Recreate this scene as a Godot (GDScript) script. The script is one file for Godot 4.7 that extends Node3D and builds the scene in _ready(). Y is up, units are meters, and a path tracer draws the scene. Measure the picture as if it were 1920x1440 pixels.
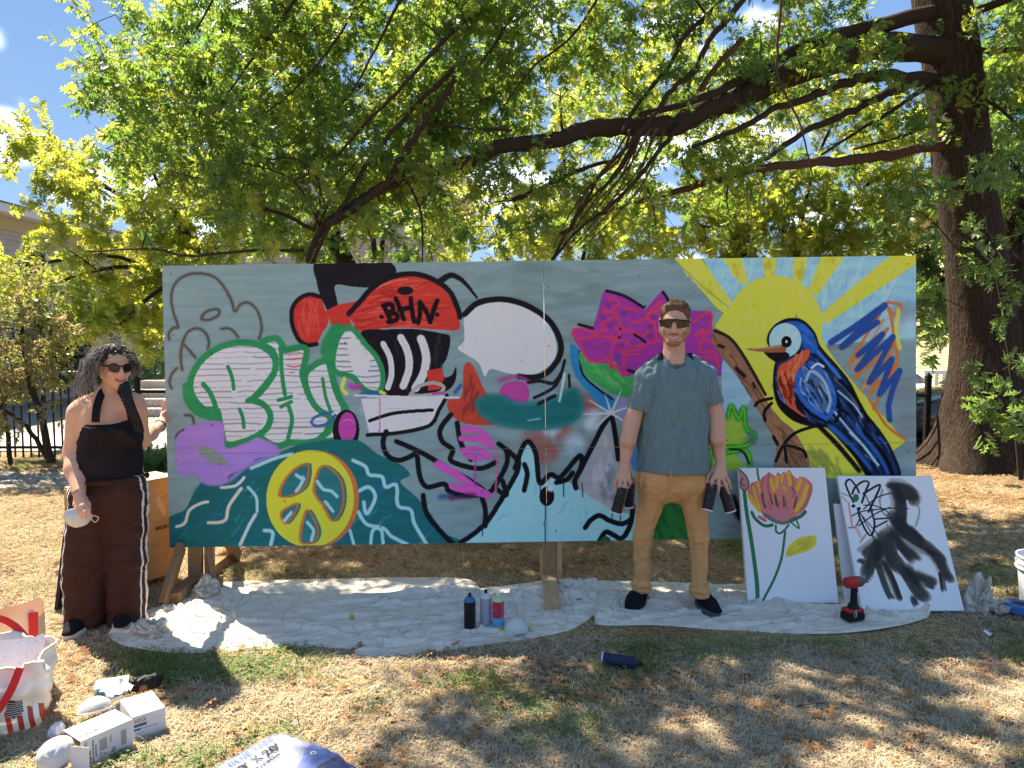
extends Node3D
# A painted plywood wall under an oak in a park, two people beside it. Metres, y up; the camera stands at the origin, 1.65 m high, and looks along -z.
const F := 1371.0
const EYE := Vector3(0, 1.65, 0)
var tilt := atan(90.0 / F)
var rng := RandomNumberGenerator.new()
var M := {}
var taken := {}

func _ready():
	rng.seed = 20240
	# --- camera
	var cam := Camera3D.new()
	cam.name = "camera"
	cam.fov = rad_to_deg(2.0 * atan(720.0 / F))
	cam.position = EYE
	cam.rotation.x = -tilt
	cam.near = 0.05
	cam.far = 600.0
	add_child(cam)
	cam.current = true
	# --- sky
	var sky_mat := ProceduralSkyMaterial.new()
	sky_mat.sky_top_color = Color(0.42, 0.58, 0.81)
	sky_mat.sky_horizon_color = Color(0.69, 0.83, 0.95)
	sky_mat.sky_curve = 0.16
	sky_mat.ground_bottom_color = Color(0.32, 0.28, 0.2)
	sky_mat.ground_horizon_color = Color(0.5, 0.56, 0.58)
	sky_mat.sky_energy_multiplier = 0.62
	sky_mat.sky_cover = cloud_cover()
	sky_mat.sky_cover_modulate = Color(1, 1, 1, 1)
	var sky := Sky.new()
	sky.sky_material = sky_mat
	var env := Environment.new()
	env.background_mode = Environment.BG_SKY
	env.sky = sky
	env.ambient_light_source = Environment.AMBIENT_SOURCE_SKY
	env.tonemap_mode = Environment.TONE_MAPPER_LINEAR
	env.tonemap_exposure = 3.8
	env.sdfgi_enabled = true
	env.ssao_enabled = true
	env.ssil_enabled = true
	var we := WorldEnvironment.new()
	we.name = "environment"
	we.environment = env
	add_child(we)
	# --- sun: high, behind the wall and to its left; shadows fall towards the camera and to the right
	var sun := DirectionalLight3D.new()
	sun.name = "sun"
	sun.light_energy = 1.5
	sun.light_color = Color(1.0, 0.94, 0.84)
	sun.light_angular_distance = 0.5
	sun.shadow_enabled = true
	add_child(sun)
	sun.look_at_from_position(Vector3.ZERO, Vector3(0.443, -0.788, 0.425), Vector3.UP)
	# --- the place
	materials()
	build_ground()
	build_background()
	build_fences()
	build_cars()
	build_trees()
	build_mural()
	build_drop_cloths()
	build_leaning_boards()
	build_box_behind_woman()
	build_man()
	build_woman()
	build_small_things()
	build_foreground()
	build_grass()

# ---------------------------------------------------------------- places
func at(x: float, y: float, d: float) -> Vector3:
	var v := (720.0 - y) / F
	var t := d / (cos(tilt) + v * sin(tilt))
	return EYE + Vector3((x - 960.0) / F * t, (v * cos(tilt) - sin(tilt)) * t, -d)

func on_ground(x: float, y: float, h := 0.0) -> Vector3:
	var v := (720.0 - y) / F
	var t := (EYE.y - h) / (sin(tilt) - v * cos(tilt))
	return Vector3((x - 960.0) / F * t, h, -t * (cos(tilt) + v * sin(tilt)))

# ---------------------------------------------------------------- naming
func numbered(called: String) -> String:
	var n: int = taken.get(called, 0)
	taken[called] = n + 1
	return called if n == 0 else "%s_%03d" % [called, n]

func thing(called: String, label: String, category: String, where := Vector3.ZERO, turn := 0.0, group := "") -> Node3D:
	var o := Node3D.new()
	o.name = numbered(called)
	o.position = where
	o.rotation.y = turn
	add_child(o, true)
	tag(o, label, category, group)
	return o

func tag(o: Node, label: String, category: String, group := ""):
	o.set_meta("label", label)
	o.set_meta("category", category)
	if group:
		o.set_meta("group", group)

func obj(called: String, mesh: Mesh, mat: Material, parent: Node = null, kind := "") -> MeshInstance3D:
	var o := MeshInstance3D.new()
	o.name = called if parent else numbered(called)
	o.mesh = mesh
	o.material_override = mat
	(parent if parent else self).add_child(o, true)
	if kind:
		o.set_meta("kind", kind)
	return o

func many(called: String, mesh: Mesh, mat: Material, places: Array, parent: Node = null) -> MultiMeshInstance3D:
	var mm := MultiMesh.new()
	mm.transform_format = MultiMesh.TRANSFORM_3D
	mm.mesh = mesh
	mm.instance_count = places.size()
	for i in places.size():
		mm.set_instance_transform(i, places[i])
	var o := MultiMeshInstance3D.new()
	o.name = called if parent else numbered(called)
	o.multimesh = mm
	o.material_override = mat
	(parent if parent else self).add_child(o, true)
	o.set_meta("kind", "stuff")
	return o

# ---------------------------------------------------------------- meshes
class MB:
	var v := PackedVector3Array()
	var uv := PackedVector2Array()
	var c := PackedColorArray()
	var ix := PackedInt32Array()
	var cur := Color.WHITE
	var colored := false

	func add(p: Vector3, t := Vector2.ZERO) -> int:
		v.append(p)
		uv.append(t)
		c.append(cur)
		return v.size() - 1

	func tri(a: int, b: int, d: int):
		ix.append(a)
		ix.append(b)
		ix.append(d)

	func quad(a: Vector3, b: Vector3, p: Vector3, q: Vector3, u0 := Vector2(0, 1), u1 := Vector2(1, 1), u2 := Vector2(1, 0), u3 := Vector2(0, 0)):
		var i := add(a, u0)
		add(b, u1)
		add(p, u2)
		add(q, u3)
		tri(i, i + 1, i + 2)
		tri(i, i + 2, i + 3)

	func poly(pts: Array, middle: Vector3):   # a flat convex polygon, turned away from MIDDLE
		var n: Vector3 = (pts[1] - pts[0]).cross(pts[2] - pts[0])
		if n.dot(pts[0] - middle) < 0:
			pts = pts.duplicate()
			pts.reverse()
		n = (pts[1] - pts[0]).cross(pts[2] - pts[0]).normalized()
		var ax := Vector3.UP.cross(n)
		ax = Vector3.RIGHT if ax.length() < 0.1 else ax.normalized()
		var ay := n.cross(ax)
		var i := v.size()
		for p in pts:
			add(p, Vector2(p.dot(ax), -p.dot(ay)))
		for k in range(1, pts.size() - 1):
			tri(i, i + k, i + k + 1)

	func box(size: Vector3, b: float, xf := Transform3D()):   # a box with bevelled edges
		var h := size / 2
		var m := xf.origin
		var signs := [-1.0, 1.0]
		var at_corner := func(sx, sy, sz, ax):
			var p := Vector3(sx * (h.x - b), sy * (h.y - b), sz * (h.z - b))
			p[ax] += [sx, sy, sz][ax] * b
			return xf * p
		for ax in 3:
			var b1 := (ax + 1) % 3
			var b2 := (ax + 2) % 3
			for s in signs:
				var face := []
				for q in [[-1, -1], [1, -1], [1, 1], [-1, 1]]:
					var sg := [0.0, 0.0, 0.0]
					sg[ax] = s
					sg[b1] = q[0]
					sg[b2] = q[1]
					face.append(at_corner.call(sg[0], sg[1], sg[2], ax))
				poly(face, m)
			if b <= 0:
				continue
			for s1 in signs:
				for s2 in signs:
					var e := []
					for q in [[-1, b1], [1, b1], [1, b2], [-1, b2]]:
						var sg := [0.0, 0.0, 0.0]
						sg[ax] = q[0]
						sg[b1] = s1
						sg[b2] = s2
						e.append(at_corner.call(sg[0], sg[1], sg[2], q[1]))
					poly(e, m)
		if b > 0:
			for sx in signs:
				for sy in signs:
					for sz in signs:
						poly([at_corner.call(sx, sy, sz, 0), at_corner.call(sx, sy, sz, 1), at_corner.call(sx, sy, sz, 2)], m)

	func bar(a: Vector3, b: Vector3, w: float, t: float, bev := 0.002, up := Vector3.UP):   # a straight board from A to B, w wide across, t along UP
		var y := (b - a).normalized()
		var x := y.cross(up).normalized()
		if x.length() < 0.5:
			x = y.cross(Vector3.BACK).normalized()
		box(Vector3(w, a.distance_to(b), t), bev, Transform3D(Basis(x, y, x.cross(y)), (a + b) / 2))

	func tube(pts: Array, r: Array, sides := 8, caps := true):
		var n := pts.size()
		var side := Vector3.ZERO
		var first := v.size()
		for i in n:
			var d: Vector3 = (pts[mini(i + 1, n - 1)] - pts[maxi(i - 1, 0)]).normalized()
			if i == 0:
				side = d.cross(Vector3.UP if absf(d.y) < 0.9 else Vector3.RIGHT).normalized()
			else:
				side = (side - d * side.dot(d)).normalized()
			var other := d.cross(side)
			for k in sides + 1:
				var a := TAU * k / sides
				add(pts[i] + (side * cos(a) + other * sin(a)) * r[mini(i, r.size() - 1)], Vector2(float(k) / sides, float(i) / (n - 1)))
		var w := sides + 1
		for i in n - 1:
			for k in sides:
				var a := first + i * w + k
				tri(a, a + 1, a + w + 1)
				tri(a, a + w + 1, a + w)
		if caps:
			for e in [0, n - 1]:
				var mid := add(pts[e])
				var ring := v.size()
				for k in sides:
					add(v[first + e * w + k])
				for k in sides:
					if e == 0:
						tri(mid, ring + (k + 1) % sides, ring + k)
					else:
						tri(mid, ring + k, ring + (k + 1) % sides)

	func lathe(prof: Array, segs := 24, xf := Transform3D(), smooth := false):   # profile of (radius, height), from the bottom up
		var rows := []
		var count := prof.size()
		if smooth:
			for i in count:
				rows.append([prof[i], float(i) / (count - 1)])
		else:
			for i in count - 1:
				rows.append([prof[i], float(i) / (count - 1)])
				rows.append([prof[i + 1], float(i + 1) / (count - 1)])
		var first := v.size()
		for row in rows:
			for k in segs + 1:
				var a := TAU * k / segs
				add(xf * Vector3(sin(a) * row[0].x, row[0].y, cos(a) * row[0].x), Vector2(float(k) / segs, 1.0 - row[1]))
		var w := segs + 1
		for i in range(0, rows.size() - 1, 1 if smooth else 2):
			for k in segs:
				var a := first + i * w + k
				tri(a, a + 1, a + w + 1)
				tri(a, a + w + 1, a + w)

	func prism(shape: PackedVector2Array, depth: float, xf := Transform3D()):   # an outline in xy given depth along z
		var ids := Geometry2D.triangulate_polygon(shape)
		var cw := Geometry2D.is_polygon_clockwise(shape)
		for s in [1.0, -1.0]:
			var i := v.size()
			for p in shape:
				add(xf * Vector3(p.x, p.y, s * depth / 2), p)
			for k in range(0, ids.size(), 3):
				var a := i + ids[k]
				var b := i + ids[k + 1]
				var e := i + ids[k + 2]
				var turn = (shape[ids[k + 1]] - shape[ids[k]]).cross(shape[ids[k + 2]] - shape[ids[k]]) * s
				if turn > 0:
					tri(a, b, e)
				else:
					tri(a, e, b)
		for k in shape.size():
			var p := shape[k]
			var q := shape[(k + 1) % shape.size()]
			if cw:
				var sw := p
				p = q
				q = sw
			quad(xf * Vector3(p.x, p.y, -depth / 2), xf * Vector3(q.x, q.y, -depth / 2), xf * Vector3(q.x, q.y, depth / 2), xf * Vector3(p.x, p.y, depth / 2))

	func grid(nu: int, nv: int, f: Callable):   # f(u, v) -> point; seen from the side where v x u points
		var first := v.size()
		for j in nv + 1:
			for i in nu + 1:
				var u := float(i) / nu
				var w := float(j) / nv
				add(f.call(u, w), Vector2(u, w))
		for j in nv:
			for i in nu:
				var a := first + j * (nu + 1) + i
				tri(a, a + nu + 1, a + nu + 2)
				tri(a, a + nu + 2, a + 1)

	func mesh(smooth := false) -> ArrayMesh:
		var arr := []
		arr.resize(Mesh.ARRAY_MAX)
		var n := PackedVector3Array()
		if smooth:
			n.resize(v.size())
			for k in range(0, ix.size(), 3):
				var a := ix[k]
				var b := ix[k + 1]
				var e := ix[k + 2]
				var w := (v[b] - v[a]).cross(v[e] - v[a])
				n[a] += w
				n[b] += w
				n[e] += w
			for k in n.size():
				n[k] = n[k].normalized()
			var turned := ix.duplicate()
			for k in range(0, ix.size(), 3):
				turned[k + 1] = ix[k + 2]
				turned[k + 2] = ix[k + 1]
			arr[Mesh.ARRAY_VERTEX] = v
			arr[Mesh.ARRAY_TEX_UV] = uv
			arr[Mesh.ARRAY_INDEX] = turned
			if colored:
				arr[Mesh.ARRAY_COLOR] = c
		else:
			var vv := PackedVector3Array()
			var uu := PackedVector2Array()
			var cc := PackedColorArray()
			vv.resize(ix.size())
			uu.resize(ix.size())
			n.resize(ix.size())
			if colored:
				cc.resize(ix.size())
			for k in range(0, ix.size(), 3):
				var w := (v[ix[k + 1]] - v[ix[k]]).cross(v[ix[k + 2]] - v[ix[k]]).normalized()
				for m in 3:
					var from := ix[k + [0, 2, 1][m]]
					vv[k + m] = v[from]
					uu[k + m] = uv[from]
					n[k + m] = w
					if colored:
						cc[k + m] = c[from]
			arr[Mesh.ARRAY_VERTEX] = vv
			arr[Mesh.ARRAY_TEX_UV] = uu
			if colored:
				arr[Mesh.ARRAY_COLOR] = cc
		arr[Mesh.ARRAY_NORMAL] = n
		var out := ArrayMesh.new()
		out.add_surface_from_arrays(Mesh.PRIMITIVE_TRIANGLES, arr)
		return out

func curve(pts: Array, per := 6) -> Array:   # a smooth line through PTS
	var out := []
	var n := pts.size()
	for i in n - 1:
		var p0 = pts[maxi(i - 1, 0)]
		var p1 = pts[i]
		var p2 = pts[i + 1]
		var p3 = pts[mini(i + 2, n - 1)]
		for k in per:
			var t := float(k) / per
			out.append(0.5 * (2.0 * p1 + (p2 - p0) * t + (2.0 * p0 - 5.0 * p1 + 4.0 * p2 - p3) * t * t + (3.0 * p1 - p0 - 3.0 * p2 + p3) * t * t * t))
	out.append(pts[n - 1])
	return out

func taper(n: int, a: float, b: float, power := 1.0) -> Array:
	var out := []
	for i in n:
		out.append(lerpf(a, b, pow(float(i) / maxi(n - 1, 1), power)))
	return out

# ---------------------------------------------------------------- a body as a smooth field, meshed with surface nets
class Field:
	var lo: Vector3
	var h: float
	var k: float
	var nx: int
	var ny: int
	var nz: int
	var s := PackedFloat32Array()

	func _init(a: Vector3, b: Vector3, cell: float, soft: float):
		lo = a
		h = cell
		k = soft
		nx = int((b.x - a.x) / h) + 2
		ny = int((b.y - a.y) / h) + 2
		nz = int((b.z - a.z) / h) + 2
		s.resize(nx * ny * nz)

	func cap(a: Vector3, b: Vector3, ra: float, rb: float, flat := Vector3.ZERO, q := 1.0):   # a tapered capsule, q times as thick along FLAT
		var m := maxf(ra, rb) * maxf(1.0, q) + 5.0 * k
		var p0 := (a.min(b) - Vector3.ONE * m - lo) / h
		var p1 := (a.max(b) + Vector3.ONE * m - lo) / h
		var x0 := clampi(int(p0.x), 0, nx)
		var x1 := clampi(int(p1.x) + 2, 0, nx)
		var st := flat * (1.0 / q - 1.0)
		var ab := b - a
		ab += st * ab.dot(flat)
		var l2 := maxf(ab.length_squared(), 1e-9)
		var sc := minf(1.0, q) if q < 1.0 else 1.0
		var f := -1.0 / k * lerpf(sc, 1.0, 0.4)
		for z in range(clampi(int(p0.z), 0, nz), clampi(int(p1.z) + 2, 0, nz)):
			for y in range(clampi(int(p0.y), 0, ny), clampi(int(p1.y) + 2, 0, ny)):
				var i := (z * ny + y) * nx + x0
				for x in range(x0, x1):
					var p := lo + Vector3(x, y, z) * h - a
					p += st * p.dot(flat)
					var t := clampf(p.dot(ab) / l2, 0.0, 1.0)
					s[i] += exp(((p - ab * t).length() - ra - (rb - ra) * t) * f)
					i += 1

	func ball(c: Vector3, r: Vector3):   # an ellipsoid along the axes
		var m := r + Vector3.ONE * 5.0 * k
		var p0 := (c - m - lo) / h
		var p1 := (c + m - lo) / h
		var x0 := clampi(int(p0.x), 0, nx)
		var x1 := clampi(int(p1.x) + 2, 0, nx)
		var f := -1.0 / k
		for z in range(clampi(int(p0.z), 0, nz), clampi(int(p1.z) + 2, 0, nz)):
			for y in range(clampi(int(p0.y), 0, ny), clampi(int(p1.y) + 2, 0, ny)):
				var i := (z * ny + y) * nx + x0
				for x in range(x0, x1):
					var p := lo + Vector3(x, y, z) * h - c
					var e := p / r
					var k0 := e.length()
					var k1 := maxf((e / r).length(), 1e-6)
					s[i] += exp(k0 * (k0 - 1.0) / k1 * f)
					i += 1

	func cut(c: Vector3, n: Vector3, round_ := 0.0):   # away with all beyond the plane through C that N points out of
		for z in nz:
			for y in ny:
				var i := (z * ny + y) * nx
				for x in nx:
					var d := (lo + Vector3(x, y, z) * h - c).dot(n)
					if d > -4.0 * k:
						s[i] = minf(s[i], exp(-d / k))
					i += 1

	func hollow(c: Vector3, r: Vector3):   # away with an ellipsoid
		for z in nz:
			for y in ny:
				var i := (z * ny + y) * nx
				for x in nx:
					var e := (lo + Vector3(x, y, z) * h - c) / r
					var k0 := e.length()
					if k0 < 1.6:
						var k1 := maxf((e / r).length(), 1e-6)
						s[i] = minf(s[i], exp(k0 * (k0 - 1.0) / k1 / k))
					i += 1

	func build(mb: MB, xf := Transform3D(), tint = null):
		var g := PackedFloat32Array()
		g.resize(s.size())
		for i in s.size():
			g[i] = log(maxf(s[i], 1e-9))
		var id := PackedInt32Array()
		id.resize(s.size())
		id.fill(-1)
		var step := [0, 1, nx, nx + 1, nx * ny, nx * ny + 1, nx * ny + nx, nx * ny + nx + 1]
		var edges := [[0, 1], [2, 3], [4, 5], [6, 7], [0, 2], [1, 3], [4, 6], [5, 7], [0, 4], [1, 5], [2, 6], [3, 7]]
		var spot := []
		for n in 8:
			spot.append(Vector3(n & 1, (n >> 1) & 1, n >> 2))
		for z in nz - 1:
			for y in ny - 1:
				var i := (z * ny + y) * nx - 1
				for x in nx - 1:
					i += 1
					var inside := 0
					for n in 8:
						if g[i + step[n]] > 0.0:
							inside += 1
					if inside == 0 or inside == 8:
						continue
					var sum := Vector3.ZERO
					var many := 0
					for e in edges:
						var a := g[i + step[e[0]]]
						var b := g[i + step[e[1]]]
						if (a > 0.0) != (b > 0.0):
							sum += spot[e[0]].lerp(spot[e[1]], a / (a - b))
							many += 1
					var p := lo + (Vector3(x, y, z) + sum / many) * h
					if tint != null:
						mb.cur = tint.call(p)
					id[i] = mb.add(xf * p)
		for z in range(1, nz - 1):
			for y in range(1, ny - 1):
				for x in range(1, nx - 1):
					var i := (z * ny + y) * nx + x
					var a := g[i] > 0.0
					for ax in 3:
						var d: int = [1, nx, nx * ny][ax]
						if (g[i + d] > 0.0) == a:
							continue
						var u: int = [nx, nx * ny, 1][ax]
						var w: int = [nx * ny, 1, nx][ax]
						var q0 := id[i - u - w]
						var q1 := id[i - w]
						var q2 := id[i]
						var q3 := id[i - u]
						if q0 < 0 or q1 < 0 or q2 < 0 or q3 < 0:
							continue
						if a:
							mb.tri(q0, q1, q2)
							mb.tri(q0, q2, q3)
						else:
							mb.tri(q0, q2, q1)
							mb.tri(q0, q3, q2)

func ripple(mb: MB, f: Callable, from := 0):   # moves each point along its normal by f(point, normal)
	var n := PackedVector3Array()
	n.resize(mb.v.size())
	for k in range(0, mb.ix.size(), 3):
		var w := (mb.v[mb.ix[k + 1]] - mb.v[mb.ix[k]]).cross(mb.v[mb.ix[k + 2]] - mb.v[mb.ix[k]])
		for m in 3:
			n[mb.ix[k + m]] += w
	for k in range(from, n.size()):
		var e := n[k].normalized()
		mb.v[k] += e * f.call(mb.v[k], e)

func sub_mesh(mb: MB, pick: Callable) -> Array:   # [triangles whose middle PICK takes, the others]
	var out := [MB.new(), MB.new()]
	for o in out:
		o.v = mb.v
		o.uv = mb.uv
		o.c = mb.c
		o.colored = mb.colored
	for k in range(0, mb.ix.size(), 3):
		var p := (mb.v[mb.ix[k]] + mb.v[mb.ix[k + 1]] + mb.v[mb.ix[k + 2]]) / 3.0
		var o: MB = out[0] if pick.call(p) else out[1]
		o.tri(mb.ix[k], mb.ix[k + 1], mb.ix[k + 2])
	return out

# ---------------------------------------------------------------- materials
func lin(r: float, g: float, b: float, a := 1.0) -> Color:
	return Color(r, g, b, a).linear_to_srgb()

func plain(r: float, g: float, b: float, rough := 0.8, metal := 0.0) -> StandardMaterial3D:
	var m := StandardMaterial3D.new()
	m.albedo_color = lin(r, g, b)
	m.roughness = rough
	m.metallic = metal
	m.metallic_specular = 0.5 if rough < 0.3 or metal > 0.0 else 0.28
	return m

func noise(freq: float, octaves := 4, seed_ := 1, type := FastNoiseLite.TYPE_SIMPLEX_SMOOTH) -> FastNoiseLite:
	var n := FastNoiseLite.new()
	n.seed = seed_
	n.frequency = freq
	n.noise_type = type
	n.fractal_octaves = octaves
	if octaves <= 1:
		n.fractal_type = FastNoiseLite.FRACTAL_NONE
	return n

func ramp_image(grey: Image, stops: Array) -> Image:   # stops: linear colours from dark to light
	var table := []
	for i in 256:
		var t := i / 255.0 * (stops.size() - 1)
		var j := mini(int(t), stops.size() - 2)
		table.append(stops[j].lerp(stops[j + 1], t - j).linear_to_srgb())
	grey.convert(Image.FORMAT_L8)
	var src := grey.get_data()
	var dst := PackedByteArray()
	dst.resize(src.size() * 3)
	for i in src.size():
		var c: Color = table[src[i]]
		dst[i * 3] = int(c.r * 255.0)
		dst[i * 3 + 1] = int(c.g * 255.0)
		dst[i * 3 + 2] = int(c.b * 255.0)
	return Image.create_from_data(grey.get_width(), grey.get_height(), false, Image.FORMAT_RGB8, dst)

func tex(im: Image) -> ImageTexture:
	return ImageTexture.create_from_image(im)

func mottled(freq: float, octaves: int, seed_: int, stops: Array, side := 512, stretch := 1.0) -> ImageTexture:
	var g := noise(freq, octaves, seed_).get_seamless_image(side, int(side / stretch) if stretch > 1.0 else side)
	if stretch > 1.0:
		g.resize(side, side)
	return tex(ramp_image(g, stops))

func textured(t: Texture2D, per_metre: float, rough := 0.85, world := false) -> StandardMaterial3D:
	var m := StandardMaterial3D.new()
	m.albedo_texture = t
	m.uv1_triplanar = true
	m.uv1_world_triplanar = world
	m.uv1_scale = Vector3.ONE * per_metre
	m.roughness = rough
	m.metallic_specular = 0.2
	return m

func relief(m: StandardMaterial3D, t: Texture2D, cm: float) -> StandardMaterial3D:
	m.heightmap_enabled = true
	m.heightmap_texture = t
	m.heightmap_scale = cm
	return m

func cloud_cover() -> ImageTexture:   # fair-weather cumulus all round, low over the horizon
	var w := 1024
	var h := 512
	var im := Image.create(w, h, false, Image.FORMAT_RGBA8)
	im.fill(Color(1, 1, 1, 0))
	var puff := noise(1.6, 5, 9)
	var big := noise(0.7, 2, 33)
	for y in range(60, 256):
		for x in w:
			var lon := TAU * x / w
			var lat := (0.5 - (y + 0.5) / h) * PI
			var d := Vector3(cos(lat) * cos(lon), sin(lat) * 2.2, cos(lat) * sin(lon)) * 3.0
			var v := puff.get_noise_3dv(d) + 0.6 * big.get_noise_3dv(d) - 0.46
			v += 0.62 * exp(-pow(angle_difference(lon, 5.67) / 0.05, 2.0) - pow((lat - 0.215) / 0.028, 2.0))
			v += 0.16 * exp(-pow((lat - 0.28) / 0.16, 2.0))
			if v > 0.0:
				var a := clampf(v * 9.0, 0.0, 1.0)
				var b := clampf(0.92 - v * 0.25, 0.6, 1.0)
				im.set_pixel(x, y, Color(b, b, b, a * 0.9))
	return tex(im)

func wood_image(seed_: int, stops: Array) -> Image:
	var n := noise(0.012, 3, seed_)
	var g := Image.create(256, 256, false, Image.FORMAT_L8)
	var fine := noise(0.06, 2, seed_ + 5)
	for y in 256:
		for x in 256:
			var v := n.get_noise_2d(x * 1.6, y * 0.16) * 5.0
			var ring := absf(fposmod(v, 1.0) - 0.5) * 2.0
			g.set_pixel(x, y, Color.from_hsv(0, 0, clampf(0.25 + 0.5 * ring + 0.3 * fine.get_noise_2d(x * 3.0, y * 0.2), 0, 1)))
	return ramp_image(g, stops)

func materials():
	M.wood = textured(tex(wood_image(3, [Color(0.33, 0.19, 0.09), Color(0.50, 0.33, 0.18), Color(0.60, 0.43, 0.26)])), 3.0, 0.75)
	M.wood_dark = textured(tex(wood_image(8, [Color(0.20, 0.105, 0.05), Color(0.31, 0.18, 0.09), Color(0.40, 0.25, 0.14)])), 3.0, 0.8)
	M.card = textured(mottled(0.02, 4, 4, [Color(0.36, 0.20, 0.075), Color(0.45, 0.26, 0.105), Color(0.50, 0.30, 0.13)]), 1.5, 0.9)
	M.black_metal = plain(0.012, 0.012, 0.013, 0.45)
	M.wire = plain(0.35, 0.36, 0.36, 0.45, 0.6)
	M.green_wire = plain(0.10, 0.22, 0.17, 0.6)
	M.steel = plain(0.6, 0.6, 0.6, 0.3, 1.0)
	M.white_plastic = plain(0.72, 0.73, 0.76, 0.4)
	M.black_plastic = plain(0.014, 0.014, 0.015, 0.5)
	M.rubber = plain(0.018, 0.018, 0.018, 0.8)
	M.red_plastic = plain(0.42, 0.03, 0.03, 0.45)
	M.yellow = plain(0.75, 0.55, 0.04, 0.6)
	M.steel_dull = plain(0.55, 0.54, 0.56, 0.4, 0.5)
	M.pink_base = plain(0.66, 0.52, 0.54, 0.5)
	M.red_strap = plain(0.50, 0.025, 0.03, 0.55)
	M.can_tops = [plain(0.45, 0.42, 0.30, 0.45), plain(0.30, 0.30, 0.30, 0.4), plain(0.16, 0.15, 0.13, 0.4), plain(0.04, 0.16, 0.30, 0.45), plain(0.55, 0.57, 0.60, 0.4), plain(0.50, 0.60, 0.34, 0.45), plain(0.03, 0.03, 0.04, 0.4)]
	people_materials()
	M.mask = textured(mottled(0.05, 3, 14, [Color(0.54, 0.53, 0.50), Color(0.64, 0.63, 0.61)], 128), 8.0, 0.95)
	M.print_dark = plain(0.025, 0.025, 0.03, 0.8)
	var ridges := Image.create(512, 512, false, Image.FORMAT_L8)
	var bn := noise(0.02, 4, 71, FastNoiseLite.TYPE_CELLULAR)
	bn.cellular_return_type = FastNoiseLite.RETURN_DISTANCE2_SUB
	var bn2 := noise(0.05, 3, 72)
	for y in 512:
		for x in 512:
			var a := TAU * x / 512.0
			var v := bn.get_noise_3d(cos(a) * 190.0, y * 0.28, sin(a) * 190.0) + 1.0
			v = clampf(v * 1.4 + bn2.get_noise_3d(cos(a) * 82.0, y * 0.5, sin(a) * 82.0) * 0.45, 0.0, 1.0)
			ridges.set_pixel(x, y, Color(v, v, v))
	var bark := tex(ramp_image(ridges, [Color(0.022, 0.016, 0.012), Color(0.052, 0.038, 0.030), Color(0.085, 0.066, 0.053)]))
	M.bark = relief(textured(bark, 1.3, 0.95), tex(ridges), 1.3)
	M.branch = textured(mottled(0.03, 4, 22, [Color(0.016, 0.012, 0.010), Color(0.042, 0.031, 0.024), Color(0.085, 0.064, 0.050)]), 3.0, 0.95)
	M.dead_wood = textured(mottled(0.03, 4, 25, [Color(0.035, 0.020, 0.014), Color(0.075, 0.045, 0.032), Color(0.14, 0.092, 0.07)]), 4.0, 0.95)
	M.leaf = [leaf(0.032, 0.066, 0.022, 0.38, 0.56, 0.08), leaf(0.024, 0.054, 0.020, 0.24, 0.42, 0.07), leaf(0.052, 0.088, 0.024, 0.58, 0.68, 0.09)]
	M.leaf_dark = [leaf(0.035, 0.068, 0.026, 0.26, 0.42, 0.08), leaf(0.046, 0.082, 0.030, 0.32, 0.48, 0.09)]
	M.leaf_bright = [leaf(0.072, 0.105, 0.024, 0.78, 0.82, 0.11), leaf(0.054, 0.088, 0.022, 0.60, 0.70, 0.09)]
	M.needle = [leaf(0.080, 0.092, 0.035, 0.34, 0.36, 0.1), leaf(0.12, 0.095, 0.05, 0.44, 0.34, 0.16)]

func leaf(r: float, g: float, b: float, tr: float, tg: float, tb: float) -> StandardMaterial3D:
	var m := plain(r, g, b, 0.42)
	m.metallic_specular = 0.4
	m.backlight_enabled = true
	m.backlight = lin(tr, tg, tb)
	return m

# ================================================================ ground, street, houses
var n_roll := noise(0.9, 3, 41)
var n_green := noise(0.55, 3, 42)
var n_soil := noise(0.8, 3, 43)

func drop(x: float, z: float) -> float:   # the street on the right lies lower than the lawn
	return -0.6 * smoothstep(11.6, 15.0, -z) * smoothstep(1.0, 4.0, x)

func height(x: float, z: float) -> float:
	return drop(x, z) + 0.012 * n_roll.get_noise_2d(x, z) * clampf(9.0 + z, 0.0, 1.0)

func greenness(x: float, z: float) -> float:   # 0 straw, 1 green
	var v := n_green.get_noise_2d(x * 1.3, z * 1.3) * 1.5 - 0.22
	v += 0.5 * smoothstep(2.2, 3.2, x) * smoothstep(3.2, 4.2, -z) * smoothstep(6.5, 4.6, -z)
	v += 0.55 * exp(-pow((x + 1.2) / 0.5, 2.0) - pow((z + 2.8) / 0.35, 2.0))
	v -= 0.35 * smoothstep(-1.6, -2.6, x) * smoothstep(3.6, 4.6, -z)
	v += 0.7 * smoothstep(8.6, 9.0, -z) * smoothstep(10.2, 9.6, -z) * smoothstep(0.0, -1.0, x)
	v -= 0.8 * smoothstep(6.2, 7.2, -z) * smoothstep(2.0, 3.5, x)
	return clampf(v, 0.0, 1.0)

func bare(x: float, z: float) -> float:   # 0 covered with thatch, 1 bare soil and leaf litter
	var v := n_soil.get_noise_2d(x, z) * 1.2 + 0.10
	v += 0.45 * exp(-pow((x - 0.3) / 0.9, 2.0) - pow((z + 3.6) / 0.35, 2.0))
	v += 0.7 * smoothstep(6.0, 7.0, -z) * smoothstep(2.0, 3.5, x)
	return clampf(v, 0.0, 1.0)

func steps(a: float, b: float, fine: float, from: float, to: float) -> Array:
	var out := []
	var x := to
	var s := fine
	while x < b:
		out.append(x)
		x += s
		s *= 1.35
	out.append(b)
	x = to - fine
	while x > from:
		out.append(x)
		x -= fine
	s = fine
	x = from
	while x > a:
		out.append(x)
		x -= s
		s *= 1.35
	out.append(a)
	out.sort()
	return out

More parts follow.
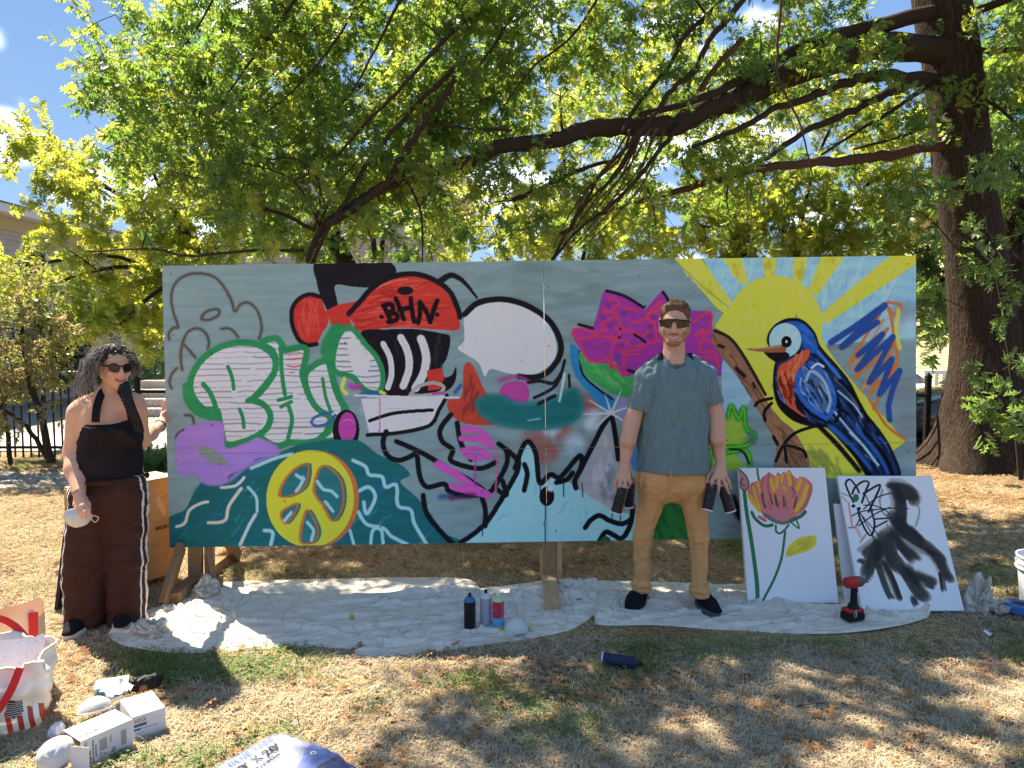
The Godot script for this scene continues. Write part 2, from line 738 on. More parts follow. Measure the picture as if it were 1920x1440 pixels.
func thatch() -> Image:   # dry cut grass from above: thousands of short blades, bits of leaf, a little soil
	var side := 1536
	var im := ramp_image(noise(0.03, 4, 51).get_seamless_image(side, side), [Color(0.20, 0.145, 0.095), Color(0.36, 0.27, 0.17), Color(0.46, 0.35, 0.22)])
	im.convert(Image.FORMAT_RGBA8)
	var r := RandomNumberGenerator.new()
	r.seed = 5
	var blades := []
	for k in 96:
		var b := Image.create(44, 44, false, Image.FORMAT_RGBA8)
		b.fill(Color(0, 0, 0, 0))
		var tone := r.randf_range(0.12, 0.95)
		var c := Color(tone, tone * r.randf_range(0.74, 0.88), tone * r.randf_range(0.46, 0.66))
		if k % 7 == 0:
			c = Color(tone * 0.55, tone * 0.75, tone * 0.35)
		var a := r.randf() * TAU
		var bend := r.randf_range(-0.05, 0.05)
		var l := r.randf_range(9, 20)
		var p := Vector2(22, 22) - Vector2.from_angle(a) * l
		var wide := 1 + (k % 3)
		for i in int(l * 2):
			a += bend * 0.25
			p += Vector2.from_angle(a)
			b.fill_rect(Rect2i(int(p.x), int(p.y), wide, wide), Color(c, 0.85))
		blades.append(b)
	for i in 21000:
		var b: Image = blades[r.randi() % 96]
		var x := r.randi_range(-22, side - 22)
		var y := r.randi_range(-22, side - 22)
		im.blend_rect(b, Rect2i(0, 0, 44, 44), Vector2i(x, y))
		if x < 0:
			im.blend_rect(b, Rect2i(0, 0, 44, 44), Vector2i(x + side, y))
		if y < 0:
			im.blend_rect(b, Rect2i(0, 0, 44, 44), Vector2i(x, y + side))
	im.convert(Image.FORMAT_RGB8)
	return im

func build_ground():
	var th := thatch()
	var grey := th.duplicate()
	grey.convert(Image.FORMAT_L8)
	var m := textured(tex(th), 0.62, 0.95, true)
	m.vertex_color_use_as_albedo = true
	relief(m, tex(grey), 1.6)
	var mb := MB.new()
	mb.colored = true
	var xs := steps(-220, 220, 0.11, -6.5, 6.5)
	var zs := steps(-320, 60, 0.11, -10.5, -1.2)
	var straw := Color(1.04, 1.0, 0.86)
	var green := Color(0.42, 0.56, 0.24)
	var soil := Color(0.52, 0.40, 0.31)
	for z in zs:
		for x in xs:
			var c := straw.lerp(soil, bare(x, z) * 0.85).lerp(green, greenness(x, z) * 0.8)
			mb.cur = c
			mb.add(Vector3(x, height(x, z), z))
	var w: int = xs.size()
	for j in zs.size() - 1:
		for i in w - 1:
			var a := j * w + i
			mb.tri(a, a + w, a + w + 1)
			mb.tri(a, a + w + 1, a + 1)
	var g := obj("ground", mb.mesh(true), m)
	g.set_meta("kind", "structure")
	# a worn path on the left, then the sidewalk and the street beyond the fence
	var path_mat := relief(textured(mottled(0.05, 5, 61, [Color(0.22, 0.19, 0.17), Color(0.34, 0.31, 0.28), Color(0.46, 0.42, 0.38)]), 1.2, 0.95, true), tex(noise(0.12, 3, 62).get_seamless_image(256, 256)), 0.8)
	var rag := noise(2.2, 3, 63)
	mb = MB.new()
	mb.grid(60, 8, func(u, v):
		var x := lerpf(-30.0, -4.35, pow(u, 0.6))
		var a := -7.75 + 0.10 * rag.get_noise_1d(x) - 0.25 * smoothstep(-5.2, -4.35, x)
		var b := -8.75 + 0.10 * rag.get_noise_1d(x + 50.0) + 0.25 * smoothstep(-5.2, -4.35, x)
		var z := lerpf(b, a, v)
		return Vector3(x, height(x, z) + 0.006, z))
	obj("path", mb.mesh(true), path_mat).set_meta("kind", "structure")
	var concrete := relief(textured(mottled(0.04, 5, 64, [Color(0.40, 0.38, 0.35), Color(0.52, 0.50, 0.46), Color(0.60, 0.58, 0.54)]), 0.8, 0.9, true), tex(noise(0.1, 4, 65).get_seamless_image(256, 256)), 0.3)
	var walk := Node3D.new()
	walk.name = "sidewalk"
	add_child(walk)
	walk.set_meta("kind", "structure")
	for i in 22:   # cast slabs with open joints
		var b := MB.new()
		b.box(Vector3(1.48, 0.12, 1.75), 0.008, Transform3D(Basis(), Vector3(-33.0 + i * 1.5, -0.035, -11.2)))
		obj("slab", b.mesh(), concrete, walk)
	var kerb := MB.new()
	for i in 12:
		kerb.box(Vector3(2.98, 0.3, 0.16), 0.015, Transform3D(Basis(), Vector3(-33.0 + i * 3.0, -0.127, -12.18)))
	obj("kerb", kerb.mesh(), concrete, walk, "stuff")
	var road_mat := relief(textured(mottled(0.06, 5, 66, [Color(0.17, 0.165, 0.16), Color(0.25, 0.245, 0.235), Color(0.31, 0.30, 0.29)]), 0.9, 0.9, true), tex(noise(0.2, 3, 67).get_seamless_image(256, 256)), 0.4)
	mb = MB.new()
	mb.grid(80, 6, func(u, v):
		var x := lerpf(-60.0, 60.0, u)
		var z := lerpf(-21.5, -12.26, v)
		if x > 0.0:
			z = lerpf(-21.5, -13.2, v)
		return Vector3(x, maxf(drop(x, z), -0.6) + 0.006, z))
	obj("road", mb.mesh(true), road_mat).set_meta("kind", "structure")

func clapboard(mb: MB, a: Vector3, b: Vector3, y0: float, y1: float, row := 0.115):   # lapped boards between two corners, A left of B seen from outside
	var along := (b - a).normalized()
	var out := along.cross(Vector3.UP)
	var y := y0
	while y < y1:
		var t := minf(y + row, y1)
		var p := Vector3(a.x, y, a.z)
		var q := Vector3(b.x, y, b.z)
		var d := Vector3(0, t - y, 0)
		mb.quad(p + out * 0.022, q + out * 0.022, q + d + out * 0.004, p + d + out * 0.004)
		mb.quad(p + out * 0.004, q + out * 0.004, q + out * 0.022, p + out * 0.022)
		y = t

func house_window(house: Node3D, c: Vector3, out: Vector3, w: float, h: float, trim: Material, glass: Material):
	var along := Vector3.UP.cross(out).normalized()
	var xf := Transform3D(Basis(along, Vector3.UP, out), c)
	var f := MB.new()
	for s in [-1.0, 1.0]:
		f.box(Vector3(0.11, h + 0.22, 0.07), 0.006, xf * Transform3D(Basis(), Vector3(s * (w / 2 + 0.055), 0, 0.03)))
	f.box(Vector3(w, 0.11, 0.068), 0.006, xf * Transform3D(Basis(), Vector3(0, h / 2 + 0.055, 0.03)))
	f.box(Vector3(w, 0.11, 0.09), 0.006, xf * Transform3D(Basis(), Vector3(0, -h / 2 - 0.055, 0.03)))
	f.box(Vector3(w, 0.05, 0.05), 0.006, xf * Transform3D(Basis(), Vector3(0, 0, 0.03)))
	var o := obj("window", f.mesh(), trim, house)
	for s in [-1.0, 1.0]:
		var g := MB.new()
		g.box(Vector3(w, h / 2 - 0.025, 0.012), 0, xf * Transform3D(Basis(), Vector3(0, s * (h / 4 + 0.0125), 0.026)))
		obj("pane", g.mesh(), glass, o)

func build_house(called: String, label: String, lo: Vector3, hi: Vector3, siding: Material, trim: Material, roof: Material, windows: Array):
	var t := thing(called, label, "house")
	var st := MB.new()
	var c := [Vector3(lo.x, 0, hi.z), Vector3(hi.x, 0, hi.z), Vector3(hi.x, 0, lo.z), Vector3(lo.x, 0, lo.z)]
	for i in 4:
		clapboard(st, c[i], c[(i + 1) % 4], lo.y, hi.y)
	obj("siding", st.mesh(), siding, t, "stuff")
	for p in c:
		var corner := MB.new()
		corner.box(Vector3(0.13, hi.y - lo.y, 0.13), 0.006, Transform3D(Basis(), Vector3(p.x, (hi.y + lo.y) / 2, p.z)))
		obj("corner_board", corner.mesh(), trim, t)
	var mid := (lo + hi) / 2
	var e := 0.45
	var cor := MB.new()
	cor.box(Vector3(hi.x - lo.x + 2 * e, 0.22, hi.z - lo.z + 2 * e), 0.02, Transform3D(Basis(), Vector3(mid.x, hi.y + 0.11, mid.z)))
	obj("cornice", cor.mesh(), trim, t)
	var fr := MB.new()
	fr.box(Vector3(hi.x - lo.x + 0.1, 0.32, hi.z - lo.z + 0.1), 0.01, Transform3D(Basis(), Vector3(mid.x, hi.y - 0.163, mid.z)))
	obj("frieze", fr.mesh(), M.house_tan, t)
	var rf := MB.new()
	var r0 := Vector3(lo.x - e - 0.05, hi.y + 0.223, hi.z + e + 0.05)
	var r1 := Vector3(hi.x + e + 0.05, hi.y + 0.223, lo.z - e - 0.05)
	var top := hi.y + 0.223 + 0.6
	var a := Vector3(r0.x, r0.y, r0.z)
	var b := Vector3(r1.x, r0.y, r0.z)
	var d := Vector3(r1.x, r0.y, r1.z)
	var f := Vector3(r0.x, r0.y, r1.z)
	var half := (r0.z - r1.z) / 2
	var p := Vector3(r0.x + half * 0.9, top, mid.z)
	var q := Vector3(r1.x - half * 0.9, top, mid.z)
	rf.poly([a, b, q, p], mid)
	rf.poly([d, f, p, q], mid)
	rf.poly([b, d, q], mid)
	rf.poly([f, a, p], mid)
	obj("roof", rf.mesh(), roof, t)
	for w in windows:
		house_window(t, w[0], w[1], w[2], w[3], trim, M.house_glass)

func build_background():
	M.house_tan = plain(0.50, 0.40, 0.24, 0.8)
	M.house_glass = plain(0.03, 0.04, 0.05, 0.08)
	var trim := plain(0.68, 0.68, 0.66, 0.6)
	var roof := textured(mottled(0.08, 3, 91, [Color(0.06, 0.06, 0.06), Color(0.13, 0.125, 0.12)]), 1.0, 0.95)
	var grey := textured(mottled(0.02, 4, 92, [Color(0.40, 0.37, 0.34), Color(0.50, 0.47, 0.43)], 256), 0.4, 0.75)
	var beige := textured(mottled(0.02, 4, 93, [Color(0.52, 0.40, 0.31), Color(0.60, 0.48, 0.38)], 256), 0.4, 0.75)
	var cream := textured(mottled(0.02, 4, 94, [Color(0.58, 0.50, 0.28), Color(0.66, 0.58, 0.36)], 256), 0.4, 0.75)
	build_house("grey_house", "grey clapboard house with white cornice at the left edge behind leaves", Vector3(-20, 0, -27), Vector3(-11.9, 4.45, -14), grey, trim, roof, [[Vector3(-11.9, 3.0, -18.3), Vector3.RIGHT, 0.9, 1.5], [Vector3(-11.9, 3.0, -22.5), Vector3.RIGHT, 0.9, 1.5], [Vector3(-14.0, 3.0, -14), Vector3.BACK, 0.9, 1.5]])
	build_house("beige_house", "beige clapboard house with white window seen through leaves above the mural", Vector3(-9.5, 0, -33), Vector3(-2.06, 7.0, -24), beige, trim, roof, [[Vector3(-5.93, 3.75, -24), Vector3.BACK, 0.75, 1.35], [Vector3(-3.4, 3.75, -24), Vector3.BACK, 0.75, 1.35]])
	build_house("cream_house", "cream yellow clapboard house at the far right behind the oak trunk", Vector3(17.0, -0.6, -36), Vector3(27, 6.4, -25), cream, trim, roof, [[Vector3(18.1, 2.6, -25), Vector3.BACK, 0.9, 1.6]])
	# steps up from the street on the far side
	var st := thing("concrete_steps", "four pale concrete steps seen through the chain link gate", "steps", Vector3(-7.35, 0, -15.0))
	var conc := textured(mottled(0.05, 4, 95, [Color(0.36, 0.31, 0.26), Color(0.52, 0.46, 0.40)], 256), 1.0, 0.9)
	for i in 4:
		var b := MB.new()
		b.box(Vector3(1.5, 0.17 * (i + 1), 0.34), 0.012, Transform3D(Basis(), Vector3(0, 0.085 * (i + 1), -0.343 * i)))
		obj("step", b.mesh(), conc, st)

# ================================================================ fences
func chain_link(mb: MB, a: Vector3, b: Vector3, h: float, pitch: float, r: float):
	var along := b - a
	var n := int(along.length() / pitch)
	var out := along.normalized().cross(Vector3.UP)
	var rows := int(h / pitch)
	for i in n:
		var pts := []
		for j in rows + 1:   # one wire zigzags upwards and hooks into its neighbours
			var u := (i + (0.5 if j % 2 == 0 else -0.5) + 0.5) / n
			pts.append(a + along * clampf(u, 0, 1) + Vector3(0, h * j / rows, 0) + out * (r if j % 2 == 0 else -r))
		mb.tube(pts, [r], 3, false)

func build_fences():
	# tall black picket fence on the left
	var f := thing("iron_fence", "tall black iron picket fence behind the evergreen bush on the left", "fence")
	var z := -9.6
	var x := -9.2
	while x < -5.15:
		var mb := MB.new()
		mb.box(Vector3(0.019, 1.42, 0.019), 0.002, Transform3D(Basis(), Vector3(x, 0.76, z)))
		mb.lathe([Vector2(0.013, 0.0), Vector2(0.016, 0.015), Vector2(0.001, 0.06)], 4, Transform3D(Basis(), Vector3(x, 1.47, z)))
		obj("picket", mb.mesh(), M.black_metal, f)
		x += 0.105
	for y in [0.18, 1.38]:
		var mb := MB.new()
		mb.box(Vector3(4.2, 0.035, 0.03), 0.003, Transform3D(Basis(), Vector3(-7.2, y, z)))
		obj("rail", mb.mesh(), M.black_metal, f)
	for px_ in [-9.3, -7.22]:
		var mb := MB.new()
		mb.box(Vector3(0.06, 1.6, 0.06), 0.004, Transform3D(Basis(), Vector3(px_, 0.8, z - 0.05)))
		obj("post", mb.mesh(), M.black_metal, f)
	# low black chain link fence between the woman and the wall
	var g := thing("chain_link_fence", "low chain link fence with black posts between the woman and the mural", "fence")
	for q in [-4.93, -2.7, -0.4]:
		var p := MB.new()
		p.tube([Vector3(q, 0, z), Vector3(q, 1.06, z)], [0.038], 12)
		p.lathe([Vector2(0.044, 0), Vector2(0.044, 0.03), Vector2(0.03, 0.06), Vector2(0.0, 0.07)], 12, Transform3D(Basis(), Vector3(q, 1.06, z)))
		obj("post", p.mesh(true), M.black_metal, g)
	for y in [0.06, 0.92]:
		var p := MB.new()
		p.tube([Vector3(-5.1, y, z + 0.03), Vector3(0.2, y, z + 0.03)], [0.021], 8)
		obj("rail", p.mesh(true), M.black_metal, g)
	var net := MB.new()
	chain_link(net, Vector3(-5.1, 0.06, z + 0.06), Vector3(0.2, 0.06, z + 0.06), 0.86, 0.075, 0.0028)
	obj("wire_mesh", net.mesh(true), plain(0.10, 0.10, 0.10, 0.5), g, "stuff")
	# green chain link fence across the street
	var e := thing("green_chain_link_fence", "green chain link fence across the street beside the concrete steps", "fence")
	net = MB.new()
	chain_link(net, Vector3(-15.5, 0.0, -15.2), Vector3(-8.2, 0.0, -15.2), 0.9, 0.11, 0.006)
	chain_link(net, Vector3(-8.2, 0.0, -15.2), Vector3(-8.2, 0.75, -17.6), 0.9, 0.11, 0.006)
	obj("wire_mesh", net.mesh(true), M.green_wire, e, "stuff")
	for seg in [[Vector3(-15.5, 0.9, -15.2), Vector3(-8.2, 0.9, -15.2)], [Vector3(-8.2, 0.9, -15.2), Vector3(-8.2, 1.65, -17.6)]]:
		var p := MB.new()
		p.tube(seg, [0.022], 8)
		obj("rail", p.mesh(true), M.wire, e)
	for q in [Vector3(-15.5, 0, -15.2), Vector3(-11.8, 0, -15.2), Vector3(-8.2, 0, -15.2), Vector3(-8.2, 0.75, -17.6)]:
		var p := MB.new()
		p.tube([q, q + Vector3(0, 0.95, 0)], [0.03], 8)
		obj("post", p.mesh(true), M.wire, e)
	# black fence post with its rail, by the oak
	var k := thing("iron_fence_post", "black iron fence post with pointed cap left of the oak trunk", "fence post", Vector3(5.42, 0, -9.5))
	var p := MB.new()
	p.box(Vector3(0.065, 1.1, 0.065), 0.006, Transform3D(Basis(), Vector3(0, 0.55, 0)))
	p.lathe([Vector2(0.05, 1.10), Vector2(0.05, 1.13), Vector2(0.0, 1.18)], 4, Transform3D(Basis(Vector3.UP, PI / 4), Vector3.ZERO))
	obj("post", p.mesh(), M.black_metal, k)
	p = MB.new()
	p.box(Vector3(2.2, 0.04, 0.035), 0.004, Transform3D(Basis(), Vector3(-1.14, 0.88, 0)))
	obj("rail", p.mesh(), M.black_metal, k)
	for i in 14:
		p = MB.new()
		p.box(Vector3(0.018, 0.9, 0.018), 0.002, Transform3D(Basis(), Vector3(-0.15 - i * 0.15, 0.47, 0)))
		obj("picket", p.mesh(), M.black_metal, k)
	# white slatted gate far behind
	var wg := thing("white_gate", "white slatted gate panel between the white car and the oak trunk", "gate", Vector3(11.1, -0.6, -18.6), -0.5)
	for i in 6:
		p = MB.new()
		p.box(Vector3(0.085, 1.1, 0.025), 0.004, Transform3D(Basis(), Vector3(-0.4 + i * 0.16, 0.75, 0)))
		obj("slat", p.mesh(), M.white_plastic, wg)
	for y in [0.28, 1.32]:
		p = MB.new()
		p.box(Vector3(1.05, 0.1, 0.04), 0.004, Transform3D(Basis(), Vector3(0, y, 0.0335)))
		obj("rail", p.mesh(), M.white_plastic, wg)

# ================================================================ parked cars
func build_car(label: String, where: Vector3, turn: float, paint: Material):
	var t := thing("parked_car", label, "car", where, turn, "")
	# length along x (front at -x), profile as (x, hood line), loft of rounded sections
	var line := [Vector2(-2.25, 0.62), Vector2(-2.12, 0.72), Vector2(-1.6, 0.84), Vector2(-0.85, 0.93), Vector2(0.4, 0.95), Vector2(1.5, 0.98), Vector2(2.1, 0.97), Vector2(2.24, 0.86)]
	var body := MB.new()
	body.grid(28, 20, func(u, v):
		var q = u * (line.size() - 1)
		var i := mini(int(q), line.size() - 2)
		var p: Vector2 = line[i].lerp(line[i + 1], q - i)
		var wide := 0.88 * (1.0 - 0.10 * pow(absf(p.x) / 2.25, 4.0))
		var a = TAU * v
		var sx := signf(sin(a)) * pow(absf(sin(a)), 0.45)
		var sy := signf(cos(a)) * pow(absf(cos(a)), 0.45)
		var mid := (p.y + 0.22) / 2
		return Vector3(p.x, mid + sy * (p.y - 0.22) / 2, -sx * wide))
	for s in [0, 28]:
		var c := body.add(Vector3(line[0].x if s == 0 else line[7].x, 0.5, 0))
		for j in 20:
			var a = j * 29 + s
			if s == 0:
				body.tri(c, a + 29, a)
			else:
				body.tri(c, a, a + 29)
	obj("body", body.mesh(true), paint, t)
	var roof := [Vector2(-0.95, 0.92), Vector2(-0.15, 1.38), Vector2(0.35, 1.44), Vector2(0.9, 1.40), Vector2(1.75, 0.96)]
	var cab := MB.new()
	for i in 4:
		for s in [-1.0, 1.0]:
			var w0: float = 0.80 - 0.22 * (roof[i].y - 0.92) / 0.52
			var w1: float = 0.80 - 0.22 * (roof[i + 1].y - 0.92) / 0.52
			cab.poly([Vector3(roof[i].x, 0.9, s * 0.80), Vector3(roof[i + 1].x, 0.9, s * 0.80), Vector3(roof[i + 1].x, roof[i + 1].y, s * w1), Vector3(roof[i].x, roof[i].y, s * w0)], Vector3(0.3, 0.8, 0))
		var wa: float = 0.80 - 0.22 * (roof[i].y - 0.92) / 0.52
		var wb: float = 0.80 - 0.22 * (roof[i + 1].y - 0.92) / 0.52
		cab.poly([Vector3(roof[i].x, roof[i].y, -wa), Vector3(roof[i].x, roof[i].y, wa), Vector3(roof[i + 1].x, roof[i + 1].y, wb), Vector3(roof[i + 1].x, roof[i + 1].y, -wb)], Vector3(0.3, 0.6, 0))
	obj("cabin", cab.mesh(), paint, t)
	for pane in [[0, 0.84, 0.12], [3, 0.12, 0.84]]:
		var i: int = pane[0]
		var a := Vector3(roof[i].x, roof[i].y, 0)
		var b := Vector3(roof[i + 1].x, roof[i + 1].y, 0)
		var n := (b - a).cross(Vector3.BACK).normalized()
		n = n if n.y > 0 else -n
		var g := MB.new()
		var p := a.lerp(b, 0.08) + n * 0.006
		var q := a.lerp(b, 0.92) + n * 0.006
		var wp := (0.80 - 0.22 * (p.y - 0.92) / 0.52) - 0.07
		var wq := (0.80 - 0.22 * (q.y - 0.92) / 0.52) - 0.07
		g.poly([p + Vector3(0, 0, wp), p - Vector3(0, 0, wp), q - Vector3(0, 0, wq), q + Vector3(0, 0, wq)], Vector3(0.3, 0.5, 0))
		obj("windshield" if i == 0 else "rear_window", g.mesh(), M.car_glass, t)
	for s in [-1.0, 1.0]:
		for r in [[-0.55, -0.08, 0.45, 0.40], [0.5, 0.45, 1.3, 0.95]]:
			var g := MB.new()
			var f := func(x, y): return Vector3(x, y, s * (0.806 - 0.22 * (y - 0.92) / 0.52 * (1.0 if y > 0.92 else 0.0)))
			g.poly([f.call(r[0], 0.96), f.call(r[2], 0.96), f.call(r[3], 1.33), f.call(r[1], 1.33)], Vector3(0.3, 0.8, 0))
			obj("side_window", g.mesh(), M.car_glass, t)
		for wx in [-1.42, 1.38]:
			var xf := Transform3D(Basis(Vector3.RIGHT, s * PI / 2), Vector3(wx, 0.33, s * 0.72))
			var arch := MB.new()
			arch.lathe([Vector2(0.0, 0.0), Vector2(0.40, 0.0), Vector2(0.40, 0.168), Vector2(0.375, 0.172), Vector2(0.375, 0.02)], 28, xf)
			obj("wheel_arch", arch.mesh(), M.rubber, t)
			var tyre := MB.new()
			tyre.lathe([Vector2(0.20, 0.02), Vector2(0.325, 0.02), Vector2(0.33, 0.05), Vector2(0.33, 0.17), Vector2(0.31, 0.19), Vector2(0.235, 0.195), Vector2(0.23, 0.15)], 28, xf)
			var ty := obj("wheel", tyre.mesh(), M.rubber, t)
			var rim := MB.new()
			rim.lathe([Vector2(0.232, 0.16), Vector2(0.235, 0.198), Vector2(0.215, 0.198), Vector2(0.20, 0.15)], 28, xf)
			rim.lathe([Vector2(0.06, 0.15), Vector2(0.055, 0.19), Vector2(0.0, 0.195)], 16, xf)
			for k in 5:
				var a := TAU * k / 5
				var d := Vector3(sin(a), 0, cos(a))
				rim.bar(xf * (d * 0.045 + Vector3(0, 0.175, 0)), xf * (d * 0.215 + Vector3(0, 0.180, 0)), 0.045, 0.022, 0.004, xf.basis.y)
			obj("rim", rim.mesh(), M.alloy, ty)
	for s in [-1.0, 1.0]:
		var l := MB.new()
		l.box(Vector3(0.06, 0.14, 0.36), 0.015, Transform3D(Basis(Vector3.UP, s * 0.25), Vector3(2.21, 0.80, s * 0.60)))
		obj("tail_light", l.mesh(), M.red_plastic, t)
		l = MB.new()
		l.box(Vector3(0.08, 0.12, 0.34), 0.02, Transform3D(Basis(Vector3.UP, -s * 0.3), Vector3(-2.16, 0.62, s * 0.60)))
		obj("headlight", l.mesh(), M.white_plastic, t)
	var pl := MB.new()
	pl.box(Vector3(0.012, 0.11, 0.32), 0.002, Transform3D(Basis(), Vector3(2.245, 0.72, 0)))
	obj("number_plate", pl.mesh(), plain(0.3, 0.32, 0.36, 0.5), t)
	var bp := MB.new()
	bp.box(Vector3(0.12, 0.2, 1.56), 0.04, Transform3D(Basis(), Vector3(2.22, 0.42, 0)))
	obj("bumper", bp.mesh(), paint, t)

func build_cars():
	M.car_glass = plain(0.02, 0.025, 0.03, 0.06)
	M.alloy = plain(0.45, 0.45, 0.46, 0.35, 0.8)
	var dark := plain(0.03, 0.033, 0.038, 0.25)
	dark.clearcoat_enabled = true
	dark.clearcoat = 0.8
	dark.clearcoat_roughness = 0.06
	var white := plain(0.72, 0.72, 0.71, 0.3)
	white.clearcoat_enabled = true
	white.clearcoat = 0.8
	build_car("dark grey car parked close behind the oak trunk, front wheel showing", Vector3(8.2, -0.06, -11.6), 0.0, dark)
	build_car("white car parked across the street with its tail lights showing", Vector3(10.3, -0.62, -21.2), -1.35, white)

# ================================================================ trees
func oak_leaf(mb: MB, base: Transform3D, l: float):   # a lobed leaf along +y, slightly folded
	var mid := func(y): return base * Vector3(0, y * l, 0)
	var lobes := [[0.10, 0.34, 0.31, 0.36], [0.30, 0.60, 0.43, 0.66], [0.54, 0.84, 0.27, 0.92]]
	for s in [-1.0, 1.0]:
		for q in lobes:
			var a := mb.add(mid.call(q[0]))
			mb.add(mid.call(q[1]))
			mb.add(base * Vector3(s * q[2] * l, q[3] * l, -0.09 * l))
			if s > 0:
				mb.tri(a, a + 2, a + 1)
			else:
				mb.tri(a, a + 1, a + 2)
	var e := mb.add(base * Vector3(-0.09 * l, 0.80 * l, -0.01))
	mb.add(base * Vector3(0.09 * l, 0.80 * l, -0.01))
	mb.add(base * Vector3(0, 1.02 * l, -0.02 * l))
	mb.tri(e, e + 1, e + 2)
	e = mb.add(base * Vector3(-0.055 * l, 0.1 * l, 0))
	mb.add(base * Vector3(0.055 * l, 0.1 * l, 0))
	mb.add(mid.call(0.86))
	mb.tri(e, e + 1, e + 2)

func oak_spray(r: RandomNumberGenerator, count: int, l: float, reach: float) -> ArrayMesh:
	var mb := MB.new()
	for i in count:
		var t := (i + 0.6) / count
		var yaw := i * 2.4 + r.randf_range(-0.5, 0.5)
		var p := Vector3(sin(t * 4.0) * 0.02, reach * t, 0)
		var open := r.randf_range(0.55, 1.25)
		var dir := Vector3(sin(yaw) * sin(open), cos(open), cos(yaw) * sin(open)).normalized()
		var n := dir.cross(Vector3(cos(yaw + r.randf_range(-0.7, 0.7)), r.randf_range(-0.4, 0.4), -sin(yaw))).normalized()
		var b := Basis(dir.cross(n), dir, n)
		oak_leaf(mb, Transform3D(b.orthonormalized(), p), l * r.randf_range(0.75, 1.15))
	return mb.mesh(false)

func needle_spray(r: RandomNumberGenerator) -> ArrayMesh:
	var mb := MB.new()
	for i in 26:
		var t := i / 26.0
		var yaw := r.randf() * TAU
		var p := Vector3(0, 0.22 * t, 0)
		var open := r.randf_range(0.4, 1.1)
		var dir := Vector3(sin(yaw) * sin(open), cos(open), cos(yaw) * sin(open))
		var side := dir.cross(Vector3(r.randf() - 0.5, r.randf() - 0.5, r.randf() - 0.5)).normalized() * 0.011
		var l := r.randf_range(0.04, 0.085)
		var a := mb.add(p)
		mb.add(p + dir * l * 0.5 + side)
		mb.add(p + dir * l)
		mb.add(p + dir * l * 0.5 - side)
		mb.tri(a, a + 1, a + 2)
		mb.tri(a, a + 2, a + 3)
	return mb.mesh(false)

class Plant:
	var root: Node3D
	var p := PackedVector3Array()
	var r := PackedFloat32Array()
	var twigs := MB.new()
	var sprays := [[], [], []]

func limb(t: Plant, pts: Array, r0: float, r1: float, mat: Material, called := "limb", sides := 8, power := 0.8):
	var line := curve(pts, 5)
	var rad := taper(line.size(), r0, r1, power)
	for i in line.size():   # a little crookedness
		if i > 0:
			line[i] += Vector3(rng.randf() - 0.5, rng.randf() - 0.5, rng.randf() - 0.5) * rad[i] * (0.35 if r0 > 0.08 else 0.7)
		rad[i] *= rng.randf_range(0.94, 1.06)
		t.p.append(line[i])
		t.r.append(rad[i])
	var mb := MB.new()
	mb.tube(line, rad, sides)
	obj(called, mb.mesh(true), mat, t.root)

func grow(t: Plant, c: Vector3, e: Vector3, per: float, gaps: FastNoiseLite, gate := -0.25, droop := 0.0, more := 1.0):
	var n := int(4.19 * e.x * e.y * e.z * per * more)
	var goals := []
	var tries := 0
	while goals.size() < n and tries < n * 6:
		tries += 1
		var q := Vector3(rng.randf_range(-1, 1), rng.randf_range(-1, 1), rng.randf_range(-1, 1))
		if q.length() > 1.0 + 0.25 * gaps.get_noise_3dv(q * 2.0 + c):
			continue
		var w := c + q * e
		if gaps.get_noise_3dv(w) < gate or w.y < 0.4:
			continue
		goals.append(w)
	for w in goals:
		var best := -1
		var near := 1e9
		for i in t.p.size():
			var d := t.p[i].distance_squared_to(w)
			if d < near:
				near = d
				best = i
		var a := t.p[best]
		var l := sqrt(near)
		var r0 := minf(clampf(t.r[best] * 0.6, 0.004, 0.028), 0.008 + 0.012 * l)
		var mid := a.lerp(w, 0.5) + Vector3(rng.randf() - 0.5, rng.randf() * 0.6, rng.randf() - 0.5) * l * 0.25
		var line := curve([a, mid, w], 4)
		if l > 0.03:
			t.twigs.tube(line, taper(line.size(), r0, 0.0035), 5 if r0 > 0.01 else 3, false)
		for i in range(1, line.size()):
			t.p.append(line[i])
			t.r.append(lerpf(r0, 0.0035, float(i) / line.size()))
		var along: Vector3 = (w - mid).normalized()
		var count := clampi(int(l / 0.16), 3, 9)
		for i in count:
			var f := 1.0 - float(i) / count * minf(1.0, 1.1 / maxf(l, 0.2))
			var at_: Vector3 = line[clampi(int(f * (line.size() - 1)), 0, line.size() - 1)]
			at_ += Vector3(rng.randf() - 0.5, rng.randf() - 0.5, rng.randf() - 0.5) * 0.16
			var dir := (along * 0.6 + Vector3(rng.randf() - 0.5, rng.randf_range(-0.55, 0.35) - droop, rng.randf() - 0.5) * 1.6).normalized()
			var x := dir.cross(Vector3(rng.randf() - 0.5, 0.2, rng.randf() - 0.5)).normalized()
			var b := Basis(x, dir, x.cross(dir)).scaled(Vector3.ONE * rng.randf_range(0.75, 1.2))
			t.sprays[rng.randi() % 3].append(Transform3D(b, at_))

func finish(t: Plant, meshes: Array, mats: Array, bark_: Material):
	obj("twigs", t.twigs.mesh(true), bark_, t.root, "stuff")
	for i in 3:
		if t.sprays[i].size():
			many("leaves", meshes[i % meshes.size()], mats[i % mats.size()], t.sprays[i], t.root)

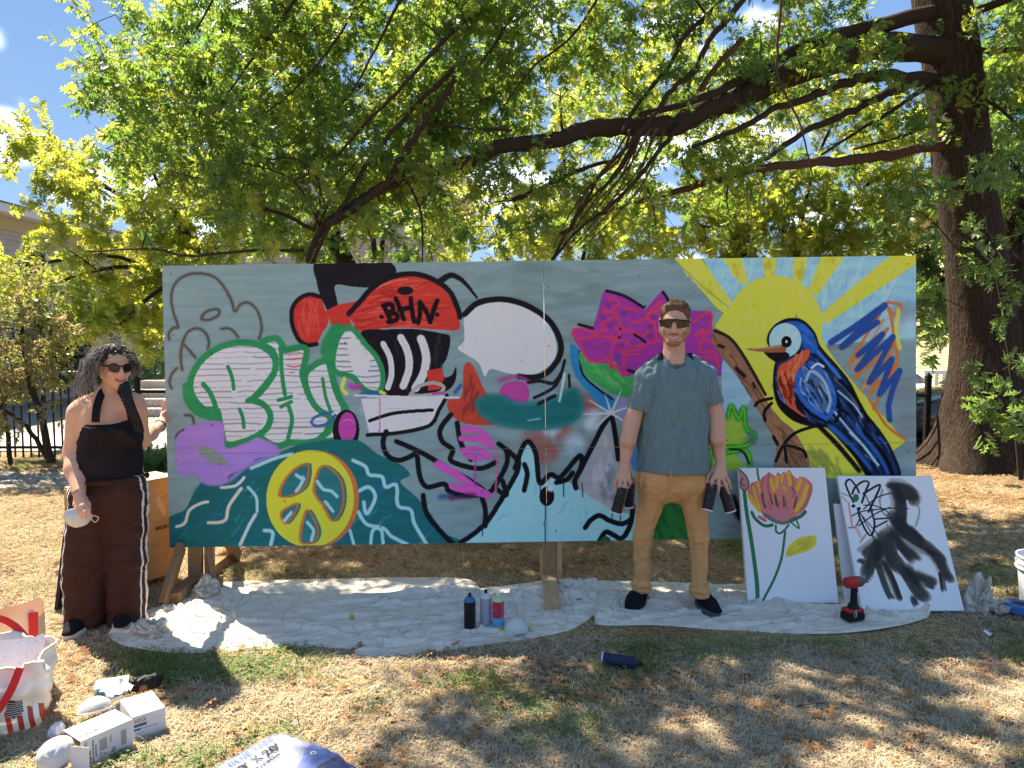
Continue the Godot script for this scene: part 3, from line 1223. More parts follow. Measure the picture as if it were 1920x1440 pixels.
func trunk(t: Plant, pts: Array, rad: Array, flare: float, mat: Material, lumps := 0.06, sides := 40):
	var line := curve(pts, 10)
	var mb := MB.new()
	var n := line.size()
	var lump := noise(1.2, 3, 81)
	mb.grid(sides, n - 1, func(u, v):
		var i := clampi(int(round(v * (n - 1))), 0, n - 1)
		var q = v * (rad.size() - 1)
		var j := mini(int(q), rad.size() - 2)
		var r := lerpf(rad[j], rad[j + 1], q - j)
		var a = TAU * u
		var base := flare * exp(-maxf(line[i].y, 0.0) / 0.32)
		r *= 1.0 + base * (0.35 + 0.65 * pow(absf(sin(a * 2.5 + 0.6)), 1.5)) + lumps * lump.get_noise_3d(cos(a) * 1.5, line[i].y * 0.8, sin(a) * 1.5)
		return line[i] + Vector3(sin(a) * r, 0, cos(a) * r))
	# grid() faces v x u: run upwards and anticlockwise seen from above, so turn it round
	for k in range(0, mb.ix.size(), 3):
		var s := mb.ix[k + 1]
		mb.ix[k + 1] = mb.ix[k + 2]
		mb.ix[k + 2] = s
	obj("trunk", mb.mesh(true), mat, t.root)
	for i in n:
		if line[i].y > 1.5:
			t.p.append(line[i])
			t.r.append(0.03)

func new_tree(called: String, label: String, where: Vector3, category := "tree") -> Plant:
	var t := Plant.new()
	t.root = thing(called, label, category, Vector3.ZERO)
	return t

func build_trees():
	var r := RandomNumberGenerator.new()
	r.seed = 77
	var oak := [oak_spray(r, 14, 0.100, 0.30), oak_spray(r, 13, 0.108, 0.28), oak_spray(r, 15, 0.094, 0.34)]
	var broad := [oak_spray(r, 18, 0.130, 0.36), oak_spray(r, 17, 0.135, 0.34), oak_spray(r, 20, 0.122, 0.4)]
	var maple := [oak_spray(r, 6, 0.17, 0.18), oak_spray(r, 7, 0.16, 0.22), oak_spray(r, 6, 0.18, 0.2)]
	var needles := [needle_spray(r), needle_spray(r), needle_spray(r)]
	var gaps := noise(0.75, 2, 101)
	# --- the oak
	var t := new_tree("oak_tree", "big oak with thick leaning trunk and long low limbs reaching over the mural", Vector3.ZERO)
	var d := 9.2
	trunk(t, [at(1838, 905, d), at(1840, 780, d), at(1846, 640, d), at(1830, 480, d), at(1803, 300, d), at(1788, 140, d), at(1765, 0, d), at(1735, -220, d), at(1700, -520, d)], [0.53, 0.44, 0.375, 0.35, 0.325, 0.325, 0.315, 0.28, 0.22], 0.75, M.bark)
	limb(t, [at(1770, 100, 9.1), at(1640, 85, 8.7), at(1560, 115, 8.4), at(1460, 150, 8.1), at(1385, 185, 7.9), at(1310, 212, 7.7), at(1260, 236, 7.6), at(1195, 237, 7.5), at(1110, 240, 7.4), at(1040, 262, 7.3), at(945, 272, 7.2), at(890, 300, 7.1), at(825, 317, 7.0), at(750, 340, 6.9), at(710, 356, 6.85), at(665, 382, 6.8), at(615, 418, 6.75), at(590, 455, 6.7), at(575, 492, 6.65)], 0.165, 0.022, M.branch, "limb", 12, 0.72)
	limb(t, [at(1760, 22, 9.1), at(1590, 62, 8.6), at(1510, 86, 8.3), at(1435, 125, 8.0), at(1360, 165, 7.7), at(1280, 195, 7.5), at(1200, 215, 7.3)], 0.095, 0.025, M.branch, "limb", 10)
	limb(t, [at(1760, 150, 9.1), at(1650, 142, 8.6), at(1585, 156, 8.3), at(1535, 176, 8.1), at(1460, 200, 7.9), at(1395, 236, 7.7), at(1300, 275, 7.5)], 0.075, 0.02, M.branch)
	limb(t, [at(1770, 140, 9.1), at(1660, 176, 8.7), at(1600, 206, 8.5), at(1560, 226, 8.4), at(1510, 246, 8.2), at(1460, 281, 8.0), at(1420, 306, 7.9), at(1350, 340, 7.8)], 0.06, 0.02, M.branch)
	limb(t, [at(1790, 270, 9.2), at(1685, 286, 8.8), at(1610, 299, 8.5), at(1535, 305, 8.3), at(1460, 311, 8.1), at(1385, 326, 8.0), at(1310, 346, 7.9), at(1235, 367, 7.8), at(1170, 386, 7.7), at(1110, 408, 7.6), at(1050, 440, 7.5)], 0.07, 0.02, M.dead_wood, "limb", 10)
	limb(t, [at(1775, 165, 9.1), at(1725, 172, 8.9), at(1660, 216, 8.7), at(1610, 246, 8.6), at(1540, 290, 8.4)], 0.04, 0.012, M.branch)
	limb(t, [at(1775, 215, 9.0), at(1730, 240, 8.8), at(1670, 262, 8.6), at(1600, 280, 8.5)], 0.03, 0.01, M.branch)
	var bundle := [[[1470, -120, 7.6], [1390, 0, 7.4], [1330, 75, 7.3], [1305, 130, 7.25], [1260, 168, 7.2], [1230, 212, 7.15], [1195, 252, 7.1], [1170, 282, 7.1], [1130, 322, 7.05], [1095, 382, 7.0], [1060, 442, 7.0], [1035, 492, 6.95]],
		[[1430, -110, 7.7], [1355, 0, 7.5], [1285, 66, 7.4], [1260, 116, 7.35], [1220, 166, 7.3], [1190, 205, 7.25], [1165, 250, 7.2]],
		[[1393, 72, 7.3], [1350, 116, 7.35], [1310, 172, 7.4]],
		[[1200, 250, 7.3], [1150, 330, 7.2], [1110, 370, 7.15], [1065, 430, 7.1], [1030, 495, 7.0]],
		[[1275, 232, 7.5], [1235, 285, 7.3], [1190, 340, 7.15], [1140, 390, 7.1], [1085, 430, 7.05], [1035, 490, 7.0]],
		[[1180, 250, 7.2], [1160, 300, 7.1], [1105, 350, 7.0], [1080, 400, 7.0], [1050, 460, 6.95]],
		[[960, 376, 7.3], [1020, 350, 7.35], [1090, 318, 7.4], [1150, 300, 7.4]]]
	for i in bundle.size():
		var pts := []
		for q in bundle[i]:
			pts.append(at(q[0], q[1], q[2]))
		limb(t, pts, [0.035, 0.024, 0.03, 0.022, 0.028, 0.016, 0.026][i], [0.012, 0.02, 0.026, 0.008, 0.01, 0.006, 0.02][i], M.dead_wood if i in [2, 3, 5] else M.branch, "branch", 7)
	for i in 9:   # dead twigs hanging in a sheaf
		var j := Vector3(rng.randf_range(-0.10, 0.10), rng.randf_range(-0.05, 0.05), rng.randf_range(-0.12, 0.12))
		limb(t, [at(1190 + i * 6, 240, 7.25) + j * 0.4, at(1150 + i * 6, 320, 7.1) + j, at(1100 + i * 4, 390, 7.0) + j * 1.5, at(1050 + i * 3, 465, 6.95) + j * 0.7], 0.012, 0.004, M.dead_wood, "branch", 5)
	var diag := [[[875, 100, 6.6], [840, 170, 6.65], [800, 222, 6.7], [760, 282, 6.7], [725, 342, 6.7], [670, 386, 6.7], [612, 424, 6.7]],
		[[960, -110, 6.6], [900, 0, 6.5], [845, 62, 6.5], [780, 132, 6.5], [725, 192, 6.55], [690, 226, 6.6], [620, 302, 6.6], [550, 340, 6.65]],
		[[870, 108, 6.65], [800, 178, 6.7], [740, 242, 6.7], [690, 302, 6.7], [645, 382, 6.7], [612, 432, 6.7], [585, 495, 6.7]],
		[[600, -80, 6.8], [540, 20, 6.8], [490, 86, 6.8], [450, 142, 6.85], [400, 215, 6.9]],
		[[470, 384, 6.7], [530, 402, 6.7], [590, 432, 6.7]],
		[[165, 471, 7.4], [290, 467, 7.1], [350, 480, 6.9], [470, 470, 6.8], [570, 470, 6.7]],
		[[767, 345, 6.9], [790, 402, 6.85], [792, 495, 6.8]],
		[[800, 232, 6.8], [870, 240, 6.9], [960, 245, 7.0]],
		[[672, 385, 6.8], [690, 430, 6.8], [700, 470, 6.8]],
		[[1000, -40, 6.9], [930, 80, 6.8], [870, 160, 6.8]], [[700, -60, 6.8], [640, 60, 6.75], [560, 160, 6.8], [480, 225, 6.85]], [[770, -40, 6.7], [705, 90, 6.7], [650, 185, 6.75], [555, 270, 6.8]], [[430, -60, 7.0], [365, 60, 7.0], [300, 130, 7.0]], [[1150, -60, 7.0], [1080, 60, 6.9], [1000, 125, 6.9], [940, 205, 6.9]], [[600, 425, 6.75], [545, 335, 6.8], [430, 300, 6.9]], [[600, 420, 6.75], [640, 335, 6.8], [705, 272, 6.85]], [[480, 390, 6.75], [400, 345, 6.85], [320, 320, 7.0]],
		[[590, 430, 6.7], [600, 350, 6.7], [560, 300, 6.7], [500, 300, 6.7]]]
	for i in diag.size():
		var pts := []
		for q in diag[i]:
			pts.append(at(q[0], q[1], q[2]))
		limb(t, pts, ([0.026, 0.026, 0.024, 0.018, 0.014, 0.010, 0.014, 0.016, 0.011, 0.016, 0.014, 0.016, 0.012, 0.016, 0.012, 0.012, 0.012, 0.014] as Array)[i], ([0.036, 0.010, 0.018, 0.008, 0.018, 0.016, 0.008, 0.012, 0.005, 0.006, 0.006, 0.006, 0.005, 0.007, 0.005, 0.005, 0.005, 0.006] as Array)[i], M.branch, "branch", 7)
	limb(t, [at(1470, -160, 6.6), at(1465, 0, 6.5), at(1457, 100, 6.5), at(1460, 150, 6.5), at(1480, 190, 6.5), at(1500, 232, 6.5), at(1511, 275, 6.5), at(1524, 330, 6.5)], 0.016, 0.006, M.dead_wood, "branch", 6)
	limb(t, [at(1810, 92, 9.0), at(1860, 94, 8.8), at(1930, 90, 8.6)], 0.045, 0.025, M.branch)
	limb(t, [at(1800, 30, 9.0), at(1860, 10, 8.8), at(1940, -30, 8.6)], 0.06, 0.04, M.branch)
	limb(t, [at(1825, 180, 9.0), at(1870, 200, 8.7), at(1930, 260, 8.4)], 0.03, 0.012, M.branch)
	# limbs above the picture, towards the camera: they carry the part of the crown that shades the lawn
	limb(t, [at(1740, -180, 9.2), Vector3(3.6, 6.6, -7.4), Vector3(1.6, 7.0, -6.2), Vector3(-0.6, 6.9, -6.2), Vector3(-2.6, 6.5, -6.8)], 0.16, 0.03, M.branch)
	limb(t, [at(1740, -180, 9.2), Vector3(4.4, 6.6, -7.0), Vector3(3.8, 7.0, -4.8), Vector3(3.2, 7.0, -3.0)], 0.13, 0.03, M.branch)
	limb(t, [at(1720, -330, 9.2), Vector3(3.0, 8.0, -9.2), Vector3(0.6, 8.2, -9.4), Vector3(-1.6, 7.8, -9.2)], 0.14, 0.03, M.branch)
	limb(t, [at(1720, -330, 9.2), Vector3(6.2, 8.0, -7.8), Vector3(6.8, 8.2, -5.6)], 0.12, 0.03, M.branch)
	for q in [[420, 130, 7.5, 1.35, 1.15, 1.1, 3.4, -0.30], [330, 250, 7.6, 0.85, 0.7, 0.9, 3.4, -0.3], [690, 60, 7.4, 1.7, 1.3, 1.2, 3.2, -0.22], [1010, 60, 7.5, 1.7, 1.1, 1.2, 2.8, -0.15], [620, 300, 7.2, 1.6, 0.8, 0.9, 3.2, -0.20], [480, 420, 7.2, 1.2, 0.45, 0.7, 3.2, -0.2], [960, 330, 7.8, 1.5, 0.75, 0.9, 2.6, -0.12],
			[1260, 330, 8.2, 1.5, 0.8, 0.9, 1.9, -0.1], [1440, 40, 8.4, 1.5, 1.1, 1.0, 2.4, -0.15], [1590, 230, 8.6, 0.9, 0.8, 0.7, 1.8, -0.1], [1250, 90, 8.2, 1.2, 0.9, 0.9, 1.6, -0.1], [1890, 130, 8.7, 0.8, 1.1, 0.8, 3.4, -0.3], [200, 600, 9.3, 0.9, 0.25, 0.5, 5.0, -0.5]]:
		if q[1] < 500:
			grow(t, at(q[0], q[1], q[2]), Vector3(q[3], q[4], q[5]), q[6], gaps, q[7] - 0.08, 0.0, 5.2)
	for q in [[-2.7, 5.7, -5.7, 1.3, 0.6, 0.9, 6.0], [-1.0, 6.0, -5.2, 1.4, 0.6, 0.9, 6.0], [0.6, 6.0, -4.9, 1.2, 0.6, 0.8, 5.0], [-3.0, 6.2, -4.6, 1.0, 0.5, 0.7, 5.0], [-0.4, 6.3, -4.1, 1.5, 0.5, 0.9, 4.0], [1.4, 6.4, -4.4, 1.3, 0.5, 1.0, 3.4], [-2.0, 5.4, -6.4, 1.0, 0.4, 0.8, 4.0], [-2.6, 6.6, -6.7, 1.6, 0.8, 1.2, 2.6], [-0.4, 7.0, -6.4, 1.6, 0.8, 1.3, 2.6], [1.8, 7.1, -6.2, 1.6, 0.8, 1.4, 2.2], [3.6, 7.1, -4.6, 1.3, 0.7, 1.5, 2.0], [0.4, 8.4, -9.2, 2.4, 0.8, 1.4, 2.4], [3.4, 8.3, -8.8, 1.8, 0.8, 1.4, 2.2], [6.6, 8.3, -6.6, 1.3, 0.8, 1.5, 2.0], [5.6, 6.2, -7.6, 1.3, 0.8, 1.1, 2.2]]:
		grow(t, Vector3(q[0], q[1], q[2]), Vector3(q[3], q[4], q[5]), q[6], gaps, -0.25, 0.0, 3.6)
	finish(t, oak, M.leaf, M.branch)
	# --- leafy shoots round the oak's trunk: a young maple
	t = new_tree("young_maple", "young broad leaved maple growing in front of the oak trunk", Vector3.ZERO)
	limb(t, [at(1915, 900, 8.3), at(1905, 780, 8.25), at(1890, 640, 8.2), at(1870, 520, 8.2), at(1850, 420, 8.2), at(1835, 300, 8.2), at(1790, 200, 8.2)], 0.03, 0.008, M.branch, "trunk", 7)
	limb(t, [at(1890, 640, 8.2), at(1830, 590, 8.1), at(1770, 560, 8.0)], 0.012, 0.005, M.branch, "branch", 5)
	limb(t, [at(1865, 500, 8.2), at(1800, 470, 8.1), at(1730, 400, 8.1), at(1640, 380, 8.1)], 0.012, 0.004, M.branch, "branch", 5)
	for q in [[1780, 350, 8.1, 0.75, 0.32, 0.35, 16], [1640, 400, 8.1, 0.55, 0.35, 0.3, 14], [1860, 280, 8.1, 0.35, 0.25, 0.3, 14], [1790, 90, 8.3, 0.22, 0.14, 0.2, 20], [1860, 420, 8.0, 0.5, 0.35, 0.35, 14], [1830, 530, 7.9, 0.62, 0.30, 0.35, 15], [1770, 620, 7.9, 0.22, 0.30, 0.25, 16], [1885, 700, 7.9, 0.36, 0.36, 0.3, 34], [1900, 800, 7.9, 0.32, 0.3, 0.3, 30], [1900, 560, 7.9, 0.35, 0.3, 0.3, 14], [1900, 820, 7.9, 0.25, 0.2, 0.25, 14], [1700, 460, 8.3, 0.5, 0.2, 0.3, 12]]:
		grow(t, at(q[0], q[1], q[2]), Vector3(q[3], q[4], q[5]), q[6], gaps, -0.4, 0.2)
	finish(t, maple, M.leaf_dark, M.branch)
	# --- trees behind
	var rows := [
		["tree", "sunlit bright leaved tree at the left behind the woman", Vector3(-4.6, 0, -11.6), 0.14, [[290, 400, 11.2, 1.55, 1.35, 1.2, 2.8], [60, 285, 11.6, 0.9, 0.36, 0.7, 2.6], [40, 500, 11.0, 0.9, 0.5, 0.7, 0.5], [330, 560, 11.0, 0.9, 0.7, 0.8, 2.6], [225, 610, 10.4, 0.85, 0.42, 0.5, 4.5], [140, 330, 11.2, 0.5, 0.35, 0.6, 2.6], [90, 535, 11.0, 1.3, 0.42, 0.7, 2.2]], M.leaf_bright],
		["tree", "broad tree behind the mural left of its middle", Vector3(-2.6, 0, -14.0), 0.16, [[520, 330, 13.2, 2.2, 1.5, 1.2, 1.2], [700, 420, 13.5, 1.9, 0.9, 1.0, 1.5], [450, 140, 13.5, 1.8, 1.3, 1.2, 1.0], [760, 120, 14, 2.0, 1.3, 1.2, 0.9]], M.leaf],
		["tree", "tall tree behind the mural right of its middle", Vector3(1.2, 0, -15.0), 0.18, [[960, 430, 14.5, 1.9, 0.9, 1.0, 1.5], [1130, 420, 14, 1.7, 1.1, 1.0, 1.7], [1050, 180, 15, 2.2, 1.5, 1.2, 0.8], [1300, 180, 15, 2.0, 1.5, 1.2, 0.8]], M.leaf_bright],
		["tree", "bright yellow green tree filling the gap left of the oak trunk", Vector3(5.0, 0, -13.6), 0.16, [[1310, 420, 13, 1.5, 1.0, 1.0, 2.4], [1470, 400, 13.2, 1.7, 1.1, 1.0, 2.4], [1620, 440, 13, 1.2, 1.1, 0.9, 2.4], [1560, 230, 13.5, 1.7, 1.3, 1.1, 1.1], [1690, 300, 13.2, 1.0, 1.4, 1.0, 1.6]], M.leaf_bright],
		["tree", "dark leaved tree at the right edge behind the oak trunk", Vector3(7.3, 0, -10.6), 0.20, [[1900, 330, 11.5, 1.2, 1.8, 1.1, 2.4], [1960, 60, 11.5, 1.4, 1.4, 1.1, 1.8], [1740, 545, 12.6, 0.8, 0.75, 0.8, 3.0], [1950, 560, 11.3, 0.8, 1.0, 0.8, 2.0]], M.leaf_dark],
		["tree", "low dark tree above the white car right of the mural", Vector3(7.6, -0.6, -17.0), 0.13, [[1745, 575, 16, 1.4, 0.85, 0.9, 2.6], [1600, 540, 16.5, 1.6, 1.1, 0.9, 2.0], [1860, 540, 16.5, 1.0, 1.4, 0.9, 2.0]], M.leaf_dark]]
	for row in rows:
		t = new_tree(row[0], row[1], Vector3.ZERO)
		var c0: Array = row[4][0]
		var top := at(c0[0], c0[1], c0[2])
		trunk(t, [row[2] - Vector3(0, 0.1, 0), row[2] + Vector3(0.05, 1.2, 0), (row[2] + Vector3(0, 2.2, 0)).lerp(top, 0.35), top + Vector3(0, 0.6, 0)], [row[3] * 1.2, row[3], row[3] * 0.8, 0.02], 0.4, M.bark, 0.06, 18)
		for q in row[4]:
			limb(t, [row[2] + Vector3(0.02, 2.0, 0), (row[2] + Vector3(0, 2.4, 0)).lerp(at(q[0], q[1], q[2]), 0.5) + Vector3(0, 0.3, 0), at(q[0], q[1], q[2])], row[3] * 0.4, 0.02, M.branch, "limb", 6)
		for q in row[4]:
			grow(t, at(q[0], q[1], q[2]), Vector3(q[3], q[4], q[5]), q[6], gaps, -0.4, 0.0, 5.0)
		finish(t, broad, row[5], M.branch)
	# --- evergreen bush at the left edge, before the fence
	t = new_tree("evergreen_bush", "straggly brownish evergreen bush with crooked stems before the iron fence", Vector3.ZERO, "bush")
	limb(t, [at(95, 868, 9.0), at(82, 800, 9.0), at(58, 720, 9.0), at(44, 660, 9.0), at(40, 570, 9.0)], 0.055, 0.015, M.branch, "stem", 8)
	limb(t, [at(90, 860, 9.0), at(50, 800, 8.9), at(10, 770, 8.8), at(-40, 740, 8.8)], 0.035, 0.012, M.branch, "stem", 7)
	limb(t, [at(20, 870, 9.1), at(10, 780, 9.1), at(-5, 680, 9.0), at(0, 600, 9.0)], 0.03, 0.012, M.branch, "stem", 7)
	for q in [[50, 620, 9.0, 0.55, 0.45, 0.4, 95], [10, 700, 9.0, 0.5, 0.38, 0.35, 95], [95, 700, 8.9, 0.34, 0.32, 0.3, 90], [20, 560, 9.1, 0.50, 0.35, 0.4, 80], [10, 800, 8.8, 0.42, 0.24, 0.3, 60], [100, 780, 8.8, 0.2, 0.25, 0.2, 50], [-40, 680, 9, 0.5, 0.9, 0.4, 50]]:
		grow(t, at(q[0], q[1], q[2]), Vector3(q[3], q[4], q[5]), q[6], gaps, -0.3, -0.1)
	finish(t, needles, M.needle, M.branch)
	# --- dark hedge across the street
	t = new_tree("hedge", "dark clipped hedge beyond the green fence across the street", Vector3.ZERO, "hedge")
	for i in 9:
		var x := -17.5 + i * 1.15
		limb(t, [Vector3(x, 0, -18.2), Vector3(x + 0.1, 1.0, -18.2), Vector3(x, 2.0, -18.2)], 0.03, 0.01, M.branch, "stem", 5)
	for i in 8:
		grow(t, Vector3(-17.0 + i * 1.25, 1.35, -18.0), Vector3(0.95, 1.35, 0.5), 18.0, gaps, -0.7)
	finish(t, broad, M.leaf_dark, M.branch)
	# --- low leafy plants: by the gate, and a cover of ivy at the foot of the fence
	var places := [[], [], []]
	for i in 520:
		var x := rng.randf_range(-5.3, -2.0)
		var z := rng.randf_range(-9.5, -8.75)
		var up := Vector3(rng.randf() - 0.5, 0.9, rng.randf() - 0.3).normalized()
		var sx := up.cross(Vector3(rng.randf() - 0.5, 0, rng.randf() - 0.5)).normalized()
		places[i % 3].append(Transform3D(Basis(sx, up, sx.cross(up)).scaled(Vector3.ONE * rng.randf_range(0.5, 0.8)), Vector3(x, 0.0, z)))
	var cover := thing("ground_cover", "dark leafy ground cover at the foot of the chain link fence", "ground cover")
	for i in 3:
		many("leaves", oak[i], M.leaf_dark[i % 2], places[i], cover)

# ================================================================ paint on panels
class Painter:
	var im: Image
	var w: int
	var h: int
	var q: Array            # the panel's corners in the drawing's units: top left, top right, bottom right, bottom left
	var origin := Vector2.ZERO
	var sc := 1.0
	var unit := 1.0         # pixels of the texture per drawing unit
	var brushes := {}
	var mist := 1.0
	var r := RandomNumberGenerator.new()

	func _init(width: int, height: int, corners: Array, ground: String, seed_: int):
		w = width
		h = height
		q = corners
		im = Image.create(w, h, false, Image.FORMAT_RGBA8)
		im.fill(Color(ground))
		unit = w / q[0].distance_to(q[1])
		r.seed = seed_

	func frame(x: float, y: float, s: float):
		origin = Vector2(x, y)
		sc = s

	func to_panel(p: Vector2) -> Vector2:
		p = origin + p * sc
		var u := 0.5
		var v := 0.5
		for k in 4:
			var e: Vector2 = q[0] + (q[1] - q[0]) * u + (q[3] - q[0]) * v + (q[2] - q[1] - q[3] + q[0]) * u * v - p
			var du: Vector2 = (q[1] - q[0]) + (q[2] - q[1] - q[3] + q[0]) * v
			var dv: Vector2 = (q[3] - q[0]) + (q[2] - q[1] - q[3] + q[0]) * u
			var det := du.cross(dv)
			u -= e.cross(dv) / det
			v -= du.cross(e) / det
		return Vector2(u * w, v * h)

	func points(s: String, smooth := true, closed := false) -> Array:
		var raw := []
		for t in s.split(" ", false):
			var xy := t.split(",")
			raw.append(to_panel(Vector2(float(xy[0]), float(xy[1]))))
		if not smooth or raw.size() < 3:
			return raw
		var out := []
		var n := raw.size()
		for i in (n if closed else n - 1):
			var p0: Vector2 = raw[posmod(i - 1, n)] if closed else raw[maxi(i - 1, 0)]
			var p1: Vector2 = raw[i]
			var p2: Vector2 = raw[(i + 1) % n]
			var p3: Vector2 = raw[(i + 2) % n] if closed else raw[mini(i + 2, n - 1)]
			for k in 8:
				var f := k / 8.0
				out.append(0.5 * (2.0 * p1 + (p2 - p0) * f + (2.0 * p0 - 5.0 * p1 + 4.0 * p2 - p3) * f * f + (3.0 * p1 - p0 - 3.0 * p2 + p3) * f * f * f))
		if not closed:
			out.append(raw[n - 1])
		return out

	func brush(rad: float, col: Color, a: float, soft: float) -> Image:
		var key := "%.1f %s %.2f %.2f" % [rad, col.to_html(), a, soft]
		if not brushes.has(key):
			var s := int(ceil(rad)) * 2 + 3
			var b := Image.create(s, s, false, Image.FORMAT_RGBA8)
			var c := (s - 1) / 2.0
			for y in s:
				for x in s:
					var d := Vector2(x - c, y - c).length()
					var inner := rad * (1.0 - soft)
					var v := clampf((rad + 0.5 - d) / maxf(rad - inner, 1.0), 0.0, 1.0)
					b.set_pixel(x, y, Color(col.r, col.g, col.b, a * v * v * (3.0 - 2.0 * v)))
			brushes[key] = b
		return brushes[key]

	func dab(p: Vector2, b: Image):
		var s := b.get_width()
		im.blend_rect(b, Rect2i(0, 0, s, s), Vector2i(int(round(p.x - s / 2.0)), int(round(p.y - s / 2.0))))

	func line(pts: Array, rad: float, col: Color, a: float, soft: float, thin_end := 1.0):
		var left := 0.0
		var step := maxf(rad * 0.3, 0.6)
		var total := 0.0
		for i in pts.size() - 1:
			total += pts[i].distance_to(pts[i + 1])
		var done := 0.0
		for i in pts.size() - 1:
			var l: float = pts[i].distance_to(pts[i + 1])
			var t := left
			while t < l:
				var f := (done + t) / maxf(total, 1.0)
				var rr := rad * lerpf(1.0, thin_end, f)
				dab(pts[i].lerp(pts[i + 1], t / l), brush(snappedf(maxf(rr, 0.6), 0.5), col, a, soft))
				t += step
			left = t - l
			done += l

	func stroke(col: String, width: float, s: String, soft := 0.3, a := 1.0, smooth := true, closed := false, thin_end := 1.0):
		var pts := points(s, smooth, closed)
		if closed:
			pts.append(pts[0])
		var rad := width * 0.5 * sc * unit
		if rad > 3.0 and mist > 0.0:   # fine overspray beside the line
			line(pts, rad * 1.7, Color(col), 0.03 * mist, 1.0, thin_end)
		line(pts, maxf(rad, 0.7), Color(col), a, clampf(soft + 0.2, 0.0, 1.0), thin_end)

	func wash(width: float, s: String):   # wet black wiped on with a broad pad: overlapping strips of uneven strength
		var pts := points(s)
		var rad := width * 0.5 * sc * unit
		for k in 7:
			var o := Vector2.from_angle(r.randf() * TAU) * rad * r.randf_range(0.0, 0.62)
			var moved := []
			for p in pts:
				moved.append(p + o + Vector2(r.randf_range(-0.06, 0.06), r.randf_range(-0.06, 0.06)) * rad)
			line(moved, rad * r.randf_range(0.32, 0.62), Color("1a1918").lerp(Color("5c5a54"), r.randf() * (1.0 if k < 3 else 0.5)), 0.22 if k < 3 else 0.10, 0.35, r.randf_range(0.7, 1.0))

	func spans(pts: Array, y: int) -> Array:
		var xs := []
		var n := pts.size()
		for i in n:
			var p: Vector2 = pts[i]
			var e: Vector2 = pts[(i + 1) % n]
			if (p.y <= y) != (e.y <= y):
				xs.append(p.x + (y - p.y) / (e.y - p.y) * (e.x - p.x))
		xs.sort()
		return xs

	func fill(col: String, s: String, a := 1.0, smooth := true):
		paint(Color(col, a), points(s, smooth, true))

	func paint(c: Color, pts: Array):
		var row := Image.create(w, 1, false, Image.FORMAT_RGBA8)
		row.fill(c)
		var y0 := 1e9
		var y1 := -1e9
		for p in pts:
			y0 = minf(y0, p.y)
			y1 = maxf(y1, p.y)
		for y in range(maxi(int(y0), 0), mini(int(y1) + 1, h)):
			var xs := spans(pts, y)
			for k in range(0, xs.size() - 1, 2):
				var a := maxi(int(round(xs[k])), 0)
				var b := mini(int(round(xs[k + 1])), w)
				if b > a:
					im.blend_rect(row, Rect2i(0, 0, b - a, 1), Vector2i(a, y))

	func oval(col: String, x: float, y: float, rx: float, ry: float, a := 1.0):
		fill(col, ring(x, y, rx, ry), a)

	func ring(x: float, y: float, rx: float, ry: float) -> String:
		var s := ""
		for k in 14:
			s += "%f,%f " % [x + rx * cos(TAU * k / 14), y + ry * sin(TAU * k / 14)]
		return s

	func spray(col: String, x: float, y: float, rad: float, a: float):   # a soft cloud with grain
		var c := to_panel(Vector2(x, y))
		var rr := rad * sc * unit
		for k in 26:
			var o := Vector2.from_angle(r.randf() * TAU) * rr * 0.55 * sqrt(r.randf())
			dab(c + o, brush(snappedf(rr * r.randf_range(0.35, 0.6), 2.0), Color(col), snappedf(a * 0.16, 0.01), 1.0))

	func lines(col: String, width: float, s: String, gap: float, soft: float, a: float):   # wavering level lines inside an outline
		var pts := points(s, true, true)
		var g := gap * sc * unit
		var y0 := 1e9
		var y1 := -1e9
		for p in pts:
			y0 = minf(y0, p.y)
			y1 = maxf(y1, p.y)
		var y := y0 + g * 0.6
		while y < y1:
			var xs := spans(pts, int(y))
			for k in range(0, xs.size() - 1, 2):
				var x: float = xs[k] + g * 0.5
				while x < xs[k + 1] - g * 0.5:
					var e := minf(x + r.randf_range(3.0, 11.0) * g, xs[k + 1] - g * 0.4)
					line([Vector2(x, y + r.randf_range(-0.12, 0.12) * g), Vector2((x + e) / 2, y + r.randf_range(-0.2, 0.2) * g), Vector2(e, y + r.randf_range(-0.12, 0.12) * g)], maxf(width * 0.5 * sc * unit * r.randf_range(0.6, 1.3), 0.7), Color(col), snappedf(a * r.randf_range(0.4, 1.0), 0.1), soft)
					x = e + r.randf_range(0.2, 1.2) * g
			y += g * r.randf_range(0.85, 1.15)

	func scrub(col: String, width: float, s: String, n: int, length: float, deg: float, soft: float, a: float, fan := 14.0):   # brushed strokes inside an outline
		var pts := points(s, true, true)
		var lo := Vector2(1e9, 1e9)
		var hi := -lo
		for p in pts:
			lo = lo.min(p)
			hi = hi.max(p)
		var shape := PackedVector2Array(pts)
		var done := 0
		for k in n * 8:
			if done >= n:
				break
			var p := Vector2(r.randf_range(lo.x, hi.x), r.randf_range(lo.y, hi.y))
			var d := Vector2.from_angle(deg_to_rad(deg + r.randf_range(-fan, fan))) * length * sc * unit * r.randf_range(0.4, 1.0)
			if Geometry2D.is_point_in_polygon(p, shape) and Geometry2D.is_point_in_polygon(p + d, shape):
				var bow := Vector2(-d.y, d.x) * r.randf_range(-0.12, 0.12)
				line([p, p + d * 0.5 + bow, p + d], maxf(width * 0.5 * sc * unit * r.randf_range(0.6, 1.2), 0.7), Color(col), a, soft, 0.5)
				done += 1

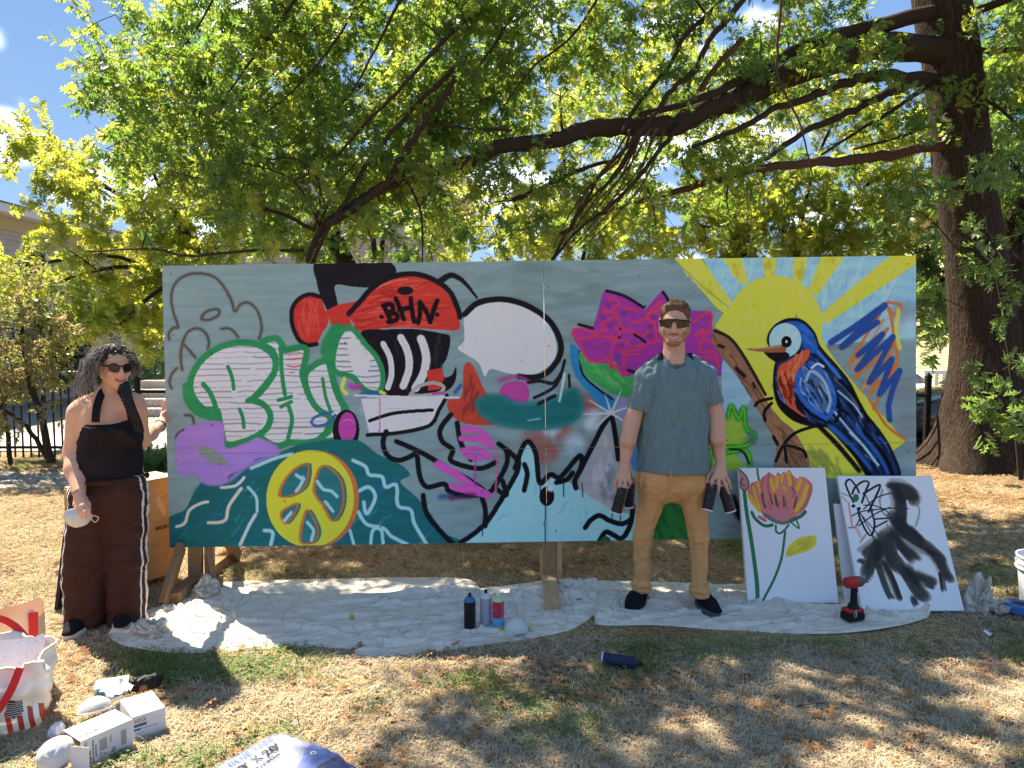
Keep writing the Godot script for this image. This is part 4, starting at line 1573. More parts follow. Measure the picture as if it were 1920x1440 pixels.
	func finish(gain: Color, most: float, grain: float, stretch: float) -> ImageTexture:   # pigment strength and the grain of the board under it
		im.convert(Image.FORMAT_RGB8)
		var n := FastNoiseLite.new()
		n.seed = 4
		n.frequency = 0.05
		n.fractal_octaves = 3
		var g := n.get_image(int(w / stretch), h)
		g.resize(w, h)
		var gd := g.get_data()
		var src := im.get_data()
		var tables := [[], [], []]
		for j in 48:
			var row := PackedByteArray()
			row.resize(256)
			for i in 256:
				var c = Color(i / 255.0, 0, 0).srgb_to_linear().r * gain[j / 16] * (1.0 + grain * ((j % 16) / 7.5 - 1.0))
				row[i] = int(clampf(Color(minf(c, most), 0, 0).linear_to_srgb().r, 0, 1) * 255.0)
			tables[j / 16].append(row)
		var speck := RandomNumberGenerator.new()
		speck.seed = 21
		for i in gd.size():
			var k := i * 3
			var j := clampi((gd[i] >> 4) + int(speck.randfn(0.0, 1.6 if grain > 0.05 else 0.8)), 0, 15)
			src[k] = tables[0][j][src[k]]
			src[k + 1] = tables[1][j][src[k + 1]]
			src[k + 2] = tables[2][j][src[k + 2]]
		return ImageTexture.create_from_image(Image.create_from_data(w, h, false, Image.FORMAT_RGB8, src))

func mural_left(p: Painter):
	# clouds in thin grey
	p.frame(300, 480, 0.25)
	for s in ["70,620 65,570 100,530 135,525 100,420 80,300 110,200 190,140 300,125 410,160 480,240 530,330 555,410 600,355 660,345 720,400 750,480 755,560 735,620", "305,465 330,420 390,395 440,400 430,440 370,470 310,470", "170,850 155,750 170,640 210,560 280,535 340,570 365,640 355,690", "175,650 230,710 270,760", "450,540 510,535 550,560 585,605", "130,830 90,880 75,940 95,990", "190,1185 245,1190 260,1250"]:
		p.stroke("5a544e", 34, s, 0.6, 0.35)
		p.stroke("453f3a", 14, s, 0.6, 0.25)
	# the dark and red shapes behind the lettering: a red dome with three letters on it, plain dark and pale shapes below
	p.frame(560, 480, 0.2361)
	p.fill("a5302b", "-70,430 0,345 80,315 160,320 200,420 225,520 180,600 130,690 50,690 -10,640 -55,560")
	p.scrub("b8463c", 24, "-70,430 0,345 80,315 160,320 200,420 225,520 180,600 130,690 50,690 -10,640 -55,560", 14, 200, 80, 0.7, 0.3)
	p.stroke("1c191d", 34, "160,320 80,300 0,330 -60,410 -60,530 -10,650 60,700 140,690", 0.3)
	p.fill("1d1a1f", "125,45 450,40 700,45 760,130 690,180 560,240 420,238 280,225 290,330 330,470 400,480 340,540 280,560 240,470 170,330 130,200")
	p.fill("a8322c", "300,380 470,350 440,430 380,460 420,560 250,540 200,430", 1.0, false)
	var dome := "385,450 470,360 560,260 680,190 820,150 950,165 1080,220 1180,310 1230,420 1262,570 1100,578 900,565 700,562 480,592 420,520"
	p.fill("a8322c", dome)
	p.scrub("c05248", 16, dome, 40, 260, -8, 0.8, 0.25, 10)
	p.scrub("8e2824", 18, dome, 26, 240, -8, 0.8, 0.3, 10)
	p.stroke("c98a80", 12, "600,260 720,200 860,180", 0.9, 0.2)
	p.stroke("1c191d", 44, "385,455 480,350 560,260 680,180 830,140 960,150 1090,205 1190,290 1250,420 1268,490", 0.25)
	p.stroke("1d1a1f", 60, "1100,205 1190,150 1290,200 1400,330", 0.3, 1.0, true, false, 0.3)
	p.oval("1c191d", 832, 270, 62, 34)
	for s in ["660,385 720,510", "655,390 720,380 735,425 690,450 760,455 765,500 700,520", "755,330 790,410 822,500", "785,425 880,400", "875,330 885,420 905,520", "945,360 950,440 935,530", "950,365 1000,440 1030,520", "1085,350 1055,430 1030,525"]:
		p.stroke("18151a", 40, s, 0.3)
	p.oval("18151a", 647, 476, 17, 17)
	p.oval("18151a", 1086, 458, 17, 17)
	var dark := "480,600 700,575 900,572 1110,605 1190,640 1165,800 1115,880 1105,960 1200,940 1240,870 1235,980 1170,1060 1000,1105 640,1105 660,960 600,800"
	p.fill("1a171b", dark)
	p.scrub("322d33", 26, dark, 18, 260, 85, 0.9, 0.25)
	for s in [[70, "960,650 1000,780 985,920 915,1050"], [62, "800,640 860,770 865,900 820,1030"], [48, "660,690 715,800 730,930 700,1040"]]:
		p.stroke("d6d3d6", s[0], s[1], 0.15)
		p.stroke("9b9aa2", s[0] * 0.3, s[1], 0.9, 0.25)
	p.fill("a8322c", "1010,900 1120,880 1150,960 1110,1050 1020,1060", 1.0, false)
	var zig := "490,1125 1160,1095 1110,1200 1030,1330 760,1390 560,1405"
	p.fill("d2cfd2", zig, 1.0, false)
	p.lines("a9a8ae", 8, zig, 46, 0.8, 0.6)
	p.stroke("1a171b", 30, "1170,1100 1110,1210 1030,1340 760,1400 540,1412", 0.3)
	p.stroke("1a171b", 26, "560,1300 760,1240 1060,1215", 0.3)
	p.scrub("9a9aa2", 40, zig, 12, 160, -10, 1.0, 0.12)
	p.stroke("8d8a88", 30, "880,1095 940,1030 1060,1000 1140,1030 1110,1080 980,1100 880,1098", 0.3)
	# bubble lettering
	p.frame(300, 480, 0.25)
	var b := "235,960 260,860 330,760 430,690 560,650 700,655 800,700 855,770 850,860 790,950 720,1030 690,1075 760,1100 810,1150 825,1210 790,1290 700,1350 590,1390 500,1400 470,1300 450,1200 430,1145 330,1130 260,1050"
	var hh := "770,645 860,615 905,660 925,705 1000,690 1085,690 1075,800 1060,880 1100,1000 1180,1130 1290,1210 1270,1300 1180,1370 1060,1390 980,1385 880,1410 790,1370 760,1320 820,1250 825,1180 780,1110 700,1075 760,1010 850,880 870,780 840,700"
	var n := "1090,890 1140,825 1240,780 1270,850 1295,950 1335,1060 1390,1150 1400,1260 1380,1330 1300,1370 1200,1370 1275,1300 1290,1210 1180,1130 1110,1010"
	for s in [hh, n, b]:
		p.stroke("2a7348", 66, s, 0.3, 1.0, true, true)
		p.fill("d5cfd3", s)
		p.stroke("f0eaee", 30, s, 0.4, 0.5, true, true)
		p.lines("77747f", 13, s, 43, 0.9, 0.5)
		p.stroke("2a7348", 40, s, 0.25, 1.0, true, true)
	p.lines("a8505a", 14, "940,715 1070,705 1060,840 940,860", 48, 0.6, 0.8)
	for s in [[80, "205,970 225,1080 310,1165 440,1195"], [40, "325,950 380,1020 420,1120 450,1230"], [30, "508,820 540,900 555,990"], [28, "600,1140 625,1210 632,1280"], [30, "885,1072 940,1060 985,1045"], [30, "905,1125 950,1100 985,1085"], [34, "960,1110 990,1220 960,1370"], [34, "900,680 910,860 935,1030"], [26, "1215,910 1240,1050 1275,1150"], [30, "1270,1210 1240,1310 1200,1360"], [40, "655,1080 760,1010 850,890"]]:
		p.stroke("2a7348", s[0], s[1], 0.25)
	p.frame(560, 480, 0.2361)
	var petal := "270,830 285,720 320,620 380,565 440,600 520,700 600,790 650,900 655,1010 620,1072 540,1060 480,1010 430,950 350,930 285,900"
	p.stroke("2a7348", 150, "300,590 250,680 225,760", 0.25)
	p.stroke("2a7348", 60, petal, 0.3, 1.0, true, true)
	p.fill("d5cfd3", petal)
	p.lines("62626c", 14, petal, 46, 0.9, 0.6)
	p.fill("d8d4d8", "380,680 430,640 500,720 560,840 520,930 440,920 400,820")
	p.stroke("2a7348", 34, petal, 0.25, 1.0, true, true)
	p.stroke("2a7348", 40, "240,780 270,950 330,1130 350,1210", 0.25)
	for s in [["c9c04a", 40, "360,960 340,1040 380,1090"], ["9a3a86", 60, "400,1010 440,1040 490,1020"], ["2f4f86", 50, "490,1090 560,1085 650,1090"], ["2f4f86", 26, "270,1230 150,1260 100,1310 150,1340 250,1310 290,1250"], ["c9c04a", 40, "640,1070 680,1085"], ["9a3a86", 26, "1060,1090 1110,1080 1150,1090"], ["2f4f86", 40, "1280,1020 1230,1080"]]:
		p.stroke(s[0], s[1], s[2], 0.6, 0.5)
	p.stroke("c4bcc2", 14, "440,1098 900,1112 1250,1118 1440,1130", 0.4, 0.5)
	p.stroke("9a3a86", 20, "640,1120 640,1390", 0.8, 0.25)
	p.oval("1a171b", 375, 1375, 105, 165)
	p.oval("9a3a86", 385, 1350, 70, 120)
	p.stroke("b86aa8", 14, "350,1300 400,1290 430,1310", 0.8, 0.3)
	# the teal hill with pale cracks
	p.frame(300, 480, 0.3888)
	var hill := "40,1270 130,1215 180,1120 270,1030 420,970 560,945 700,895 830,880 960,885 1050,950 1160,1000 1205,1050 1160,1085 1240,1160 1300,1230 1370,1330 1440,1420 30,1420"
	p.fill("1f5659", hill)
	p.scrub("245a7c", 46, hill, 34, 190, -45, 0.9, 0.18)
	p.scrub("23565a", 40, hill, 34, 150, -40, 0.9, 0.2)
	p.scrub("40808e", 26, hill, 16, 120, -50, 0.9, 0.16)
	p.fill("8c6bb0", "90,850 120,820 290,790 310,860 320,930 420,900 480,870 580,945 470,970 420,1010 340,1050 320,1090 260,1100 210,1080 180,1040 110,1050 80,980 90,920")
	p.stroke("8c6bb0", 34, "100,850 290,800 320,930 480,885 570,940 420,1010 330,1080 230,1090 180,1040 110,1040 90,930 100,850", 0.9, 0.4)
	p.fill("727d78", "190,915 250,920 320,975 322,1000 250,990 205,955")
	p.stroke("3a3440", 12, "80,870 90,850 120,830", 0.8, 0.4)
	for s in [["c9bfae", 17, "90,1302 130,1282 150,1222 200,1190 240,1180"], ["c9bfae", 17, "300,1112 370,1102 412,1062"], ["bfae9f", 18, "240,1282 320,1272 340,1200 400,1112"], ["8fb8d0", 16, "430,1110 470,1160 475,1230"], ["a9c6d6", 20, "395,1390 440,1290 470,1240"], ["8fb8d0", 18, "640,950 560,970 440,1020"], ["8fb8d0", 22, "930,980 990,1010 1010,1050 1070,1060 1090,1110 1140,1100 1150,1200 1210,1220 1230,1290 1290,1390"], ["8fb8d0", 22, "960,1130 1010,1110 1040,1160 1000,1240 985,1180"], ["8fb8d0", 22, "960,1230 1000,1290 1080,1310 1120,1350 1200,1390"], ["8fb8d0", 20, "1020,1395 1030,1320 1070,1320 1080,1395"], ["8fb8d0", 22, "510,1320 550,1330 540,1395"], ["8fb8d0", 16, "920,1320 940,1390"]]:
		p.stroke(s[0], s[1], s[2], 0.5, 0.7)
	# peace sign
	p.oval("a85f36", 752, 1168, 210, 236)
	p.oval("d2be34", 728, 1166, 210, 236)
	p.scrub("bfa92c", 30, p.ring(728, 1166, 200, 226), 30, 120, -60, 0.9, 0.25)
	for s in ["580,1150 600,1085 650,1025 715,1000 705,1100 640,1150", "745,1130 765,1030 805,1010 870,1070 888,1160 870,1240 832,1272 790,1200", "590,1232 665,1190 652,1240 610,1286", "680,1352 712,1222 765,1310 752,1370 700,1384"]:
		p.fill("a85f36", s)
		p.frame(300 + 5, 480, 0.3888)
		p.stroke("2a6266", 6, s, 0.5, 0.8, true, true)
		p.fill("2a6266", s)
		p.frame(300, 480, 0.3888)
		p.stroke("a85f36", 15, s, 0.5, 0.35, true, true)
	for s in ["660,1050 690,1080 660,1130", "760,1080 790,1120 830,1130 860,1160", "800,1180 840,1230", "605,1275 640,1230", "715,1280 745,1320 735,1370", "690,1060 700,1075"]:
		p.stroke("8fb8d0", 20, s, 0.5, 0.7)

func mural_middle(p: Painter):
	p.frame(700, 480, 0.3888)
	# the white balloon
	var ball := "430,290 480,245 600,215 720,240 820,310 870,400 870,480 820,540 740,575 640,560 560,540 530,575 500,510 440,470 400,440 430,400"
	p.fill("c6c6bd", ball)
	p.scrub("dddcd6", 40, ball, 18, 200, 15, 1.0, 0.06, 30)
	p.scrub("98a09a", 60, ball, 14, 70, 80, 1.0, 0.05, 90)
	p.scrub("8a968f", 26, ball, 26, 50, 80, 1.0, 0.14, 60)
	p.scrub("f0efec", 14, "700,240 830,330 870,430 830,530 760,560 830,460 800,360", 22, 80, 130, 0.6, 0.4, 30)
	p.stroke("1a171b", 30, "430,280 500,222 620,208 740,242 840,312 890,400 890,480 830,560 760,582 690,576", 0.35, 1.0)
	# red cloth, teal and haze
	p.fill("a03a2e", "430,530 470,520 545,665 600,680 620,780 560,810 430,800 360,745 358,690 420,670")
	p.scrub("7a2f2a", 20, "430,530 545,665 620,780 430,800 360,745 420,670", 12, 120, 110, 0.8, 0.35)
	for s in [["8e4a40", 900, 850, 100, 0.9], ["8e4a40", 780, 880, 110, 0.9], ["94382c", 840, 950, 80, 1.0], ["8e4a40", 1030, 720, 90, 0.8], ["a9bfd2", 960, 900, 90, 0.9], ["a9bfd2", 860, 830, 70, 0.8], ["c9d2dc", 1060, 790, 80, 0.8], ["8a80b8", 1190, 680, 70, 1.0], ["8a80b8", 1210, 760, 60, 0.9], ["5f6f96", 760, 820, 70, 0.7]]:
		p.spray(s[0], s[1], s[2], s[3], s[4])
	p.fill("9a3a7e", "600,650 640,605 720,605 745,650 730,700 650,700")
	p.stroke("9a3a7e", 30, "600,600 680,575 760,610", 0.9, 0.3)
	var teal := "500,690 600,672 700,712 860,690 960,640 1000,720 960,790 850,822 640,812 520,760"
	p.fill("1f5a5c", teal)
	p.stroke("2a6668", 40, teal, 0.9, 0.4, true, true)
	p.stroke("6f9aa0", 12, "740,790 800,780", 0.9, 0.4)
	for s in [[18, "740,605 800,600 860,610 900,560"], [16, "770,680 850,640 890,590 915,500"], [18, "790,710 870,670"], [14, "935,570 940,630"]]:
		p.stroke("1d1b20", s[0], s[1], 0.5, 0.8)
	p.stroke("aebcc8", 16, "915,560 900,650 890,700", 0.9, 0.4)
	# flower, its leaf and stripe
	p.fill("2a6a96", "940,430 985,450 1000,560 1060,620 1155,690 1125,755 1040,665 960,560")
	p.stroke("16181c", 10, "985,455 1000,560 1060,625 1150,690", 0.6, 0.8)
	p.fill("3a8648", "985,460 1080,520 1130,500 1200,580 1300,560 1260,660 1180,672 1080,620 1010,560")
	p.scrub("57a05a", 30, "985,460 1080,520 1200,580 1300,560 1260,660 1080,620", 14, 90, 40, 0.9, 0.25)
	p.frame(0, 0, 1.0)
	var flower := "1126,548 1133,543 1165,553 1205,580 1236,545 1258,580 1330,583 1333,640 1350,648 1350,702 1300,714 1235,692 1168,705 1150,676 1128,681 1100,678 1082,650 1067,625 1070,614 1108,614"
	p.fill("8a2f7e", flower, 1.0, false)
	p.scrub("7a3a86", 10, flower, 40, 30, 30, 0.9, 0.3, 60)
	p.frame(1040, 520, 0.1945)
	for s in ["160,560 170,500 240,490 330,520 400,540", "170,540 230,640 270,740 330,800 420,810 490,780 530,870 570,850 650,945 690,870", "460,330 520,200 600,250 540,300 580,380 620,490 560,620 520,760 545,860", "430,500 470,340 540,330", "430,520 520,480 600,500 720,520 830,560 900,470 1000,230 860,380 960,310", "540,600 640,610 760,650 860,640 950,600 1030,610", "640,720 720,700 830,680", "680,740 800,740", "720,440 860,400 950,430", "600,660 660,760 640,860", "470,420 560,380", "470,570 540,560", "940,430 960,560 940,630", "1130,470 1160,400 1150,560 1160,700 1140,850", "1060,450 1160,420", "650,290 760,320", "240,590 400,560 540,590", "1320,430 1430,350 1490,360 1470,520 1400,560 1500,640", "1330,560 1420,500 1380,700 1520,720 1560,860", "1300,800 1420,760 1540,780"]:
		p.stroke("d8344e", 24, s, 0.4, 0.75)
	for s in [[30, "475,128 650,180 840,292"], [26, "210,450 350,487"], [30, "1020,140 1060,200 1095,275"], [24, "745,545 800,580 860,625"], [26, "690,890 760,910"], [20, "610,490 620,500"], [20, "600,570 610,580"]]:
		p.stroke("1f1a22", s[0], s[1], 0.4)
	for s in [[440, 380], [520, 470], [490, 260], [640, 340], [740, 620], [620, 650], [900, 470], [930, 380], [900, 560], [590, 755]]:
		p.oval("6f2f72", s[0], s[1], 34, 30)
	p.spray("b5532f", 1230, 850, 120, 0.8)
	# the blue animal with a grey horn
	p.frame(700, 480, 0.3888)
	p.fill("8e8d92", "1000,1050 1070,900 1140,775 1165,860 1180,1000 1175,1215 1080,1185 1000,1130")
	p.scrub("a8a6ab", 40, "1050,1000 1140,820 1165,1000 1150,1190 1060,1160", 14, 120, 90, 0.9, 0.25)
	p.scrub("6d6c76", 40, "1080,1080 1165,1000 1170,1200 1090,1190", 10, 80, 80, 0.9, 0.25)
	var beast := "420,1390 530,1300 610,1190 690,1040 705,960 740,900 790,960 805,1095 870,1060 930,1080 1000,1130 1080,1180 1150,1220 1230,1240 1300,1260 1300,1400 1000,1400 700,1400"
	p.fill("84b2d2", beast)
	p.scrub("94bedb", 40, beast, 30, 150, -20, 0.9, 0.2, 30)
	p.scrub("6f9fc2", 30, beast, 16, 110, -60, 0.9, 0.2, 30)
	for s in ["60,840 45,900 70,960 130,980 200,950", "110,890 180,920 260,960 340,1010 450,1070 550,1140", "210,960 225,1060 260,1110 340,1095 365,1130 430,1150 550,1140 600,1080 640,1000 640,940 600,900", "370,760 320,830 330,890 380,930 370,980 440,1010 520,1020 590,990", "240,1150 260,1240 330,1330 395,1395", "540,1300 540,1220 520,1150", "420,1385 530,1300 600,1200 690,1040 700,960 740,890 780,950 800,1090 850,1050 900,1062 990,960 1000,1010 970,1080 975,1120", "880,1090 930,1075 960,1040", "990,1040 1060,900 1100,820 1140,772 1160,850 1178,980", "580,1110 640,1150 620,1080", "640,930 690,980 680,1020", "400,800 420,900 470,980", "1020,1310 1050,1270 1090,1250 1140,1275 1200,1290 1245,1265", "1090,1375 1120,1330 1150,1340 1200,1360 1240,1290 1250,1200", "725,1000 740,1050 725,1130"]:
		p.stroke("17151a", 27, s, 0.3)
	p.oval("1f4f2c", 1120, 1375, 26, 26)
	p.oval("15121a", 835, 1155, 36, 47)
	p.spray("e8eaf0", 850, 1122, 22, 1.6)
	for x in [[803, 1090, 1180], [828, 1200, 1380], [525, 1300, 1350], [914, 1090, 1160], [1005, 1090, 1160], [1150, 1240, 1270], [1190, 1250, 1300]]:
		p.stroke("1d2a36", 5, "%d,%d %d,%d" % [x[0], x[1], x[0] + 2, x[2]], 0.5, 0.8)
	for s in [[36, "430,830 500,838 560,885"], [34, "420,875 500,880 575,920"], [36, "430,935 500,930 560,965"], [44, "310,1000 400,1050 480,1110 550,1150"], [40, "380,1105 460,1130 540,1145"], [30, "450,960 520,975"]]:
		p.stroke("b04a98", s[0], s[1], 0.3)
	p.stroke("9a3a86", 12, "490,960 488,1110", 0.8, 0.4)
	p.stroke("b0567a", 14, "596,930 588,1155", 0.8, 0.4)
	p.stroke("2f3f74", 40, "320,1160 380,1150", 0.9, 0.3)
	p.stroke("4a2038", 40, "370,1165 490,1150", 0.9, 0.3)
	for s in ["1140,755 1030,690", "1140,755 1060,830", "1140,755 1190,640", "1140,755 1290,700", "1140,755 1250,820", "1140,755 1000,760", "1140,755 1110,660"]:
		p.stroke("d9dbe8", 16, s, 0.9, 0.35, true, false, 0.3)

func mural_right(p: Painter):
	p.frame(1180, 460, 0.3889)
	var sky_ := "330,40 1390,40 1390,300 1370,440 930,480 870,300 460,290"
	p.fill("7fa5c2", sky_, 1.0, false)
	p.scrub("9abbd2", 34, sky_, 60, 150, -70, 0.9, 0.25, 30)
	p.scrub("6b8fae", 34, sky_, 50, 110, -65, 1.0, 0.12, 30)
	p.spray("6f7d80", 1340, 330, 120, 1.4)
	p.spray("a9c0d0", 1330, 400, 90, 0.9)
	var low := "460,300 400,390 530,480 620,700 700,820 780,920 850,1050 960,1120 1160,1130 1300,1120 1250,1000 1330,945 1230,830 1100,690 1000,570 930,470 900,400 690,600"
	for s in ["205,66 330,60 480,270 462,335 410,300", "430,50 520,50 562,172 530,192", "630,50 695,50 682,165 648,165", "785,50 848,48 812,192 775,168", "915,50 1030,48 892,245 850,222", "1250,50 1372,48 1375,90 940,378 898,342", low]:
		p.fill("c2b83a", s, 1.0, false)
		p.scrub("d6cd58", 16, s, 22, 110, -70, 0.8, 0.3, 40)
		p.scrub("a09c3a", 30, s, 20, 100, -70, 1.0, 0.12, 40)
	p.stroke("8f8f50", 10, "215,80 330,190 470,300", 0.8, 0.5)
	p.oval("c9be3c", 690, 385, 232, 238)
	p.scrub("d8cf58", 20, p.ring(690, 385, 225, 230), 60, 120, -60, 0.8, 0.25, 60)
	p.scrub("a39c34", 34, p.ring(690, 360, 200, 190), 40, 100, -60, 1.0, 0.10, 60)
	p.scrub("7a8038", 34, "850,950 960,1000 1150,1110 900,1100", 20, 150, 60, 0.9, 0.25)
	p.spray("6a7478", 1290, 700, 110, 1.2)
	p.spray("6a7478", 1330, 860, 100, 1.4)
	# branch, leaf, patches
	p.fill("7f9cab", "440,565 490,580 575,730 520,790 450,795")
	p.spray("7f9cab", 500, 700, 80, 0.9)
	var wood_ := "395,405 460,430 560,560 640,720 720,830 795,900 865,1060 700,1075 705,990 690,930 620,800 520,640 440,540 390,460"
	p.fill("7d563f", wood_)
	p.scrub("946a4e", 18, wood_, 26, 110, 58, 0.9, 0.3)
	p.scrub("5a3c2e", 16, wood_, 22, 100, 58, 0.9, 0.35)
	for s in [[16, "400,410 480,450 560,560 650,720"], [24, "505,590 550,630"], [12, "590,660 600,685"], [16, "420,480 445,490"]]:
		p.stroke("231b1c", s[0], s[1], 0.6, 0.8)
	p.fill("7f9a38", "365,930 400,840 470,830 490,775 520,840 548,785 560,880 600,920 560,960 590,1020 480,980 560,1070 400,1075 365,1010")
	p.spray("8fae3c", 470, 900, 80, 0.8)
	for s in ["470,830 485,770 522,835 545,778 558,880 602,912 560,962 470,972 395,985 385,1070", "450,1000 560,990 580,1070", "380,900 400,960"]:
		p.stroke("2c7a22", 34, s, 0.6, 0.6)
		p.stroke("55b02a", 10, s, 0.8, 0.4)
	p.stroke("1a2a1a", 14, "480,980 540,990 575,1050", 0.7, 0.7)
	p.spray("3f5a6a", 580, 930, 50, 1.0)
	p.fill("28602e", "95,1420 190,1150 250,1200 330,1420")
	p.scrub("1d4a26", 30, "95,1420 190,1150 250,1200 330,1420", 16, 90, 60, 0.9, 0.3)
	p.spray("121214", 540, 1280, 60, 1.8)
	p.stroke("121214", 40, "500,1210 530,1290 560,1350", 0.8, 0.5)
	p.fill("3c6a9a", "5,880 55,870 75,1000 40,1080 5,1050")
	# the scribble
	p.stroke("b5622f", 16, "1000,500 1200,330 1050,570 1240,400 1080,640 1270,470 1150,720 1290,560 1170,790", 0.6, 0.7, false)
	p.stroke("c07a3a", 12, "1020,470 1220,360 1070,600 1250,450 1110,700 1280,520", 0.6, 0.6, false)
	p.stroke("b5622f", 16, "1235,275 1300,290 1270,340 1240,300 1260,380 1290,560", 0.6, 0.7)
	p.stroke("c9bf4a", 30, "1290,310 1280,420 1300,500", 0.9, 0.4)
	p.stroke("27407c", 36, "962,468 1090,385 1225,288 1015,492 1110,420 1190,370", 0.4, 0.9, false)
	p.stroke("27407c", 30, "1095,530 1215,425 1090,600 1265,440 1150,660 1262,545 1200,718 1300,600 1262,700 1245,770 1252,845", 0.4, 0.9, false)
	p.stroke("b5622f", 16, "1150,740 1190,800 1240,870 1330,938", 0.7, 0.7)
	# the bird
	var bird := "668,482 660,440 690,390 750,358 820,362 880,420 910,490 990,580 1060,670 1120,790 1200,890 1262,990 1300,1120 1170,1130 1080,1010 960,880 900,872 800,845 730,790 700,730 690,650 700,560 725,530"
	p.fill("1c2a4a", bird)
	p.scrub("0c101c", 30, bird, 50, 120, 56, 0.9, 0.3)
	p.scrub("2a5298", 18, bird, 36, 120, 56, 0.9, 0.3)
	p.scrub("64788c", 10, bird, 20, 100, 56, 0.8, 0.3)
	p.stroke("131318", 15, bird, 0.8, 0.6, true, true)
	p.fill("23488c", "690,402 750,368 820,372 880,432 900,510 840,505 800,425 740,392")
	p.scrub("2f5ca6", 20, "690,402 750,368 820,372 880,432 900,510 840,505 800,425", 14, 80, 40, 0.8, 0.3)
	p.oval("8ab2ca", 742, 455, 78, 82)
	p.scrub("a9cbdc", 14, p.ring(742, 455, 70, 74), 26, 50, 60, 0.8, 0.3, 60)
	p.fill("1a1216", "640,508 745,512 760,540 700,560")
	p.fill("804e34", "553,498 650,489 735,478 745,508 690,515 640,512")
	p.stroke("a87a58", 8, "580,496 660,494 720,487", 0.8, 0.6)
	p.oval("101014", 748, 463, 25, 27)
	p.oval("e8e8ea", 748, 462, 6, 7)
	p.fill("b4452c", "755,555 850,498 855,540 805,610 785,680 800,780 850,825 790,800 730,720 705,640 715,580")
	p.scrub("cc6a48", 14, "755,555 850,498 805,610 785,680 730,720 705,640", 18, 90, 100, 0.8, 0.35)
	p.scrub("6a2018", 14, "755,600 785,680 800,780 730,720 705,640", 16, 90, 80, 0.8, 0.4)
	p.fill("140f10", "693,660 722,740 790,795 885,860 800,848 730,792 700,730")
	p.fill("2a4f92", "790,640 830,572 885,560 960,640 992,720 982,800 930,852 860,790 810,730")
	p.fill("4c5a64", "850,640 880,590 940,650 970,740 940,800 890,740", 0.8)
	var wing := "790,640 830,572 885,560 960,640 992,720 982,800 930,852 860,790 810,730"
	p.scrub("14213f", 20, wing, 26, 90, 62, 0.9, 0.35)
	p.scrub("7488a0", 10, wing, 22, 80, 62, 0.8, 0.35)
	p.scrub("2f5ca8", 14, wing, 18, 80, 62, 0.8, 0.35)
	for s in [["7f97ac", 18, "845,650 870,605 930,650 962,740 950,800"], ["7f97ac", 13, "820,640 815,690 840,720"], ["8ba0b4", 13, "985,800 1050,880 1140,980 1180,1040"], ["4a5864", 26, "990,640 1060,710 1100,790"], ["8ba0b4", 10, "1000,700 1080,770 1120,830"], ["264c8c", 34, "960,870 1060,960 1160,1080"], ["264c8c", 26, "1090,880 1180,980 1250,1100"], ["0f1014", 30, "900,860 1000,960 1110,1090"], ["0f1014", 22, "1000,640 1090,740 1150,850"], ["8aa6c0", 14, "1060,900 1120,960 1200,1060"], ["0f1014", 20, "800,740 870,810 950,850"], ["0f1014", 16, "1000,740 1010,800 990,850"], ["0f1014", 24, "1130,900 1220,1000 1270,1110"], ["0f1014", 18, "1050,970 1120,1050 1170,1120"], ["3a66b0", 16, "900,510 960,580 1010,640"], ["d0dae2", 12, "870,590 900,570 930,585"], ["2c54a0", 22, "800,650 820,720 880,790 950,840"]]:
		p.stroke(s[0], s[1], s[2], 0.6, 0.6)
	for s in ["682,735 620,750 600,772", "680,758 645,800 650,845", "905,866 800,900 740,960 702,1040", "750,960 830,985 850,1020", "745,965 755,1045", "690,920 712,960"]:
		p.stroke("161417", 17, s, 0.5, 0.9)

func mural_texture() -> ImageTexture:
	var p := Painter.new(1536, 576, [Vector2(302, 497), Vector2(1714, 480), Vector2(1719, 1005), Vector2(322, 1026)], "6e8084", 11)
	p.frame(0, 0, 1.0)
	p.scrub("7a8b8c", 26, "290,480 1720,470 1730,1020 310,1040", 260, 160, 2, 0.9, 0.12, 10)
	p.scrub("646f6d", 26, "900,480 1720,470 1730,1020 900,1040", 200, 160, 2, 0.9, 0.14, 10)
	mural_left(p)
	mural_middle(p)
	mural_right(p)
	p.frame(0, 0, 1.0)
	for k in 60:   # screw heads, scuffs and drips
		var x := p.r.randf_range(310, 1710)
		var y := p.r.randf_range(490, 1010)
		p.stroke("3a3c3e", p.r.randf_range(1.0, 2.4), "%f,%f %f,%f" % [x, y, x + p.r.randf_range(-3, 3), y + p.r.randf_range(0, 6)], 0.6, 0.5)
	return p.finish(Color(1.85, 1.92, 1.82), 0.80, 0.12, 6.0)

